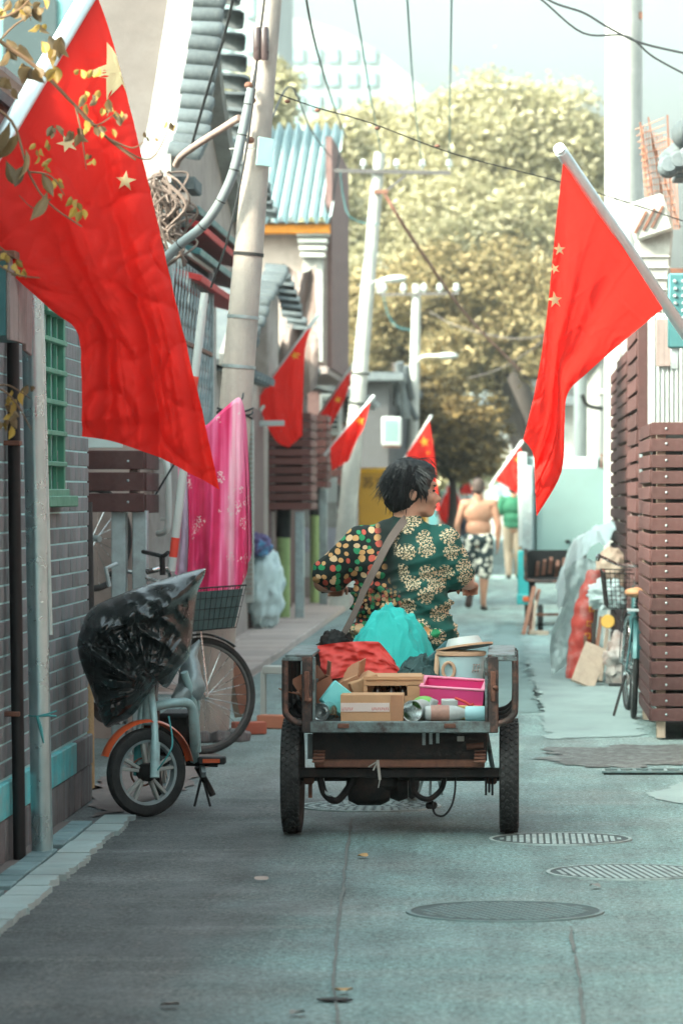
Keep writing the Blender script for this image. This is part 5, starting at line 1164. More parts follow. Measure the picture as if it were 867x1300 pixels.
MB().box((.115, Yb + .02, 1.42), (.1, .06, 1.06), bev=.01).build('white_edge', m_whitepaint, bt, True)
MB().box((1.075, Yb - .02, 1.15), (.045, .04, .9), bev=.006).build('side_trim', m_tealvan, bt, True)
MB().box((.14, Yb + .02, .55), (.16, .12, .6), bev=.015).build('cab_corner', m_tealvan, bt, True)
MB().box((.15, Yb - .06, .30), (.2, .05, .12), bev=.01).build('lamp_frame', m_tealvan, bt, True)
MB().box((.16, Yb - .09, .305), (.08, .02, .06), bev=.006).build('tail_light', M('red_orange_lens', (.65, .12, .04), .3, coat=.5), bt, True)
MB().box((.6, Yb + .7, .58), (.9, 1.5, .12), bev=.01).build('chassis', m_black, bt, True)
for s in (.2, 1.0): 
    wh = MB().lathe([(.16, -.05), (.25, -.06), (.27, -.03), (.27, .03), (.25, .06), (.16, .05)], 28, Matrix.Translation((s, Yb + .35, .27)) @ Matrix.Rotation(R(90), 4, 'Y')).build('wheel', m_rubber, bt, True)
    MB().lathe([(.02, -.04), (.17, -.04), (.17, .04), (.02, .04)], 20, Matrix.Translation((s, Yb + .35, .27)) @ Matrix.Rotation(R(90), 4, 'Y')).build('rim', m_post, wh, True)
# hand cart
hc = thing('hand_cart', 'black metal hand cart parked behind the pale box tricycle', 'hand cart', (.45, 25.2, 0))
MB().box((.47, 25.3, .57), (.62, .55, .03), bev=.004).build('deck', m_black, hc, True)
for s in (.17, .77):
    MB().box((s, 25.3, .72), (.03, .55, .3)).build('side_panel', m_black, hc, True)
MB().box((.47, 25.55, .72), (.62, .03, .32)).build('back_panel', m_black, hc, True)
MB().tube(cr([Vector((.14, 25.0, .9)), Vector((.14, 25.0, .65)), Vector((.2, 25.0, .56)), Vector((.75, 25.0, .56))], 6), .018, 8).build('front_rail', m_rustpaint, hc, True)
for (x, y_) in ((.2, 25.06), (.74, 25.06), (.2, 25.55), (.74, 25.55)): MB().box((x, y_, .28), (.05, .05, .56)).build('leg', m_black, hc, True)
MB().bar((.2, 25.1, .2), (.74, 25.1, .2), .03, .03).build('crossbar', m_rust, hc, True)
MB().lathe([(.03, -.03), (.14, -.03), (.15, 0), (.14, .03), (.03, .03)], 20, Matrix.Translation((.3, 25.45, .15)) @ Matrix.Rotation(R(90), 4, 'Y')).build('wheel', m_rubber, hc, True)
mb = MB()
for k in range(6): mb.box((.27 + k * .07, 25.4, .68 + .02 * (k % 3)), (.04, .12, .16), Euler((.2 * k, .1, 0)))
tag(mb.build('scrap_pieces', m_rust), 'small rusty scrap pieces lying in the black hand cart', 'scrap')
def board(label, a, b, w_, th, mat, name='plank', cat='plank', up=(0, -1, 0)):
    o = MB().bar(a, b, w_, th, up=up, bev=.003).build(name, mat); return tag(o, label, cat)
board('reddish plank propped on the left side of the hand cart, outer', P(664, 806, 24.9), P(678, 745, 25.0), .045, .06, m_redwood)
board('reddish plank propped on the left side of the hand cart, inner', P(671, 806, 24.95), P(684, 748, 25.05), .04, .05, m_redwood)
board('short pale stick under the hand cart', P(676, 805, 24.8), P(680, 762, 24.85), .03, .03, m_plank)
board('long pale plank leaning right of the hand cart', P(719, 808, 24.7), P(727, 733, 25.0), .07, .03, m_plank)
board('darker long plank leaning beside the pale one', P(727, 802, 24.9), P(737, 718, 25.2), .06, .03, m_board)
board('low pale block of wood lying under the hand cart', P(672, 803, 24.85), P(696, 804, 24.85), .1, .05, m_plank, up=(0, 0, 1))

# ------------------------------------------------------------------ junk pile under plastic sheets
def drape(label, fn, nu, nv, mat, name='plastic_sheet', cat='sheet'):
    o = MB().grid(fn, nu, nv).build(name, mat, ang=180); return tag(o, label, cat)
def sheet1(u, v):
    top = P(770 + 10 * u, 660, 21.5)
    x = .40 + .62 * u; y_ = 20.2 + 2.6 * v; z = .90 + .36 * math.sin(min(1, u * 1.05) * math.pi * .5) * (1 - .25 * v) - .45 * max(0, .28 - u) ** 1 * 2.2 - .18 * max(0, .2 - v) * 5 * (1 - .4 * u)
    return (x, y_, z + .05 * fbm((u * 4, v * 5, 2), 1, 4) + .02 * math.sin(u * 16 + v * 5))
drape('white plastic sheet stretched over the stacked junk beside the slatted covers', sheet1, 40, 40, m_sheetc)
def sheet2(u, v):
    x = .42 + .34 * u + .03 * math.sin(v * 7); y_ = 19.0 + .25 * math.sin(u * 3) + .25 * (1 - v); z = .86 - .84 * v + .1 * math.sin(u * math.pi)
    return (x - .12 * v * (1 - u), y_ + .06 * fbm((u * 5, v * 6, 4), 1, 4), max(z, .01))
drape('crumpled clear plastic hanging down beside the red sack', sheet2, 30, 40, M('clear_crumpled_plastic', (.55, .66, .65), .3, var=.2, scale=8, trans=.3, bump=.3, bscale=30))
sk1 = thing('woven_sack', 'tall red woven sack with yellow characters leaning in the junk pile', 'sack', (.57, 18.9, 0))
def sack(u, v):
    a = 2 * math.pi * u; z = .02 + .86 * v; r = (.10 * (1 - .35 * v ** 3) + .012 * math.sin(v * 40) * .4); bow = .14 * v * v
    x = .53 + bow + r * 1.0 * math.cos(a) * (1 + .1 * fbm((math.cos(a), math.sin(a), v * 4), 1)); y_ = 18.75 + r * .9 * math.sin(a)
    return (x, y_, z + .015 * fbm((math.cos(a) * 2, math.sin(a) * 2, v * 6), 2))
MB().grid(sack, 36, 50).build('bag', M('red_woven_plastic', (.50, .06, .045), .5, var=.25, scale=30, bump=.4, bscale=120, dirt=((.55, .45, .42), .4, 8)), sk1, True)
for k in range(5):
    s_ = sack(.79, .25 + .13 * k); text_mesh('character', '口', .055, m_ystar, sk1, Matrix.Translation((s_[0] + .02, s_[1] - .012, s_[2])) @ FACE_CAM)
heap('paper_sack', 'bulging cream paper sack lying on the pile beside the red sack', 'sack', (.80, 18.95, .66), (.13, .15, .2), M('cream_sack', (.55, .42, .32), .8, bump=.4, bscale=30, dirt=((.62, .28, .2), .5, 5)), 4, .0, .2)
heap('white_bag', 'torn white plastic bag slumped on the sticks', 'bag', (.74, 18.55, .58), (.15, .12, .11), m_sheetc, 5, .0, .4)
heap('dirty_bag', 'dirty crumpled plastic bag on the ground under the junk pile', 'bag', (.84, 18.3, .0), (.12, .12, .2), M('dirty_plastic', (.44, .42, .40), .4, trans=.2, dirt=((.35, .15, .1), .6, 6)), 6, .0, .45)
rn = random.Random(8)
for k, (xa, xb, mm) in enumerate(((748, 756, m_bark), (752, 762, m_redwood), (757, 752, m_bark), (762, 770, m_plank), (745, 742, m_rust))):
    board(('dark stick', 'reddish stick', 'dark stump of wood', 'pale stick', 'rusty rod')[k] + ' standing upright in the junk pile', P(xa, 866, 18.5), P(xb, 775 + 8 * k, 18.8), .03, .03, mm, 'stick', 'stick')
board('clean pale board leaning at the foot of the junk pile', P(739, 870, 18.2), P(757, 820, 18.45), .19, .025, m_plank, 'board', 'board')
o = MB().lathe([(.0005, .0), (.05, .0), (.055, .006), (.05, .012), (.0005, .012)], 20, Matrix.Translation(P(771, 789, 18.4)) @ Matrix.Rotation(R(80), 4, 'X'), caps=False).build('yellow_disc', M('mustard_plastic', (.65, .38, .07), .5)); tag(o, 'small mustard yellow disc hung on the sticks', 'disc')

# ------------------------------------------------------------------ yellow delivery box
yb = thing('delivery_box_truck', 'yellow delivery box with dark characters behind the woman', 'delivery vehicle', (-2.0, 38.8, 0))
m_yel = M('yellow_vehicle_paint', (.55, .29, .03), .5, var=.08, scale=2, dirt=((.45, .24, .03), .4, 3))
MB().box((-1.95, 39.0, 1.2), (1.1, 1.9, 1.4), bev=.02).build('box_body', m_yel, yb, True)
MB().box((-1.95, 38.03, 1.84), (1.04, .03, .04), bev=.004).build('top_trim', m_ystar, yb, True)
text_mesh('lettering', '苏宁易购', .21, M('dark_brown_print', (.10, .05, .02), .7), yb, Matrix.Translation((-2.02, 38.035, 1.645)) @ FACE_CAM, .002)
MB().box((-1.95, 39.0, .42), (1.0, 1.7, .16), bev=.01).build('chassis', m_black, yb, True)
for s in (-2.4, -1.5): MB().lathe([(.06, -.06), (.25, -.06), (.27, 0), (.25, .06), (.06, .06)], 24, Matrix.Translation((s, 38.4, .27)) @ Matrix.Rotation(R(90), 4, 'Y')).build('wheel', m_rubber, yb, True)
# ------------------------------------------------------------------ cargo tricycle
tk = thing('cargo_tricycle', 'worn cargo tricycle with rusty side rails ridden by the woman', 'tricycle', (-.49, 10.45, 0))
AX, AY, WR = -.49, 10.47, .255
m_dirtyblack = M('greasy_black_metal', (.011, .011, .011), .65, .3, var=.4, scale=14, bump=.4, dirt=((.05, .028, .022), .6, 12))
def tyre_wheel(x, y_, r, w_, parent, knobs=46):
    m4 = Matrix.Translation((x, y_, r)) @ Matrix.Rotation(R(90), 4, 'Y')
    h = w_ / 2
    t_ = MB().lathe([(r * .66, -h * .7), (r * .78, -h * .95), (r * .9, -h), (r * .96, -h * .82), (r * .975, -h * .4), (r * .98, 0), (r * .975, h * .4), (r * .96, h * .82), (r * .9, h), (r * .78, h * .95), (r * .66, h * .7)], 56, m4, caps=False).build('wheel', m_rubber, parent, True)
    mb = MB()
    for k in range(knobs):
        for row in (-1.5, -.5, .5, 1.5):
            a = 2 * math.pi * (k + (.5 if int(row * 2 + 9) // 2 % 2 else 0)) / knobs
            rr = r * (.985 if abs(row) < 1 else .968)
            c = Vector((row * h * .46, math.cos(a) * rr, math.sin(a) * rr)) + Vector((x, y_, r))
            mb.box(c, (h * .34, r * .085, r * .03), Matrix.Rotation(a - math.pi / 2, 3, 'X') @ Matrix.Rotation(.5 * (1 if row > 0 else -1), 3, 'Z'), bev=.002)
    mb.build('tread', m_rubber, t_, True)
    MB().lathe([(.03, -h * .3), (.05, -h * .9), (r * .3, -h * .5), (r * .6, -h * .55), (r * .68, -h * .75), (r * .68, h * .75), (r * .6, h * .55), (r * .3, h * .5), (.05, h * .9), (.03, h * .3)], 32, m4, caps=False).build('rim', m_dirtyblack, t_, True)
    return t_
tyre_wheel(-.965, AY, WR, .086, tk); tyre_wheel(-.014, AY, WR, .086, tk)
# bed
YR, YF = 10.2, 11.25
XL, XR = -.865, -.105
MB().box(((XL + XR) / 2, (YR + YF) / 2, .49), (XR - XL + .02, YF - YR, .02)).build('bed_floor', m_bedmetal, tk, True)
tb = MB().box(((XL + XR) / 2, YR, .483), (XR - XL + .02, .04, .05), bev=.004).build('tail_bar', m_bedmetal, tk, True)
for x in (-.73, -.27): MB().box((x, YR - .022, .489), (.05, .012, .02), bev=.003).build('hinge', m_rust, tb, True)
MB().box(((XL + XR) / 2, YF, .60), (XR - XL + .02, .03, .26), bev=.004).build('front_panel', m_bedmetal, tk, True)
for s, x in ((-1, -.888), (1, -.083)):
    p = MB().box((x, YR + .005, .623), (.045, .045, .33), bev=.004).build('corner_post', m_rustpaint, tk, True)
    MB().box((x - s * .03, YR + .01, .623), (.012, .05, .325), bev=.002).build('edge_strip', m_bedmetal, p, True)
    MB().box((x, YR - .024, .66), (.022, .012, .13), bev=.003).build('latch', m_rust, p, True)
    MB().ell((x + .01, YR - .03, .60 if s < 0 else .655), (.013, .013, .011), seg=10, rings=6).build('bolt', m_rust, p, True)
    MB().box((x, YF - .02, .623), (.04, .04, .30), bev=.004).build('corner_post', m_rustpaint, tk, True)
    MB().box((x - s * .02, (YR + YF) / 2, .585), (.012, YF - YR - .06, .17), bev=.002).build('side_panel', m_bedmetal, tk, True)
    MB().box((x + s * .035, (YR + YF) / 2, .79), (.12, YF - YR + .02, .014), bev=.003).build('top_rail', m_bedmetal, tk, True)
    for y_ in (YR, YR + .34, YR + .68, YF):
        xo = x + s * .095
        pts = [(x, y_, .785), (xo - s * .01, y_, .785), (xo, y_, .775), (xo, y_, .57), (xo - s * .012, y_, .53), (xo - s * .045, y_, .505), (x, y_, .495)]
        MB().tube(cr(pts[2:], 5), .0145, 12).build('rail_hoop', m_rustpaint if y_ == YR else m_dirtyblack, tk, True)
        MB().box((x + s * .05, y_, .777), (.11, .03, .016), bev=.003).build('hoop_plate', m_bedmetal, tk, True)
    MB().tube([(x + s * .095, YR, .56), (x + s * .095, YF, .56)], .011, 10).build('side_rail', m_dirtyblack, tk, True)
# underside
mb = MB(); mb.box((AX, 10.40, .40), (.74, .05, .12), bev=.006); mb.box((AX, 10.75, .40), (.70, .5, .1), bev=.006); mb.build('chassis', m_dirtyblack, tk, True)
MB().box((AX, 10.33, .395), (.76, .03, .135), bev=.004).build('rear_plate', m_dirtyblack, tk, True)
MB().box((AX, 10.30, .318), (.74, .045, .033), bev=.004).build('rust_beam', m_rust, tk, True)
MB().box((AX, 10.345, .275), (.9, .06, .042), bev=.005).build('axle_beam', m_dirtyblack, tk, True)
MB().tube([(-.93, AY, WR), (-.05, AY, WR)], .026, 14).build('axle', m_dirtyblack, tk, True)
for x in (-.84, -.14):
    mb = MB()
    for k in range(5): mb.box((x, AY + .0, .335 + k * .012), (.05, .62 - k * .09, .009), bev=.002)
    mb.build('leaf_spring', m_rust, tk, True)
    MB().tube([(x - .045, AY - .05, .33), (x - .045, AY - .05, .44)], .012, 8).build('damper', m_post, tk, True)
    MB().box((x + (.05 if x > -.5 else -.05), AY - .06, .25), (.045, .05, .06), bev=.008).build('bearing_block', m_rust, tk, True)
mb = MB().lathe([(.03, -.10), (.075, -.09), (.095, -.05), (.095, .05), (.075, .09), (.03, .1)], 24, Matrix.Translation((-.63, 10.5, .215)) @ Matrix.Rotation(R(90), 4, 'Y')); mb.box((-.60, 10.48, .24), (.2, .16, .09), bev=.02); mb.build('motor', m_dirtyblack, tk, True)
MB().lathe([(.02, -.04), (.06, -.04), (.075, 0), (.06, .04), (.02, .04)], 20, Matrix.Translation((-.50, 10.52, .21)) @ Matrix.Rotation(R(90), 4, 'Y')).build('drive_housing', m_dirtyblack, tk, True)
MB().tube(cr([Vector((-.84, 10.36, .26)), Vector((-.82, 10.38, .18)), Vector((-.77, 10.4, .148)), Vector((-.72, 10.4, .20)), Vector((-.69, 10.38, .26))], 6), .016, 10).build('brake_linkage', m_dirtyblack, tk, True)
MB().tube(cr([Vector((-.83, 10.36, .25)), Vector((-.82, 10.37, .19)), Vector((-.79, 10.37, .175))], 5), .008, 8).build('brake_lever', m_post, tk, True)
MB().tube([(-.885, 10.42, .26), (-.885, 10.42, .16)], .009, 8).build('chain_end', m_rust, tk, True)
for k in range(3): MB().tube([(-.115 + k * .014, 10.36, .25), (-.115 + k * .014, 10.36, .175 + .012 * (k % 2))], .005, 6).build('brake_cable', m_black, tk, True)
MB().tube(cr([Vector((-.44, 10.4, .28)), Vector((-.43, 10.4, .19)), Vector((-.37, 10.39, .155)), Vector((-.31, 10.4, .2)), Vector((-.295, 10.4, .27))], 6), .012, 8).build('guard_hoop', m_dirtyblack, tk, True)
MB().tube(cr([Vector((-.35, 10.38, .15)), Vector((-.34, 10.38, .095)), Vector((-.30, 10.37, .085)), Vector((-.265, 10.37, .13)), Vector((-.25, 10.38, .2)), Vector((-.25, 10.38, .27))], 6), .005, 8).build('loose_cable', m_black, tk, True)
for k in range(3): MB().box((-.40 + k * .04, 10.5, .215), (.012, .02, .1), Euler((0, .3 - .25 * k, 0))).build('bracket_strap', m_post, tk, True)
MB().box((-.355, 10.44, .125), (.05, .05, .03), bev=.008).build('bracket', m_dirtyblack, tk, True)
mb = MB()
for (a, b) in (((-.585, 10.27, .33), (-.605, 10.265, .29)), ((-.585, 10.27, .33), (-.625, 10.265, .305)), ((-.585, 10.27, .335), (-.575, 10.262, .25)), ((-.575, 10.262, .25), (-.582, 10.262, .215))): mb.bar(a, b, .014, .004)
mb.build('rag_tie', m_offwhite, tk, True)
MB().box((-.225, 10.312, .425), (.03, .006, .022)).build('sticker', m_offwhite, tk, True)
for k in range(3): MB().box((-.385 + k * .03, 10.312, .425 + .004 * k), (.014, .006, .055)).build('slot_plate', m_post, tk, True)
MB().tube([(-.20, 10.31, .39), (-.125, 10.31, .395)], .014, 10).build('exhaust_stub', m_rust, tk, True)
MB().bar((-.115, 10.33, .46), (-.085, 10.35, .29), .02, .012).build('stay', m_bedmetal, tk, True)
# front end
mb = MB(); mb.tube(cr([Vector((AX, 11.0, .38)), Vector((AX, 11.5, .36)), Vector((AX, 11.9, .45)), Vector((AX, 12.12, .72))], 5), .03, 12); mb.tube([(AX, 11.6, .38), (AX, 11.62, .68)], .02, 10); mb.build('main_frame', m_tealbox, tk, True)
sd = blob('saddle', MB().ell((AX, 11.68, .70), (.12, .13, .045)).cap((AX, 11.75, .70), (AX, 11.9, .70), .05, .03), .012, m_rubber, tk, 4, None, True)
MB().tube([(AX, 12.1, .62), (AX, 12.14, .80), (AX, 12.10, 1.0)], .02, 12).build('steering_stem', m_chrome, tk, True)
hb = MB().tube(cr([Vector((AX - .42, 11.98, 1.03)), Vector((AX - .3, 12.02, 1.035)), Vector((AX - .1, 12.1, 1.0)), Vector((AX + .1, 12.1, 1.0)), Vector((AX + .2, 12.04, 1.035)), Vector((AX + .29, 11.98, 1.035))], 5), .013, 12).build('handlebar', m_dirtyblack, tk, True)
for s in (-.05, .05): MB().tube([(AX + s, 12.16, .66), (AX + s, 12.42, .27)], .016, 10).build('fork', m_chrome, tk, True)
m4 = Matrix.Translation((AX, 12.43, .27)) @ Matrix.Rotation(R(90), 4, 'Y')
fw = MB().lathe([(.2, -.03), (.25, -.035), (.27, 0), (.25, .035), (.2, .03)], 40, m4, caps=False).build('wheel', m_rubber, tk, True)
MB().lathe([(.19, -.02), (.21, -.022), (.21, .022), (.19, .02)], 40, m4, caps=False).build('rim', m_chrome, fw, True)
mb = MB()
for k in range(18):
    a = 2 * math.pi * k / 18; mb.tube([Vector((AX, 12.43, .27)), Vector((AX, 12.43 + .2 * math.cos(a), .27 + .2 * math.sin(a)))], .0025, 4)
mb.build('spokes', m_chrome, fw, True)

# ------------------------------------------------------------------ load on the bed
m_card = M('brown_cardboard', (.40, .20, .11), .85, var=.12, scale=8, bump=.15, bscale=60, dirt=((.30, .17, .11), .4, 5))
m_card2 = M('tan_cardboard', (.48, .28, .155), .85, var=.1, scale=8, bump=.15, bscale=60)
m_card3 = M('reddish_cardboard', (.26, .105, .06), .85, var=.18, scale=8, bump=.2)
m_tape = M('white_tape', (.62, .52, .48), .4, var=.05)
m_redink = M('red_print', (.55, .10, .08), .6)
G = 'scrap loaded on the tricycle bed'
FZ = .502
t = thing('cardboard_box', 'flat brown cardboard box with white tape at the tail edge', 'box', (-.60, 10.36, FZ), 0, G)
xa, xb = P(432, 900, 10.27).x, P(512, 900, 10.27).x; zt = P(0, 882, 10.27).z
MB().box(((xa + xb) / 2, 10.36, (FZ + zt) / 2), (xb - xa, .19, zt - FZ), bev=.003).build('carton', m_card2, t, True)
MB().box(((xa + xb) / 2 - .03, 10.263, (FZ + zt) / 2 + .004), (xb - xa - .062, .002, .038)).build('tape', m_tape, t, True)
for (cx_, s_) in ((-.705, 'FRAGILE'), (-.567, 'FRAGILE')): pass
mb = MB()
for (c0, c1) in ((P(433, 898, 10.26).x, P(449, 898, 10.26).x), (P(471, 898, 10.26).x, P(495, 898, 10.26).x)):
    n = int((c1 - c0) / .0085)
    for k in range(n):
        mb.box((c0 + (k + .5) * .0085, 10.2612, zt - .062), (.0022, .001, .012)); mb.box((c0 + (k + .5) * .0085 + .002, 10.2612, zt - .062 + (.004 if k % 2 else -.005)), (.005, .001, .0022))
mb.build('red_print', m_redink, t, True)
MB().box((xb - .03, 10.262, (FZ + zt) / 2), (.052, .003, zt - FZ - .006)).build('side_strip', m_card, t, True)
# tan box with cut-outs and bottles
t = thing('open_carton', 'tan carton with cut-out handle window showing dark bottles', 'box', (-.53, 10.6, FZ), 0, G)
xa, xb = P(463, 860, 10.5).x, P(538, 860, 10.5).x; zt = P(0, 857, 10.5).z; zb = FZ
mb = MB(); cz = zt - .07
mb.box((xa + .005, 10.6, (zt + zb) / 2), (.008, .2, zt - zb)); mb.box((xb - .005, 10.6, (zt + zb) / 2), (.008, .2, zt - zb)); mb.box(((xa + xb) / 2, 10.7, (zt + zb) / 2), (xb - xa, .008, zt - zb))
mb.box(((xa + xb) / 2, 10.5, (cz - .015 + zb) / 2), (xb - xa, .008, cz - .015 - zb)); mb.box(((xa + xb) / 2, 10.5, zt - .02), (xb - xa, .008, .04)); mb.box((xb - .035, 10.5, cz + .008), (.07, .008, .05)); mb.box((xa + .008, 10.5, cz + .008), (.016, .008, .05))
mb.build('carton', m_card2, t, True)
MB().box(((xa + xb) / 2, 10.59, zt - .004), (xb - xa - .02, .2, .006), Euler((.08, 0, 0))).build('flap', m_card2, t, True)
for x in (.06, .12, .17): MB().lathe([(.001, 0), (.03, 0), (.03, .1), (.012, .14), (.012, .17), (.001, .17)], 14, Matrix.Translation((xa + x, 10.57, FZ + .002))).build('bottle', M('brown_bottle_glass', (.05, .025, .012), .15, spec=.7), t, True)
# tilted brown boxes
def open_box(label, c, size, rot, mat, name='open_carton'):
    t = thing(name, label, 'box', c, 0, G); t.rotation_euler = rot
    w_, d_, h_ = size; th = .006; mb = MB()
    mb.box((0, 0, th / 2), (w_, d_, th)); mb.box((-w_ / 2, 0, h_ / 2), (th, d_, h_)); mb.box((w_ / 2, 0, h_ / 2), (th, d_, h_)); mb.box((0, d_ / 2, h_ / 2), (w_, th, h_)); mb.box((0, -d_ / 2, h_ / 2), (w_, th, h_)); mb.build('carton', mat, t)
    MB().box((0, d_ / 2 + .03, h_ + .02), (w_ * .94, .005, .09), Euler((-.9, 0, 0))).build('flap', mat, t); MB().box((-w_ / 2 - .03, 0, h_ + .02), (.005, d_ * .94, .09), Euler((0, -.8, 0))).build('flap', mat, t)
    MB().box((w_ / 2 + .02, 0, h_ + .02), (.005, d_ * .94, .07), Euler((0, .6, 0))).build('flap', mat, t)
    return t
open_box('reddish brown carton lying tipped on the left of the load', (-.815, 10.62, .53), (.15, .16, .14), (0, R(-30), R(8)), m_card3)
open_box('brown open carton with raised flaps beneath the red bag', (-.695, 10.66, .54), (.17, .15, .13), (R(4), R(-26), R(-10)), m_card)
o = MB().box(P(463, 868, 10.62), (.13, .12, .09), Euler((.1, R(-20), .3)), bev=.004).build('small_carton', m_card2); tag(o, 'small tan carton wedged between the open boxes', 'box', G)
t = thing('turquoise_box', 'flat turquoise box tipped on its corner beside the tin', 'box', (-.76, 10.42, .58), 0, G)
MB().box(P(430, 886, 10.42), (.125, .05, .11), Euler((R(-12), R(38), R(6))), bev=.005).build('carton', M('turquoise_card', (.16, .56, .56), .5, var=.06), t, True)
def tin(label, c, r, L_, rot, mat, open_=True):
    t = thing('tin_can', label, 'tin', c, 0, G); t.rotation_euler = rot
    MB().lathe([(r * .9, -.0), (r, .0), (r, .004), (r * .97, .008), (r * .97, L_ - .008), (r, L_ - .004), (r, L_), (r * .9, L_)], 32, caps=False).build('side', mat, t)
    MB().lathe([(.0005, .016), (r * .55, .012), (r * .6, .02), (r * .9, .018), (r * .92, .0)], 32, caps=False).build('end', m_chrome, t)
    return t
tin('silver tin lying with its end to the rear at the left of the load', (-.833, 10.26, FZ + .042), .04, .12, (R(-90), 0, R(-14)), m_chrome)
# red bag
def red(u, v):
    x = -.875 + .385 * u + (.03 * (1 - v)); z = .66 + .15 * v + (.02 * math.sin(u * 3)); y_ = 10.86 - .10 * (1 - v) + .10 * (u - .3) ** 2 + .03 * fbm((u * 4, v * 3, 9), 1, 3) - .022 * max(0, 1 - abs(noise.noise(Vector((u * 3.2 + v * 1.5, v * 1.2 - u * 1.2, 2)))) * 3) ** 1.5
    if u > .72: z -= (u - .72) * .42 * v
    return (x, y_, z)
t = thing('red_bag', 'flattened bright red paper bag on top of the load', 'bag', (-.7, 10.98, .66), 0, G)
mr_ = M('bright_red_paper', (.62, .055, .045), .6, var=.08, trans=.1)
MB().grid(red, 48, 28).build('front', mr_, t, True, ang=180)
MB().grid(lambda u, v: (red(u, 1)[0] + .02 * v, red(u, 1)[1] + .22 * v, red(u, 1)[2] - .04 * v * (1 + u)), 24, 8).build('top_fold', mr_, t, True)
MB().grid(lambda u, v: (-.895 + .03 * v + .06 * u, 10.9 - .06 * u, .60 + .12 * v * (1 - u * .6) + .03 * u), 8, 10).build('side_fold', mr_, t, True)
# cloths
def mound(label, x0, x1, y0, y1, zb, zt, mat, seed, name='cloth', peak=.55, amp=.03):
    def fn(u, v):
        s_ = max(0, math.sin(math.pi * min(1, max(0, u)))) ** .55 * max(0, math.sin(math.pi * v)) ** .6
        sk_ = 1 - .45 * (u - peak) ** 2 * 3; z = zb + (zt - zb) * s_ * sk_ * 1.1
        n = fbm((u * 3 + seed, v * 3, seed), 1.2, 4); rid = (1 - abs(noise.noise(Vector((u * 6 + v * 3 + seed, v * 5 - u * 4, seed)))) * 2)
        return (x0 + (x1 - x0) * u + .02 * n, y0 + (y1 - y0) * v + .02 * n, z + amp * n * s_ + amp * .7 * max(rid, 0) ** 1.6 * s_ + amp * .3 * s_ * max(0, 1 - abs(noise.noise(Vector((u * 13 - v * 6 + seed, v * 11 + u * 3, seed + 3)))) * 2.2) ** 2)
    o = MB().grid(fn, 110, 90).build(name, mat, ang=180); return tag(o, label, 'cloth', G)
mound('crumpled turquoise cloth heaped behind the red bag', -.84, -.30, 10.82, 11.36, .50, .93, M('turquoise_cloth', (.02, .40, .37), .75, var=.12, scale=5, bump=.3, bscale=80), 2.0, peak=.58, amp=.045)
mound('dark green cloth bunched in front of the turquoise cloth', -.60, -.29, 10.72, 11.0, .53, .735, M('dark_green_cloth', (.02, .06, .06), .7, var=.3, scale=6, bump=.3), 5.0, peak=.7, amp=.03)
o = MB().bar(P(528, 852, 10.86), P(571, 812, 11.0), .035, .02, up=(0, -1, 0), bev=.004).build('folded_umbrella', M('dark_teal_nylon', (.03, .10, .11), .5)); tag(o, 'dark teal folded strap lying across the cloth heap', 'strap', G)
# pink tray on a yellow carton
t = thing('pink_tray', 'open magenta tray with pale pink rim on the right of the load', 'tray', (-.26, 10.55, .57), 0, G); t.rotation_euler = (R(12), R(3.5), R(-5))
w_, d_, h_, th = .27, .17, .085, .012; mb = MB(); mp_ = M('magenta_plastic', (.66, .055, .22), .45, var=.06); mp2 = M('pink_rim_plastic', (.72, .25, .36), .45)
mb.box((0, 0, .006), (w_, d_, .012)); mb.box((0, -d_ / 2, h_ / 2), (w_, th, h_), bev=.003); mb.box((0, d_ / 2, h_ / 2), (w_, th, h_), bev=.003); mb.build('tray_body', mp_, t)
for s in (-1, 1): MB().box((s * w_ / 2, 0, h_ / 2), (th, d_ + th, h_), bev=.003).build('end_wall', mp_, t)
for s in (-1, 1):
    MB().box((0, s * d_ / 2, h_ + .004), (w_ + .02, th + .006, .008), bev=.002).build('rim', mp2, t); MB().box((s * w_ / 2, 0, h_ + .004), (th + .006, d_ - .01, .008), bev=.002).build('rim', mp2, t)
o = MB().box((-.235, 10.5, .534), (.22, .16, .06), Euler((0, .02, 0)), bev=.004).build('yellow_carton', M('yellow_card', (.55, .40, .14), .7)); tag(o, 'flat yellow carton supporting the magenta tray', 'box', G)
# tub with tan rim, handle and lid
t = thing('pale_tub', 'pale blue tub with tan rim and oval handle on the right of the load', 'tub', (-.23, 10.88, FZ), 0, G)
m_tub = M('pale_blue_plastic', (.42, .62, .64), .4, var=.08); m_tan = M('tan_rim', (.52, .34, .22), .6)
MB().lathe([(.001, 0), (.088, 0), (.105, .27), (.098, .27), (.084, .012), (.001, .012)], 36, caps=False).build('tub_body', m_tub, t)
MB().lathe([(.104, .262), (.112, .266), (.112, .282), (.096, .284), (.096, .264)], 36, caps=False).build('rim', m_tan, t)
MB().tube([(-.055 + .026 * math.cos(a), -.098 - .004 * math.cos(a), .20 + .036 * math.sin(a)) for a in [k * 2 * math.pi / 18 for k in range(18)]], .008, 8, closed=True).build('handle', m_tan, t)
MB().tube([(-.105, -.01, .27), (-.115, -.05, .15), (-.10, -.07, .03)], .012, 8).build('edge_band', m_tan, t)
mb = MB()
for k in range(3): mb.box((.055 + k * .012, -.088 + k * .006, .21), (.004, .003, .04), Euler((0, .2, 0)))
mb.box((.066, -.086, .225), (.03, .003, .004)); mb.box((.066, -.086, .2), (.03, .003, .004)); mb.build('faded_mark', m_greyplaster, t)
t = thing('tub_cover', 'white round lid with tan edge resting tilted on the tub', 'lid', (-.215, 10.9, .80), 0, G); t.rotation_euler = (R(-6), R(-8), 0)
MB().lathe([(.0005, .05), (.07, .045), (.085, .012), (.125, .006), (.125, 0), (.0005, 0)], 36, caps=False).build('cap', m_whitepaint, t)
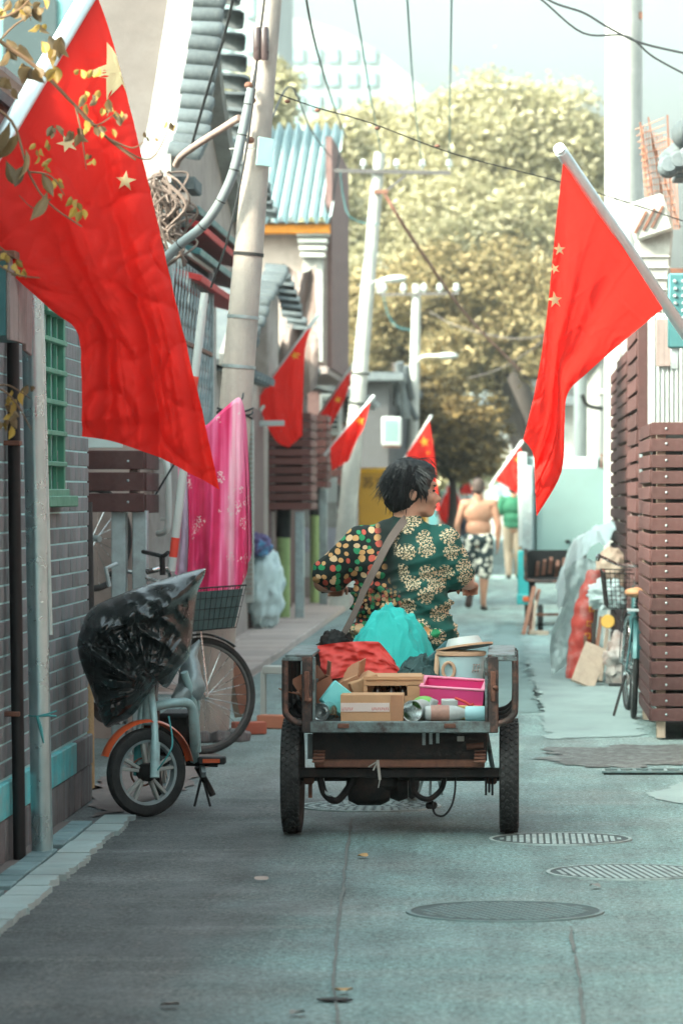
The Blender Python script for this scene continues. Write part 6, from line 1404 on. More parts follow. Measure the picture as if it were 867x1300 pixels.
MB().lathe([(.122, -.003), (.13, -.002), (.13, .007), (.122, .008)], 36, caps=False).build('edge', m_tan, t)
# tin mouth, bottle, green ball and others
t = thing('open_tin', 'wide shiny open tin lying mouth to the rear', 'tin', (-.435, 10.27, FZ + .046), 0, G); t.rotation_euler = (R(-90), 0, R(-18))
r, L_ = .046, .16
MB().lathe([(r * .94, .001), (r * .94, L_ - .006), (.001, L_ - .006)], 36, caps=False).build('inside', m_chrome, t)
MB().lathe([(r * .94, 0), (r * 1.03, -.002), (r * 1.03, .005), (r, .008), (r, L_), (.001, L_)], 36, caps=False).build('outside', m_whitepaint, t)
bt_ = thing('plastic_bottle', 'clear crushed plastic bottle with brownish label at the tail edge', 'bottle', (-.31, 10.28, FZ + .036), 0, G); bt_.rotation_euler = (0, R(90), R(4))
m_pet = M('cloudy_clear_plastic', (.52, .56, .55), .18, spec=.6, var=.25, scale=14, bump=.4, bscale=30, trans=.3)
MB().lathe([(.001, -.07), (.028, -.07), (.034, -.06), (.034, .05), (.03, .075), (.014, .115), (.014, .135), (.001, .135)], 26, caps=False).build('bottle_body', m_pet, bt_)
MB().lathe([(.0346, -.045), (.0355, -.04), (.0355, .03), (.0346, .035)], 26, caps=False).build('label_band', M('brown_label', (.34, .19, .15), .5, var=.4, scale=30), bt_)
MB().lathe([(.016, .118), (.016, .138), (.001, .138)], 16, caps=False).build('screw_cap', m_offwhite, bt_)
o = MB().lathe([(.001, -.05), (.03, -.05), (.033, -.04), (.033, .04), (.02, .06), (.001, .06)], 24, Matrix.Translation((-.155, 10.29, FZ + .034)) @ Matrix.Rotation(R(90), 4, 'Y'), caps=False).build('blue_bottle', M('pale_cyan_plastic', (.35, .6, .64), .3, var=.15, trans=.2)); tag(o, 'short pale cyan bottle against the right corner post', 'bottle', G)
o = MB().ell((-.385, 10.42, FZ + .075), (.05, .04, .03)).build('green_lid', M('green_plastic', (.18, .42, .10), .45)); tag(o, 'green plastic lid peeking above the open tin', 'lid', G)
o = MB().box((-.275, 10.40, .575), (.07, .05, .035), Euler((.1, 0, .1)), bev=.003).build('white_packet', m_whitepaint); tag(o, 'small white packet under the magenta tray', 'packet', G)
o = MB().tube(cr([Vector((-.25, 10.36, .60)), Vector((-.21, 10.35, .585)), Vector((-.185, 10.35, .57)), Vector((-.17, 10.34, .575))], 5), .006, 8).build('red_strip', mr_); tag(o, 'twisted red and white strip beside the white packet', 'strip', G)
o = MB().box((-.345, 10.38, .575), (.03, .03, .04), Euler((.2, .3, .4)), bev=.004).build('foil_scrap', m_pet); tag(o, 'crinkled foil scrap between green lid and white packet', 'scrap', G)
o = MB().box((-.33, 10.6, .515), (.18, .3, .025), Euler((0, 0, .1)), bev=.003).build('flat_cardboard', m_card); tag(o, 'flat piece of cardboard under the bottle and packets', 'cardboard', G)
# ------------------------------------------------------------------ people
def skin_mat(name, col): return M(name, col, .55, var=.08, scale=20, spec=.35, dirt=((col[0] * .8, col[1] * .62, col[2] * .55), .35, 14))
m_skin = skin_mat('tanned_skin', (.46, .25, .17)); m_skin2 = skin_mat('warm_skin', (.36, .19, .125)); m_skin3 = skin_mat('brown_arm_skin', (.36, .19, .13))
m_hair = M('black_hair', (.007, .008, .009), .5, var=.4, scale=30, spec=.3)
m_hair2 = M('cropped_dark_hair', (.05, .035, .03), .7, var=.3, scale=60, bump=.4)
def shirt_material():
    m = bpy.data.materials.new('dark_green_print_fabric'); m.use_nodes = True; t_ = m.node_tree; N = t_.nodes; L = t_.links; b = N['Principled BSDF']
    tc = N.new('ShaderNodeTexCoord'); sp = N.new('ShaderNodeSeparateXYZ'); L.new(tc.outputs['Object'], sp.inputs[0])
    cb = N.new('ShaderNodeCombineXYZ'); L.new(sp.outputs[0], cb.inputs[0]); L.new(sp.outputs[2], cb.inputs[1]); uv = cb.outputs[0]
    nd = N.new('ShaderNodeTexNoise'); nd.inputs['Scale'].default_value = 9; L.new(uv, nd.inputs['Vector'])
    va = N.new('ShaderNodeMix'); va.data_type = 'VECTOR'; va.inputs[0].default_value = .035; L.new(uv, va.inputs[4]); L.new(nd.outputs['Color'], va.inputs[5]); uv = va.outputs[1]
    def math_(op, a, bb=None, clamp=False):
        n = N.new('ShaderNodeMath'); n.operation = op; n.use_clamp = clamp
        for i, q in enumerate((a, bb)):
            if q is None: continue
            if isinstance(q, (int, float)): n.inputs[i].default_value = q
            else: L.new(q, n.inputs[i])
        return n.outputs[0]
    def mix(f, A, B):
        n = N.new('ShaderNodeMix'); n.data_type = 'RGBA'
        for i, q in ((0, f), (6, A), (7, B)):
            if isinstance(q, (int, float)): n.inputs[i].default_value = q
            elif isinstance(q, tuple): n.inputs[i].default_value = (*q[:3], 1)
            else: L.new(q, n.inputs[i])
        return n.outputs[2]
    def mr(f, a, bb):
        n = N.new('ShaderNodeMapRange'); n.clamp = True; n.inputs[1].default_value = a; n.inputs[2].default_value = bb; L.new(f, n.inputs[0]); return n.outputs[0]
    def vor(sc, rnd=.7, vec=None):
        v = N.new('ShaderNodeTexVoronoi'); v.voronoi_dimensions = '2D'; v.inputs['Scale'].default_value = sc; v.inputs['Randomness'].default_value = rnd; L.new(vec or uv, v.inputs['Vector']); return v
    def dots(sc, r_, rnd=.75):
        v = vor(sc, rnd); cs = N.new('ShaderNodeSeparateColor'); L.new(v.outputs['Color'], cs.inputs[0])
        rp = N.new('ShaderNodeValToRGB'); rp.color_ramp.interpolation = 'CONSTANT'; e = rp.color_ramp.elements; e[0].color = (.02, .22, .09, 1); e[1].position = .28; e[1].color = (.55, .30, .12, 1)
        for ps, cc in ((.52, (.50, .09, .06, 1)), (.72, (.62, .42, .24, 1)), (.86, (.03, .26, .12, 1))): k = e.new(ps); k.color = cc
        L.new(cs.outputs[0], rp.inputs[0]); rad = math_('MULTIPLY_ADD', cs.outputs[1], r_ * .5); N[rad.node.name].inputs[2].default_value = r_ * .6
        return math_('LESS_THAN', v.outputs['Distance'], rad), rp.outputs[0]
    ground = mix(mr(sp.outputs[0], -.06, .08), (.010, .018, .016), (.008, .075, .062))
    # confetti dots on the left: bigger above, smaller below
    zb = mr(sp.outputs[2], .02, -.08)
    f1, c1 = dots(30, .46); f2, c2 = dots(52, .46)
    left = math_('SUBTRACT', 1.0, mr(math_('ADD', sp.outputs[0], math_('MULTIPLY', sp.outputs[2], .18)), -.075, -.045))
    c = mix(math_('MULTIPLY', math_('MULTIPLY', f1, left), math_('SUBTRACT', 1.0, zb)), ground, c1)
    left2 = math_('SUBTRACT', 1.0, mr(math_('ADD', sp.outputs[0], math_('MULTIPLY', sp.outputs[2], .30)), -.03, -.01))
    c = mix(math_('MULTIPLY', math_('MULTIPLY', f2, left2), zb), c, c2)
    # lacy cream flowers on the right and hem
    v = vor(12.5, .85); inn = math_('LESS_THAN', v.outputs['Distance'], .47)
    pos = N.new('ShaderNodeVectorMath'); pos.operation = 'SUBTRACT'; sc_ = N.new('ShaderNodeVectorMath'); sc_.operation = 'SCALE'; sc_.inputs['Scale'].default_value = 1.0; L.new(uv, sc_.inputs[0])
    L.new(uv, pos.inputs[0]); L.new(v.outputs['Position'], pos.inputs[1]); ps = N.new('ShaderNodeSeparateXYZ'); L.new(pos.outputs[0], ps.inputs[0])
    ang = math_('ARCTAN2', ps.outputs[1], ps.outputs[0]); pet = math_('SINE', math_('MULTIPLY', ang, 11.0)); rin = math_('SINE', math_('MULTIPLY', v.outputs['Distance'], 55.0))
    v3 = vor(85, 1.0); lac = math_('ADD', math_('ADD', math_('MULTIPLY', pet, .5), math_('MULTIPLY', rin, .45)), math_('MULTIPLY', math_('SUBTRACT', .5, v3.outputs['Distance']), 1.3))
    lace = math_('MULTIPLY', math_('GREATER_THAN', lac, .05), inn)
    nz = N.new('ShaderNodeTexNoise'); nz.inputs['Scale'].default_value = 4.0; L.new(uv, nz.inputs['Vector'])
    reg = math_('MAXIMUM', mr(math_('ADD', sp.outputs[0], math_('MULTIPLY', nz.outputs['Fac'], .34)), .12, .15), mr(math_('SUBTRACT', math_('MULTIPLY', nz.outputs['Fac'], .12), sp.outputs[2]), .22, .25))
    gate = math_('MULTIPLY', math_('MULTIPLY', lace, reg), math_('GREATER_THAN', nz.outputs['Fac'], .36))
    cream = mix(mr(v3.outputs['Distance'], .1, .6), (.62, .52, .36), (.38, .27, .15))
    c = mix(gate, c, cream)
    f4, c4 = dots(13, .26, 1.0); c = mix(math_('MULTIPLY', f4, mr(sp.outputs[2], -.12, -.16)), c, c4)
    L.new(c, b.inputs['Base Color']); b.inputs['Roughness'].default_value = .75; b.inputs['Specular IOR Level'].default_value = .25
    bp = N.new('ShaderNodeBump'); bp.inputs['Strength'].default_value = .25; bp.inputs['Distance'].default_value = .004
    n2 = N.new('ShaderNodeTexNoise'); n2.inputs['Scale'].default_value = 22; L.new(tc.outputs['Object'], n2.inputs['Vector']); L.new(n2.outputs['Fac'], bp.inputs['Height']); L.new(bp.outputs[0], b.inputs['Normal'])
    return m
m_shirt = shirt_material()
WDX = .035
wm_ = thing('person', 'woman in dark green patterned blouse riding the cargo tricycle, head turned right', 'person', (-.545, 11.63, 1.05))
# --- body: head, neck, arms and hands, legs
HC = Vector((-.503, 11.64, 1.525))
yaw = R(10)
fd = Vector((math.cos(yaw), math.sin(yaw), 0)); sd_ = Vector((math.sin(yaw), -math.cos(yaw), 0)); upv = Vector((0, 0, 1))
def H_(f, s, u): return HC + fd * f + sd_ * s + upv * u
hrot = Matrix((fd, -sd_, upv)).transposed()
mb = MB()
mb.ell(H_(-.008, 0, .012), (.098, .076, .098), hrot, 20, 14)
mb.ell(H_(.045, 0, -.05), (.058, .058, .082), hrot, 18, 12)          # face
mb.ell(H_(.062, 0, -.118), (.036, .036, .026), hrot)                 # chin
mb.ell(H_(.035, 0, -.105), (.055, .052, .03), hrot)                  # jaw
mb.cap(H_(.095, 0, -.03), H_(.116, 0, -.058), .010, .015)            # nose
mb.ell(H_(.103, .0, -.064), (.014, .02, .01), hrot)
mb.ell(H_(.088, 0, .012), (.022, .05, .014), hrot)                   # brow
mb.ell(H_(.094, 0, -.088), (.015, .024, .007), hrot); mb.ell(H_(.092, 0, -.099), (.015, .022, .008), hrot)   # lips
for s in (-1, 1):
    mb.ell(H_(.07, s * .04, -.052), (.028, .024, .026), hrot)        # cheeks
    mb.ell(H_(-.012, s * .078, -.035), (.02, .010, .034), hrot)      # ears
mb.cap(H_(-.02, 0, -.07), Vector((-.535, 11.635, 1.33)), .055, .068)
mb.ell((-.545, 11.64, 1.28), (.15, .09, .09))
def arm(sh, el, wr, hand_dir, side):
    mb.cap(sh, el, .055, .044); mb.cap(el, Vector(el).lerp(Vector(wr), .35), .045, .043); mb.cap(Vector(el).lerp(Vector(wr), .35), wr, .043, .027)
    w_ = Vector(wr); d = Vector(hand_dir).normalized(); lat = Vector((1, 0, 0))
    k = w_ + d * .05; mb.ell((w_ + k) / 2 + d * .01, (.042, .045, .02)); 
    for i, (o_, l) in enumerate(((-.030, .9), (-.010, 1.0), (.010, .95), (.030, .78))):          # fingers curled round the grip
        b0 = k + lat * o_ + d * .012; b1 = b0 + d * .034 * l + Vector((0, 0, -.006)); b2 = b1 + Vector((0, .004, -.030 * l)); b3 = b2 - d * .022 * l + Vector((0, 0, -.012))
        mb.cap(b0, b1, .0105, .0100, 8); mb.cap(b1, b2, .0098, .0090, 8); mb.cap(b2, b3, .0090, .0078, 8)
    t0_ = w_ + lat * (.03 * -side) + d * .005; t1_ = t0_ + lat * (.022 * -side) + d * .035 + Vector((0, 0, -.012)); t2_ = t1_ + d * .02 + Vector((0, 0, -.026))
    mb.cap(t0_, t1_, .013, .011, 8); mb.cap(t1_, t2_, .011, .009, 8)
arm((-.74, 11.63, 1.25), (-.905, 11.67, 1.075), (-.865, 11.90, 1.055), (.05, 1, -.05), -1)
arm((-.36, 11.63, 1.25), (-.290, 11.67, 1.10), (-.255, 11.885, 1.06), (.05, 1, -.05), 1)
mb.ell((-.545, 11.64, 1.05), (.16, .1, .25))
for s in (-1, 1):
    mb.cap((AX - .05 + s * .09, 11.66, .80), (AX - .0 + s * .13, 12.02, .70), .085, .06); mb.cap((AX + s * .13, 12.02, .70), (AX + s * .12, 12.0, .36), .055, .035)
    mb.cap((AX + s * .12, 12.0, .35), (AX + s * .12, 12.16, .30), .035, .03)
blob('body', mb, .0075, m_skin, wm_, 3, None, True)
# eyes, brows, lips
for s in (-1, 1):
    MB().ell(H_(.091, s * .032, -.018), (.008, .013, .0055), hrot, 10, 8).build('eye', m_black, wm_, True)
    MB().cap(H_(.10, s * .018, .006), H_(.088, s * .05, .006), .005, .004).build('eyebrow', m_hair, wm_, True)
MB().cap(H_(.103, -.018, -.093), H_(.103, .018, -.093), .0055, .0055).build('lips', M('lip_skin', (.30, .09, .075), .5), wm_, True)
# hair: cap, ragged ends and loose strands
mb = MB(); mb.ell(H_(-.022, 0, .026), (.112, .092, .112), hrot, 22, 16); mb.ell(H_(-.055, 0, -.03), (.082, .088, .098), hrot, 18, 12); mb.ell(H_(.03, 0, .068), (.072, .075, .058), hrot); mb.ell(H_(.015, .055, .02), (.05, .04, .05), hrot); mb.ell(H_(.015, -.055, .02), (.05, .04, .05), hrot)
hp = parent_matrix(wm_).inverted() @ HC
def hdisp(co):
    d = co - hp; a = math.atan2(d.z, d.x * fd.x + d.y * fd.y); return .005 * noise.noise(Vector((a * 9, d.length * 30, d.y * 50))) + .003 * noise.noise(Vector((d.x * 120, d.y * 120, d.z * 40)))
hair = blob('hair', mb, .008, m_hair, wm_, 3, hdisp, True)
rn = random.Random(4); mb = MB()
for k in range(1100):
    th = rn.uniform(-math.pi, math.pi); ph = rn.uniform(-.35, 1.35)
    n_ = Vector((math.cos(ph) * math.cos(th), math.cos(ph) * math.sin(th), math.sin(ph)))
    if n_.x > .55 and n_.z < .35: continue
    p = H_(-.024 + n_.x * .112, n_.y * .094, .022 + n_.z * .114)
    fl = (fd * (-.35 + rn.uniform(-.3, .3)) + sd_ * (n_.y * .5 + rn.uniform(-.2, .2)) + Vector((0, 0, -.85)))
    if n_.x > .2: fl = fd * (.5 + rn.uniform(-.3, .3)) + sd_ * n_.y * .6 + Vector((0, 0, -.6))
    outw = (fd * n_.x + sd_ * n_.y + upv * n_.z); L_ = rn.uniform(.04, .085)
    q1 = p + fl * L_ * .5 + outw * rn.uniform(.0, .008); q2 = p + fl * L_ + outw * rn.uniform(-.004, .014)
    mb.tube([p, q1, q2], [.0015, .0012, .0004], 3, caps=False)
for k in range(26):                                                   # stray hairs on the crown
    a0 = H_(rn.uniform(-.08, .04), rn.uniform(-.05, .05), .128); a1 = a0 + fd * rn.uniform(.03, .07) + Vector((0, 0, rn.uniform(.0, .014))); a2 = a1 + fd * rn.uniform(.03, .05) + Vector((0, 0, -rn.uniform(.01, .05)))
    mb.tube(cr([a0, a1, a2], 4), .0008, 4, caps=False)
for k in range(90):                                                   # side lock before and around the ear, nape
    s_ = rn.choice((1, 1, -1)); f = rn.choice((rn.uniform(.012, .05), rn.uniform(-.11, -.03))); a0 = H_(f, s_ * .083 * (1 - abs(f) * 1.8), rn.uniform(.0, .04)); L_ = rn.uniform(.05, .09) if f > 0 else rn.uniform(.08, .15)
    mb.tube(cr([a0, a0 + Vector((0, 0, -L_ * .5)) + sd_ * s_ * .004 + fd * .003, a0 + Vector((0, 0, -L_)) + fd * (.008 if f > 0 else -.004)], 3), [.003, .003, .003, .0028, .0024, .0018, .0006][:7], 4, caps=False)
mb.build('strands', m_hair, hair, True)
# blouse
mb = MB()
mb.ell((-.555, 11.64, 1.17), (.225, .15, .19)); mb.cap((-.73, 11.64, 1.265), (-.375, 11.64, 1.265), .082, .082); mb.ell((-.55, 11.63, 1.30), (.15, .105, .085)); mb.ell((-.555, 11.64, .99), (.222, .17, .2)); mb.ell((-.548, 11.63, .83), (.25, .20, .15))
mb.cap((-.72, 11.64, 1.245), (-.865, 11.665, 1.12), .098, .088); mb.cap((-.375, 11.64, 1.245), (-.315, 11.665, 1.13), .095, .083)
mb.cap((-.535, 11.635, 1.3), (-.53, 11.637, 1.345), .085, .078)
wo_ = parent_matrix(wm_).inverted()
def sdisp(co):
    z = co.z; low = max(0, min(1, (.12 - z) / .25)); d1 = co.x * 7 + z * 16; d2 = -co.x * 6 + z * 18
    w_ = noise.noise(Vector((d1 * .9, co.y * 3, 1.7))); r_ = 1 - abs(w_) * 2; w2 = noise.noise(Vector((d2 * .8, co.y * 3, 7.7))); r2 = 1 - abs(w2) * 2
    return .026 * low * max(r_, 0) ** 2.5 - .012 * low + .016 * max(r2, 0) ** 3 * (.45 + low) + .006 * noise.noise(co * 9)
blob('blouse', mb, .011, m_shirt, wm_, 4, sdisp, True)
mb = MB()
for s in (-1, 1): mb.cap((AX - .05 + s * .09, 11.66, .79), (AX + s * .13, 12.03, .71), .105, .08); mb.cap((AX + s * .13, 12.03, .71), (AX + s * .12, 12.0, .40), .078, .06)
mb.ell((-.545, 11.64, .80), (.2, .16, .1))
blob('trousers', mb, .014, M('dark_trousers', (.02, .022, .025), .8), wm_, 3, None, True)
# bag strap and bag
sb = thing('shoulder_bag', 'dark shoulder bag on a brown strap across the back of the woman', 'bag', (-.85, 11.45, .80))
path = cr([Vector((-.50, 11.70, 1.385)), Vector((-.53, 11.585, 1.378)), Vector((-.60, 11.50, 1.28)), Vector((-.665, 11.465, 1.15)), Vector((-.715, 11.465, 1.05)), Vector((-.765, 11.455, .93)), Vector((-.835, 11.45, .80))], 8)
mb = MB(); Ls = []; Rs = []
for i, p in enumerate(path):
    tn = (path[min(i + 1, len(path) - 1)] - path[max(i - 1, 0)]).normalized(); n_ = (p - Vector((-.55, 11.66, p.z))); n_.z = 0.25 * n_.length if i < 12 else 0; n_.normalize(); w_ = tn.cross(n_).normalized()
    for q in (-1, 1):
        for o_ in (0, .004): Ls.append(p + w_ * q * .019 + n_ * (o_ + .006))
n = len(path)
for i in range(n - 1):
    a = i * 4; b = a + 4
    for (u_, v_) in ((0, 1), (1, 3), (3, 2), (2, 0)): Rs.append((a + u_, a + v_, b + v_, b + u_))
mb.add(Ls, Rs); mb.build('strap', M('brown_strap', (.15, .115, .10), .8, var=.15, scale=30, bump=.3, bscale=200), sb, True)
wm_.scale.x = 1.05; wm_.location.x += WDX; sb.location.x += WDX
heap('pouch', '', '', (.0, .0, -.09), (.085, .06, .075), m_dirtyblack, 3, 0, .25, parent=sb)

def person(label, base, skin, joints, clothes, hair_mat, feet_mat, head=(0, 0, 1.56), scale=1.0, hair_full=True):
    """figure facing away (+y); joints in metres relative to base"""
    t = thing('person', label, 'person', base); J = joints; mb = MB(); V = Vector
    h = V(head); mb.ell(h, (.075, .092, .105)); mb.ell(h + V((0, .03, -.05)), (.058, .07, .075)); mb.cap(h + V((0, .115, -.02)), h + V((0, .12, -.035)), .012, .014)
    for s in (-1, 1): mb.ell(h + V((s * .078, .0, -.01)), (.012, .022, .033))
    mb.cap(h + V((0, -.01, -.06)), V((0, 0, 1.36)), .055, .07)
    mb.ell((0, 0, 1.24), (.185, .115, .17)); mb.cap((-.15, 0, 1.34), (.15, 0, 1.34), .07, .07); mb.ell((0, .01, 1.04), (.165, .12, .17)); mb.ell((0, 0, .9), (.17, .125, .13))
    for s, k in ((-1, 'L'), (1, 'R')):
        sh, el, wr, hd = [V(q) for q in J['arm' + k]]; mb.cap(sh, el, .052, .041); mb.cap(el, el.lerp(wr, .3), .041, .041); mb.cap(el.lerp(wr, .3), wr, .041, .026)
        d = (hd - wr).normalized(); pm_ = wr + d * .05; mb.ell(wr.lerp(pm_, .6), (.022, .04, .048))
        for i, (o_, l) in enumerate(((-.028, .85), (-.01, 1.0), (.01, .95), (.028, .75))):
            f0 = pm_ + V((0, o_, 0)) + d * .02; f1 = f0 + d * .035 * l; f2 = f1 + d * .03 * l + V((-s * .012, 0, 0)); mb.cap(f0, f1, .0105, .0095, 8); mb.cap(f1, f2, .0095, .008, 8)
        mb.cap(wr + V((0, .03, 0)) + d * .01, wr + V((-s * .01, .055, 0)) + d * .05, .013, .010, 8)
        hp_, kn, an, toe = [V(q) for q in J['leg' + k]]; mb.cap(hp_, kn, .085, .058); mb.cap(kn, kn.lerp(an, .35), .056, .056); mb.cap(kn.lerp(an, .35), an, .056, .034); mb.cap(an, toe, .036, .03)
    mb.ell((0, .0, 1.22), (.012, .1, .2))
    blob('body', mb, .011, skin, t, 3)
    for nm, mm, fn, vx in clothes:
        m_ = MB(); fn(m_, J); blob(nm, m_, vx, mm, t, 3, lambda co: .007 * noise.noise(co * 11) + .006 * noise.noise(Vector((co.x * 14, co.y * 14, co.z * 4))))
    m_ = MB(); m_.ell(h + V((0, -.012, .03)), (.085, .1, .092)); m_.ell(h + V((0, -.04, -.02)), (.078, .07, .075))
    blob('hair', m_, .011, hair_mat, t, 2, lambda co: .004 * noise.noise(co * 60))
    for k in 'LR':
        hp_, kn, an, toe = [V(q) for q in J['leg' + k]]; d = (toe - an).normalized(); dn = V(J['sole' + k]).normalized(); c = an.lerp(toe, .45) + dn * .04
        m_ = MB(); m_.cap(c - d * .1, c + d * .12, .042, .046); 
        for v in m_.v:
            q = (v - c).dot(dn); v -= dn * q * .62
        m_.build('shoe', feet_mat, t)
    return t
def shorts_mat():
    m = M('black_white_floral_cloth', (.02, .035, .04), .8, var=.2); t_ = m.node_tree; N = t_.nodes; L = t_.links; b = N['Principled BSDF']
    v = N.new('ShaderNodeTexVoronoi'); v.inputs['Scale'].default_value = 13; tc = N.new('ShaderNodeTexCoord'); nz = N.new('ShaderNodeTexNoise'); nz.inputs['Scale'].default_value = 16; L.new(tc.outputs['Object'], nz.inputs[0])
    mx = N.new('ShaderNodeMix'); mx.data_type = 'VECTOR'; mx.inputs[0].default_value = .07; L.new(tc.outputs['Object'], mx.inputs[4]); L.new(nz.outputs['Color'], mx.inputs[5]); L.new(mx.outputs[1], v.inputs['Vector'])
    r_ = N.new('ShaderNodeValToRGB'); r_.color_ramp.elements[0].position = .40; r_.color_ramp.elements[0].color = (.62, .60, .52, 1); r_.color_ramp.elements[1].position = .5; r_.color_ramp.elements[1].color = (.018, .035, .04, 1); L.new(v.outputs['Distance'], r_.inputs[0]); L.new(r_.outputs[0], b.inputs['Base Color']); return m
def shorts(m_, J):
    m_.ell((0, 0, .90), (.19, .145, .11))
    for k in 'LR':
        hp_, kn, an, toe = [Vector(q) for q in J['leg' + k]]; m_.cap(hp_ + Vector((0, 0, .02)), kn.lerp(hp_, .02), .11, .098)
man = person('shirtless man in patterned knee shorts walking away down the alley', (-.43, 30.0, 0), m_skin2,
    {'armL': ((-.185, 0, 1.36), (-.265, -.02, 1.09), (-.275, .05, .84), (-.26, .07, .70)), 'armR': ((.185, 0, 1.36), (.255, -.03, 1.08), (.245, .02, .84), (.235, .05, .70)),
     'legL': ((-.09, 0, .88), (-.105, .10, .50), (-.09, -.22, .27), (-.12, -.27, .10)), 'legR': ((.085, 0, .88), (.075, .02, .47), (.06, -.02, .085), (.075, .12, .05)), 'soleL': (-.1, -1, -.25), 'soleR': (0, 0, -1)},
    [('shorts', shorts_mat(), shorts, .013)], m_hair2, M('brown_sandal', (.05, .032, .028), .7), (.0, .0, 1.565))
def polo(m_, J):
    m_.ell((0, 0, 1.24), (.205, .135, .18)); m_.cap((-.155, 0, 1.345), (.155, 0, 1.345), .078, .078); m_.ell((0, .01, 1.04), (.19, .14, .18)); m_.ell((0, 0, .92), (.185, .14, .1)); m_.cap((0, 0, 1.36), (0, 0, 1.42), .075, .068)
    for k in 'LR':
        sh, el, wr, hd = [Vector(q) for q in J['arm' + k]]; m_.cap(sh, sh.lerp(el, .75), .075, .066)
def trousers(m_, J):
    m_.ell((0, 0, .90), (.175, .13, .1))
    for k in 'LR':
        hp_, kn, an, toe = [Vector(q) for q in J['leg' + k]]; m_.cap(hp_, kn, .1, .08); m_.cap(kn, an, .08, .062)
JW = {'armL': ((-.19, 0, 1.36), (-.26, -.02, 1.08), (-.27, .06, .84), (-.265, .09, .72)), 'armR': ((.19, 0, 1.36), (.25, .0, 1.09), (.25, .08, .85), (.24, .1, .72)),
      'legL': ((-.09, 0, .88), (-.09, .06, .47), (-.08, -.10, .09), (-.09, .04, .05)), 'legR': ((.09, 0, .88), (.085, -.02, .47), (.08, .1, .085), (.085, .24, .05)), 'soleL': (0, 0, -1), 'soleR': (0, 0, -1)}
m_beige = M('beige_trousers', (.32, .25, .185), .85, var=.1)
person('man in green polo shirt and beige trousers beyond the box tricycle', (.02, 41.0, 0), m_skin2, JW, [('polo_shirt', M('green_polo', (.01, .105, .055), .8, var=.1), polo, .013), ('trousers', m_beige, trousers, .014)], m_hair, m_rubber, (.0, .0, 1.57))
person('far person in white shirt beyond the small flags', (-1.35, 63.0, 0), m_skin2, JW, [('shirt', m_plaster, polo, .016), ('trousers', M('navy_trousers', (.03, .04, .07), .8), trousers, .016)], m_hair, m_rubber, (.0, .0, 1.57))
# ------------------------------------------------------------------ bicycles
m_bikerim = M('dull_bike_rim', (.10, .11, .11), .5, .5)
def wheel_at(parent, c, r, tyre_r, spokes=28, rot=None, name='wheel', rim_mat=None, tilt=None):
    """wheel in the local xz plane of its thing (optionally turned about z)"""
    rz = Matrix.Rotation(rot or 0, 4, 'Z'); m4 = Matrix.Translation(c) @ rz @ Matrix.Rotation(R(90), 4, 'X')
    prof = [(r - tyre_r * 2 + tyre_r * (1 + math.cos(a)), tyre_r * math.sin(a)) for a in [k * 2 * math.pi / 10 for k in range(11)]]
    w_ = MB().lathe(prof, 56, m4, caps=False).build(name, m_rubber, parent)
    rr = r - tyre_r * 2 - .004
    MB().lathe([(rr - .008, -.011), (rr + .006, -.012), (rr + .006, .012), (rr - .008, .011), (rr - .008, -.011)], 56, m4, caps=False).build('rim', rim_mat or m_bikerim, w_)
    if spokes:
        mb = MB()
        for k in range(spokes):
            a = 2 * math.pi * k / spokes; s = .025 if k % 2 else -.025; b_ = a + (.5 if k % 4 < 2 else -.5)
            mb.tube([m4 @ Vector((.018 * math.cos(b_), .018 * math.sin(b_), s)), m4 @ Vector((rr * math.cos(a), rr * math.sin(a), 0))], .0016, 4, caps=False)
        mb.build('spokes', m_chrome, w_)
    MB().lathe([(.008, -.05), (.022, -.035), (.016, 0), (.022, .035), (.008, .05)], 14, m4).build('hub', m_chrome, w_)
    return w_
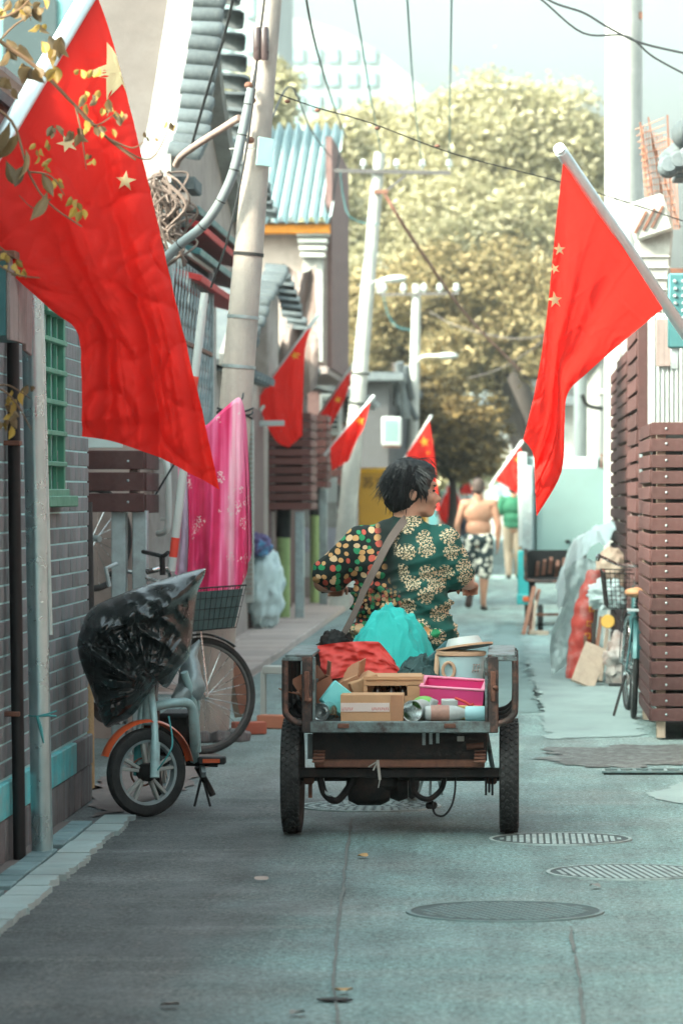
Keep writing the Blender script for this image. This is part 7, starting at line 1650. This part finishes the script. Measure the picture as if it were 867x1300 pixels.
def bicycle(label, base, heading, frame_mat, basket=True, steer=0.0, saddle_mat=None, lean=0.0, r=.335, basket_mat=None):
    t = thing('bicycle', label, 'bicycle', base, heading); t.rotation_euler = (lean, 0, heading)
    wb = 1.06; rw, fw_ = Vector((0, 0, r)), Vector((wb, 0, r))
    wheel_at(t, rw, r, .019); 
    bb = Vector((.44, 0, .28)); sc = Vector((.30, 0, .74)); ht, hb_ = Vector((.80, 0, .86)), Vector((.84, 0, .66))
    mb = MB(); mb.tube([bb, sc], .016, 10); mb.tube(cr([hb_, Vector((.68, 0, .42)), bb], 5), .019, 10); mb.tube(cr([ht - Vector((0, 0, .06)), Vector((.62, 0, .58)), Vector((.385, 0, .48))], 5), .015, 10); mb.tube([hb_, ht], .021, 12)
    for s in (-.055, .055):
        mb.tube([bb + Vector((0, s * .5, 0)), rw + Vector((0, s, 0))], .009, 8); mb.tube([sc + Vector((0, s * .3, -.08)), rw + Vector((0, s, 0))], .008, 8)
    mb.build('frame', frame_mat, t)
    Rz = Matrix.Rotation(steer, 3, 'Z'); pv = Vector((.84, 0, 0))
    def tr(p): p = Vector(p); return Rz @ (p - pv) + pv
    f_c = tr(fw_); wheel_at(t, f_c, r, .019, rot=steer)
    mb = MB()
    for s in (-.05, .05): mb.tube(cr([tr((.85, s * .6, .66)), tr((.90, s, .60)), tr((.96, s, .45)), tr((wb, s, r))], 5), .011, 8)
    mb.build('fork', m_chrome, t)
    mb = MB()
    for s in (-.085, .085): mb.tube([tr((1.03, s * .7, .70)), tr((wb, s * .8, r))], .005, 6)
    mb.build('basket_stay', m_chrome, t)
    mb = MB(); mb.tube([tr((.80, 0, .86)), tr((.785, 0, 1.0))], .013, 10); mb.tube(cr([tr((.60, -.28, 1.04)), tr((.72, -.26, 1.06)), tr((.82, -.1, 1.0)), tr((.82, .1, 1.0)), tr((.72, .26, 1.06)), tr((.60, .28, 1.04))], 5), .011, 10); mb.build('handlebar', m_chrome, t)
    for s in (-1, 1): MB().tube([tr((.60, s * .28, 1.04)), tr((.70, s * .265, 1.06))], .016, 10).build('grip', m_rubber, t)
    sp_ = blob('saddle', MB().ell((.20, 0, .83), (.10, .085, .035)).cap((.26, 0, .83), (.40, 0, .825), .04, .02), .012, saddle_mat or m_rubber, t, 3)
    MB().tube([sc, Vector((.27, 0, .81))], .012, 8).build('seat_post', m_chrome, t)
    m4 = Matrix.Translation(bb + Vector((0, -.04, 0))) @ Matrix.Rotation(R(90), 4, 'X'); cs = MB().lathe([(.06, -.002), (.085, -.002), (.085, .002), (.06, .002)], 30, m4).build('chainring', m_dirtyblack, t)
    for s, a in ((-1, 2.6), (1, 2.6 - math.pi)):
        e = bb + Vector((.165 * math.cos(a), s * .06, .165 * math.sin(a))); MB().bar(bb + Vector((0, s * .06, 0)), e, .014, .02).build('crank', m_post, t); MB().box(e + Vector((0, s * .06, 0)), (.07, .09, .02), bev=.004).build('pedal', m_rubber, t)
    MB().box((.22, -.045, .31), (.5, .012, .09), bev=.004).build('chain_case', m_dirtyblack, t)
    for (c0, a0, a1) in ((rw, .5, 2.9), (f_c, .9, 2.4)):
        rz = Matrix.Rotation(steer if c0 is f_c else 0, 3, 'Z'); n = 16; vs_ = []; fs = []
        for k in range(n + 1):
            a = a0 + (a1 - a0) * k / n
            for (s, dr) in ((-.026, .012), (0, .022), (.026, .012)): vs_.append(c0 + rz @ Vector(((r + dr) * math.cos(a), s, (r + dr) * math.sin(a))))
        for k in range(n):
            for j in range(2): fs.append((k * 3 + j, k * 3 + j + 1, k * 3 + j + 4, k * 3 + j + 3))
        MB().add(vs_, fs).build('mudguard', frame_mat, t)
    MB().bar((.18, .06, .28), (.06, .13, .015), .014, .012).build('kickstand', m_dirtyblack, t)
    MB().box((-.05, 0, .72), (.34, .13, .012), bev=.003).build('rack', m_post, t)
    if basket:
        bk = MB(); x0, x1, y0, z0, z1 = .90, 1.20, .17, .70, .94
        def bp(u, s, v):
            sp = 1 + .18 * v; return tr((x0 + (x1 - x0) * (u * sp - .0 * v), s * y0 * sp, z0 + (z1 - z0) * v + .02 * u))
        for v in (0, .25, .5, .75, 1.0):
            bk.tube([bp(0, -1, v), bp(1, -1, v), bp(1, 1, v), bp(0, 1, v)], .0045 if v == 1 else .0022, 5, closed=True)
        for k in range(13):
            s = -1 + 2 * k / 12; bk.tube([bp(1, s, 0), bp(1, s, 1)], .0018, 4); bk.tube([bp(0, s, 0), bp(0, s, 1)], .0018, 4); bk.tube([bp(0, s, 0), bp(1, s, 0)], .0018, 4)
        for k in range(11):
            u = k / 10
            for s in (-1, 1): bk.tube([bp(u, s, 0), bp(u, s, 1)], .0018, 4)
        b_ = bk.build('basket', m_black, t)
        if basket_mat:
            li = MB(); q = .97
            def lp(u, s, v): return bp(.03 + u * .94, s * q, .02 + v * .9)
            vs_ = [lp(a, b, v) for v in (0, 1) for (a, b) in ((0, -1), (1, -1), (1, 1), (0, 1))]
            li.add(vs_, [(0, 1, 2, 3), (0, 4, 5, 1), (1, 5, 6, 2), (2, 6, 7, 3), (3, 7, 4, 0)]); li.build('basket_lining', basket_mat, b_)
    return t
hd = math.atan2(.52, .90)
fr = Vector((-1.76, 13.72, 0)); rear = fr - Vector((math.cos(hd), math.sin(hd), 0)) * 1.06
bicycle('old bicycle with lined wire basket standing at the concrete pole', (rear.x, rear.y, .002), hd, m_black, True, 0.0, None, -.05, .335, M('grey_green_lining', (.045, .085, .085), .6, var=.25, scale=10, trans=.15))
bicycle('teal bicycle with tan saddle leaning along the tall slatted cover', (.80, 15.62, .002), R(89.5), M('teal_bike_paint', (.022, .085, .09), .4, .3), True, .08, M('tan_leather', (.34, .17, .08), .5), .03, .33)
# third bicycle hung high behind the low cover: wheel only shows
t = thing('hung_bicycle', 'loose bicycle wheel hung high on the pink brick wall', 'wheel', (-2.52, 14.25, 1.0))
m4 = Matrix.Translation((0, 0, .22)) @ Matrix.Rotation(R(90), 4, 'X') @ Matrix.Rotation(.9, 4, 'Y')
MB().lathe([(.30 + .02 * math.cos(a), .02 * math.sin(a)) for a in [k * .7854 for k in range(9)]], 48, m4, caps=False).build('tyre', m_rubber, t)
mb = MB()
for k in range(18): mb.tube([m4 @ Vector((0, 0, .02 * (-1) ** k)), m4 @ Vector((.28 * math.cos(k * .349), .28 * math.sin(k * .349), 0))], .0018, 4)
mb.build('spokes', m_chrome, t)
MB().tube([m4 @ Vector((0, 0, -.05)), m4 @ Vector((0, 0, .05))], .02, 10).build('hub', m_post, t)
t = thing('handlebar_set', 'black bicycle handlebar poking out above the plastic sheet', 'handlebar', tuple(P(205, 712, 13.0)))
MB().tube(cr([P(185, 700, 13.2), P(198, 704, 13.0), P(207, 706, 13.0), P(212, 702, 12.9)], 5), .012, 8).build('bar', m_black, t, True)
MB().tube([P(206, 704, 13.0), P(207, 730, 13.0)], .016, 8).build('stem', m_black, t, True)
MB().tube([P(148, 716, 13.0), P(133, 722, 12.9), P(138, 745, 12.9)], .012, 8).build('brake_lever', m_post, t, True)

# ------------------------------------------------------------------ electric bike under black plastic
eb_ = thing('electric_bike', 'small electric bike with orange front fender partly hidden by black plastic', 'electric bike', (-1.69, 10.93, .0))
m_ebw = M('pale_teal_bike_paint', (.42, .62, .62), .4, .15, var=.12, dirt=((.2, .26, .26), .5, 12))
C0 = Vector((0, 0, .205)); st = R(35)                                   # front wheel turned: its plane faces the road
def mag_wheel(parent, c, r, rot, w_=.06):
    m4 = Matrix.Translation(c) @ Matrix.Rotation(rot, 4, 'Z') @ Matrix.Rotation(R(90), 4, 'X'); h = w_ / 2
    wl = MB().lathe([(r * .74, -h * .7), (r * .84, -h), (r * .95, -h * .8), (r, -h * .3), (r, h * .3), (r * .95, h * .8), (r * .84, h), (r * .74, h * .7)], 52, m4, caps=False).build('wheel', m_rubber, parent)
    rim = MB().lathe([(r * .68, -h * .6), (r * .76, -h * .72), (r * .76, h * .72), (r * .68, h * .6), (r * .68, -h * .6)], 52, m4, caps=False).build('rim', m_post, wl)
    for k in range(5):
        a = 2 * math.pi * k / 5 + .3
        for da in (-.13, .13):
            p0 = m4 @ Vector((.045 * math.cos(a + da), .045 * math.sin(a + da), 0)); p1 = m4 @ Vector((r * .70 * math.cos(a + da * 1.3), r * .70 * math.sin(a + da * 1.3), 0)); MB().bar(p0, p1, .016, .026, up=m4.to_3x3() @ Vector((0, 0, 1)), bev=.003).build('spoke', m_offwhite, rim)
    MB().lathe([(.012, -.06), (.028, -.045), (.042, -.02), (.042, .02), (.028, .045), (.012, .06)], 24, m4).build('hub', m_dirtyblack, wl)
    MB().lathe([(.06, -.034), (.068, -.034), (.068, -.028), (.06, -.028)], 24, m4, caps=False).build('brake_ring', m_rust, wl)
    return wl
fwd = Vector((math.cos(st), math.sin(st), 0)); sid = Vector((-math.sin(st), math.cos(st), 0))        # wheel plane direction, axle direction
mag_wheel(eb_, C0, .205, st)
mag_wheel(eb_, Vector((-.02, 1.02, .205)), .205, R(84))
mb = MB(); top_ = Vector((.0, .09, .56))
for s in (-1, 1):
    mb.tube(cr([C0 + sid * s * .07, C0 + sid * s * .075 + Vector((0, .03, .12)), C0 + sid * s * .06 + Vector((0, .06, .25)), top_ + sid * s * .03], 5), .017, 10)
mb.build('fork', m_ebw, eb_)
for s in (-1, 1): MB().tube([C0 + sid * s * .078 + Vector((0, .0, -.02)), C0 + sid * s * .078 + Vector((0, .03, .14))], .022, 12).build('fork_sleeve', m_cyanplastic if s > 0 else m_ebw, eb_)
vs_ = []; fs = []; n = 22
for k in range(n + 1):
    a = R(10) + R(150) * k / n
    for (o_, dr) in ((-.034, .008), (-.016, .02), (.016, .02), (.034, .008)): vs_.append(C0 + fwd * (.225 + dr) * math.cos(a) + sid * o_ + Vector((0, 0, (.225 + dr) * math.sin(a))))
for k in range(n):
    for j in range(3): fs.append((k * 4 + j, k * 4 + j + 1, k * 4 + j + 5, k * 4 + j + 4))
MB().add(vs_, fs).build('front_fender', m_orange, eb_)
mb = MB()
mb.tube([top_ + Vector((0, .0, -.14)), top_ + Vector((0, .05, .12))], .028, 12)
mb.tube(cr([top_ + Vector((.02, .02, -.06)), Vector((.12, .12, .52)), Vector((.19, .20, .50)), Vector((.20, .26, .36)), Vector((.19, .4, .24))], 6), .022, 12)
mb.tube(cr([Vector((.16, .18, .66)), Vector((.20, .24, .5)), Vector((.21, .34, .28))], 5), .018, 10); mb.tube(cr([Vector((.19, .30, .62)), Vector((.20, .38, .45)), Vector((.10, .8, .3))], 5), .018, 10); mb.tube([Vector((.19, .4, .24)), Vector((-.02, 1.0, .22))], .022, 10)
mb.build('frame', m_ebw, eb_)
blob('seat_base', MB().cap((.17, .30, .72), (.19, .26, .58), .045, .065).cap((.19, .26, .60), (.13, .2, .54), .06, .035).cap((.18, .3, .72), (.22, .3, .80), .03, .012), .010, m_post, eb_, 2, lambda co: .008 * noise.noise(co * 22))
MB().box((.10, .5, .36), (.16, .4, .2), bev=.02).build('battery_case', m_dirtyblack, eb_)
MB().box((.0, .16, .44), (.09, .08, .12), bev=.02).build('head_bracket', m_rust, eb_)
MB().tube([(.15, .42, .22), (.30, .40, .215)], .014, 10).build('crank_axle', m_dirtyblack, eb_)
MB().bar((.22, .42, .23), (.24, .33, .17), .02, .03).build('crank', m_post, eb_)
MB().box((.275, .38, .235), (.13, .09, .035), bev=.006).build('pedal', m_rubber, eb_); MB().box((.275, .334, .235), (.08, .006, .018)).build('reflector', m_orange, eb_)
MB().tube(cr([Vector((.2, .45, .2)), Vector((.25, .5, .1)), Vector((.27, .5, .06))], 4), .016, 8).build('kick_lever', m_dirtyblack, eb_)
for dx in (-.035, .04): MB().tube([(.22, .48, .16), (.22 + dx, .47, .01)], .006, 6).build('stand_leg', m_black, eb_)
MB().tube(cr([C0 + sid * -.08, C0 + sid * -.1 + Vector((.06, -.02, .1)), C0 + sid * -.06 + Vector((.09, 0, .16)), C0 + sid * -.06 + Vector((.07, .03, .26))], 5), .004, 6).build('brake_cable', m_cyanplastic, eb_)
MB().tube(cr([top_ + Vector((0, .05, .12)), top_ + Vector((-.02, .07, .40)), top_ + Vector((-.02, .08, .5))], 4), .02, 10).build('stem', m_black, eb_)
MB().tube(cr([top_ + Vector((-.20, .10, .40)), top_ + Vector((-.12, .12, .42)), top_ + Vector((.1, .12, .44)), top_ + Vector((.18, .12, .44))], 4), .013, 10).build('handlebar', m_black, eb_)
# black plastic sheet
m_bag = M('black_plastic_sheet', (.008, .013, .013), .24, var=.3, scale=6, spec=.7, bump=.35, bscale=34, coat=.35)
yc = 11.0
out = [(100, 818), (104, 800), (118, 772), (160, 752), (205, 736), (256, 722), (262, 727), (252, 752), (247, 790), (242, 830), (228, 850), (214, 872), (200, 868), (172, 905), (150, 918), (136, 922), (126, 900), (115, 868), (104, 840)]
oc = cr([P(x, y_, yc) for x, y_ in out] + [P(*out[0], yc)], 9)[:-1]
cen = P(172, 815, yc); nr = 64; N_ = len(oc)
def tarp_pt(i, q, side):
    p = cen.lerp(oc[i], q); bul = (1 - q ** 2.2) ** .55 if q < 1 else 0
    px_ = VX + p.x * FPX / yc; py_ = VY + (CAM_Z - p.z) * FPX / yc
    up_ = max(0, min(1, (815 - py_) / 60 + .4))
    d = .17 * bul * (1.25 if side < 0 else 1.6)
    gather = P(196, 868, yc)                                            # the sheet is gathered here: folds fan out of it
    v_ = Vector((p.x - gather.x, p.z - gather.z)); a = math.atan2(v_.y, v_.x); r_ = v_.length
    fold = (math.sin(a * 15 + 2 * noise.noise(Vector((a * 3, r_ * 4, 0)))) * .018 + math.sin(a * 34 + 1 + 4 * noise.noise(Vector((a * 2, r_ * 6, 3)))) * .010) * min(1, r_ * 5) * bul * (1.25 - .6 * up_)
    rid = 1 - abs(noise.noise(Vector((p.x * 9 + p.z * 5, p.z * 8 - p.x * 3, 3.3)))) * 2; rid3 = 1 - abs(noise.noise(Vector((p.x * 21 - p.z * 9, p.z * 17 + p.x * 5, 1.1)))) * 2; rid = max(rid, 0) + .55 * max(rid3, 0)
    fold += .026 * max(rid, 0) ** 2 * bul + .02 * noise.noise(Vector((p.x * 5, p.z * 5, 9))) * bul
    crease = abs(v_.x * .33 + (p.z - P(0, 780, yc).z))                    # overhanging flap edge
    fl_ = 822 - (px_ - 100) * .44 + 6 * math.sin(px_ * .07); fold += .06 * bul / (1 + math.exp((py_ - fl_) / 2.2)) * (1 if side < 0 else 0)
    return p + Vector((0, side * (d + fold), 0))
mb = MB(); vs_ = []; fs = []
for side in (-1, 1):
    o_ = len(vs_)
    for j in range(nr + 1):
        q = (j / nr)
        for i in range(N_): vs_.append(tarp_pt(i, q, side))
    for j in range(nr):
        for i in range(N_):
            k = (i + 1) % N_; f = (o_ + j * N_ + i, o_ + j * N_ + k, o_ + (j + 1) * N_ + k, o_ + (j + 1) * N_ + i); fs.append(f if side > 0 else f[::-1])
o = MB().add(vs_, fs).build('black_plastic_sheet', m_bag, ang=180); tag(o, 'crumpled glossy black plastic sheet thrown over the electric bike', 'plastic sheet')

# ------------------------------------------------------------------ pink quilt
def quilt_mat():
    m = M('pink_quilt', (.70, .06, .20), .8, var=.1); t_ = m.node_tree; N = t_.nodes; L = t_.links; b = N['Principled BSDF']; tc = N.new('ShaderNodeTexCoord')
    mp = N.new('ShaderNodeMapping'); mp.inputs['Scale'].default_value = (13, 0.1, .55); L.new(tc.outputs['Object'], mp.inputs[0]); n = N.new('ShaderNodeTexNoise'); n.inputs['Scale'].default_value = 1.0; n.inputs['Detail'].default_value = 3; L.new(mp.outputs[0], n.inputs[0])
    r_ = N.new('ShaderNodeValToRGB'); e = r_.color_ramp.elements; e[0].position = .36; e[0].color = (.42, .010, .055, 1); e[1].position = .66; e[1].color = (.78, .42, .52, 1); k = e.new(.47); k.color = (.60, .03, .13, 1); k = e.new(.56); k.color = (.72, .14, .30, 1); L.new(n.outputs['Fac'], r_.inputs[0])
    v = N.new('ShaderNodeTexVoronoi'); v.inputs['Scale'].default_value = 11; L.new(tc.outputs['Object'], v.inputs['Vector']); n2 = N.new('ShaderNodeTexNoise'); n2.inputs['Scale'].default_value = 70; n2.inputs['Detail'].default_value = 6; L.new(tc.outputs['Object'], n2.inputs[0]); n3 = N.new('ShaderNodeTexNoise'); n3.inputs['Scale'].default_value = 4.5; L.new(tc.outputs['Object'], n3.inputs[0])
    def mth(op, a, bb):
        q = N.new('ShaderNodeMath'); q.operation = op
        for i, z in enumerate((a, bb)):
            if isinstance(z, (int, float)): q.inputs[i].default_value = z
            else: L.new(z, q.inputs[i])
        return q.outputs[0]
    f = mth('MULTIPLY', mth('MULTIPLY', mth('LESS_THAN', v.outputs['Distance'], .42), mth('GREATER_THAN', n2.outputs['Fac'], .55)), mth('GREATER_THAN', n3.outputs['Fac'], .52))
    mx = N.new('ShaderNodeMix'); mx.data_type = 'RGBA'; L.new(mth('MULTIPLY', f, .75), mx.inputs[0]); L.new(r_.outputs[0], mx.inputs[6]); mx.inputs[7].default_value = (.68, .58, .55, 1); L.new(mx.outputs[2], b.inputs['Base Color']); return m
YQ = 13.9
tl = [(226, 592), (240, 560), (262, 545), (283, 525), (301, 511), (307, 520), (309, 545)]
qt = thing('pink_quilt', 'bright pink striped quilt hung over a line beside the concrete pole', 'quilt', tuple(P(268, 765, YQ)))
topc = cr([P(x, y_, YQ) for x, y_ in tl], 6); botc = cr([P(x, y_, YQ) for x, y_ in ((222, 728), (238, 745), (250, 768), (270, 764), (292, 757), (308, 742), (315, 720))], 6); lft = cr([P(226, 592, YQ), P(227, 660, YQ), P(222, 728, YQ)], 6); rgt = cr([P(309, 545, YQ), P(314, 620, YQ), P(316, 680, YQ), P(315, 720, YQ)], 6)
def qfn(u, v):
    a = poly_eval(topc, u).lerp(poly_eval(botc, u), v) + poly_eval(lft, v).lerp(poly_eval(rgt, v), u) - topc[0].lerp(topc[-1], u).lerp(botc[0].lerp(botc[-1], u), v)
    w_ = .035 * math.sin(u * 21 + .8 * math.sin(v * 3)) + .018 * math.sin(u * 47 + v * 2) + .02 * fbm((u * 5, v * 4, 2), 1, 3)
    return a + Vector((0, w_ * (.35 + .65 * v) - .10 * math.sin(math.pi * u) * (.4 + .6 * v), 0))
mq = quilt_mat()
MB().grid(qfn, 110, 80).build('front_fall', mq, qt, True, ang=180)
MB().grid(lambda u, v: tuple(Vector(qfn(u, v * .9)) + Vector((.012, .09 + .03 * math.sin(u * 15), 0))), 50, 40).build('back_fall', mq, qt, True, ang=180)
MB().grid(lambda u, v: tuple(Vector(qfn(u, 0)).lerp(Vector(qfn(u, 0)) + Vector((.012, .09 + .03 * math.sin(u * 15), 0)), v) + Vector((0, 0, .03 * math.sin(math.pi * v)))), 50, 8).build('top_fold', mq, qt, True, ang=180)
def stripefn(u, v):
    p = Vector(qfn(.05 + .13 * u, v * .97)); return p + Vector((0, -.006, 0))
MB().grid(stripefn, 14, 60).build('lilac_border', M('lilac_cloth', (.62, .45, .60), .8, var=.08), qt, True, ang=180)
o = MB().tube(cr([P(190, 640, 13.95), P(240, 562, YQ + .02), P(300, 514, YQ + .03), P(310, 500, 14.1)], 5), .006, 6).build('clothes_line', m_cable); tag(o, 'thin clothes line carrying the pink quilt', 'line')

# things at the foot of the concrete pole
t = thing('pole_footing', 'broken concrete footing round the base of the concrete pole', 'footing', (-1.83, 14.25, 0))
rn = random.Random(14)
for k in range(11):
    a = k * .57 + rn.uniform(-.2, .2); MB().box((-1.83 + .19 * math.cos(a), 14.28 + .19 * math.sin(a), .03), (.1 + rn.uniform(-.02, .04), .09, .07), Euler((rn.uniform(-.2, .2), rn.uniform(-.2, .2), a)), bev=.01).build('rubble_stone', m_plinth, t, True)
board('narrow plank leaning against the concrete pole behind the bicycle wheel', P(312, 905, 14.7), P(298, 838, 14.6), .07, .02, m_redwood)
board('pale narrow board leaning beside the bicycle wheel', P(305, 908, 14.9), P(287, 845, 14.5), .05, .02, m_plank)
o = MB().box((-1.63, 14.65, .04), (.2, .12, .075), Euler((0, 0, .3)), bev=.006).build('red_brick', M('red_brick', (.40, .11, .07), .85, bump=.4)); tag(o, 'loose red brick lying under the bicycle wheel', 'brick')
o = MB().box((-1.5, 15.0, .045), (.22, .11, .085), Euler((0, 0, -.2)), bev=.006).build('orange_brick', M('orange_brick', (.45, .17, .10), .85, bump=.4)); tag(o, 'loose orange brick on the asphalt beside the bicycle', 'brick')
t = thing('white_stool', 'small pale stool behind the bicycle wheel', 'stool', (-1.56, 15.6, 0))
MB().box((-1.56, 15.6, .33), (.16, .2, .05), bev=.005).build('seat', m_offwhite, t, True)
for dx in (-.08, .08):
    for dy in (-.08, .08): MB().box((-1.56 + dx, 15.6 + dy, .16), (.03, .03, .32)).build('leg', m_offwhite, t, True)
# litter on the asphalt
rn = random.Random(33); m_lit = [M('dry_leaf_litter', (.40, .24, .10), .8), m_plaster2, M('grey_pebble', (.2, .2, .19), .9)]
for k, (x, y_) in enumerate(((436, 1263), (216, 1281), (377, 1291), (460, 1090), (332, 1120), (755, 1129))):
    p = PG(x, y_); o = MB().grid(lambda u, v: ((u - .5) * .045, (v - .5) * .06 * math.sin(math.pi * min(max(u, .05), .95)), .012 + .006 * math.sin(u * 5 + k)), 5, 4).build('litter_scrap', m_lit[k % 3], None, False, (p.x, p.y, .004), True, 180, (0, 0, rn.uniform(0, 3))); tag(o, ('tiny dry brown leaf lying on the asphalt', 'tiny cream paper scrap lying on the asphalt', 'tiny grey scrap lying on the asphalt')[k % 3], 'litter', 'scraps on the road')
tp = PG(425, 1272)
o = MB().prism([(.05 * math.cos(a) * rn.uniform(.8, 1.1), .035 * math.sin(a)) for a in [k * .39 for k in range(16)]], .004, Matrix.Translation((tp.x, tp.y, .006))).build('oil_patch', m_dirtyblack); tag(o, kind='structure')
# ------------------------------------------------------------------ draw the street out along y about the tricycle's tail
STRETCH = ('brick_house', 'gable_house', 'low_house', 'corrugated_roof_house', 'dark_house', 'white_house', 'far_house', 'tiled_house', 'road', 'road_patch', 'road_seam', 'pavement', 'slatted_cover', 'wire', 'window_cage', 'awning')
RIDE = {'cargo_tricycle', 'shoulder_bag'}
for o in [q for q in SC.objects if q.parent is None and q.type in ('MESH', 'EMPTY')]:
    nm = o.name.split('.')[0]
    if nm == 'ground': continue
    if nm in STRETCH:
        o.scale.y *= SPREAD; o.location.y = PIVOT + SPREAD * (o.location.y - PIVOT); continue
    if o.type == 'EMPTY' or abs(o.location.y) > .01: a = o.location.y
    else:
        ys = [v[1] for v in o.bound_box]; a = (min(ys) + max(ys)) / 2
    if nm in RIDE or o.get('group') == G or (nm == 'person' and abs(a - 11.63) < .05): a = 10.3
    if nm == 'black_plastic_sheet': a = 10.93
    if nm == 'flag': a = {0: 8.9}.get(round((a - 8.0) * 10), 12.7 if abs(a - 14.1) < .01 else a)
    if nm == 'overhanging_branch': a = 8.0
    if nm == 'mop': a = 16.2
    o.location.y += (SPREAD - 1) * (a - PIVOT)
# ------------------------------------------------------------------ hazy air
hm = bpy.data.materials.new('thin_summer_haze'); hm.use_nodes = True; hn = hm.node_tree; hn.nodes.clear()
ho = hn.nodes.new('ShaderNodeOutputMaterial'); hv = hn.nodes.new('ShaderNodeVolumePrincipled'); hv.inputs['Color'].default_value = (.86, .92, .90, 1); hv.inputs['Density'].default_value = 0.00045; hv.inputs['Anisotropy'].default_value = 0.2
hn.links.new(hv.outputs[0], ho.inputs['Volume'])
tag(MB().box((0, 170, 28), (620, 600, 58)).build('haze', hm, smooth=False), kind='stuff')
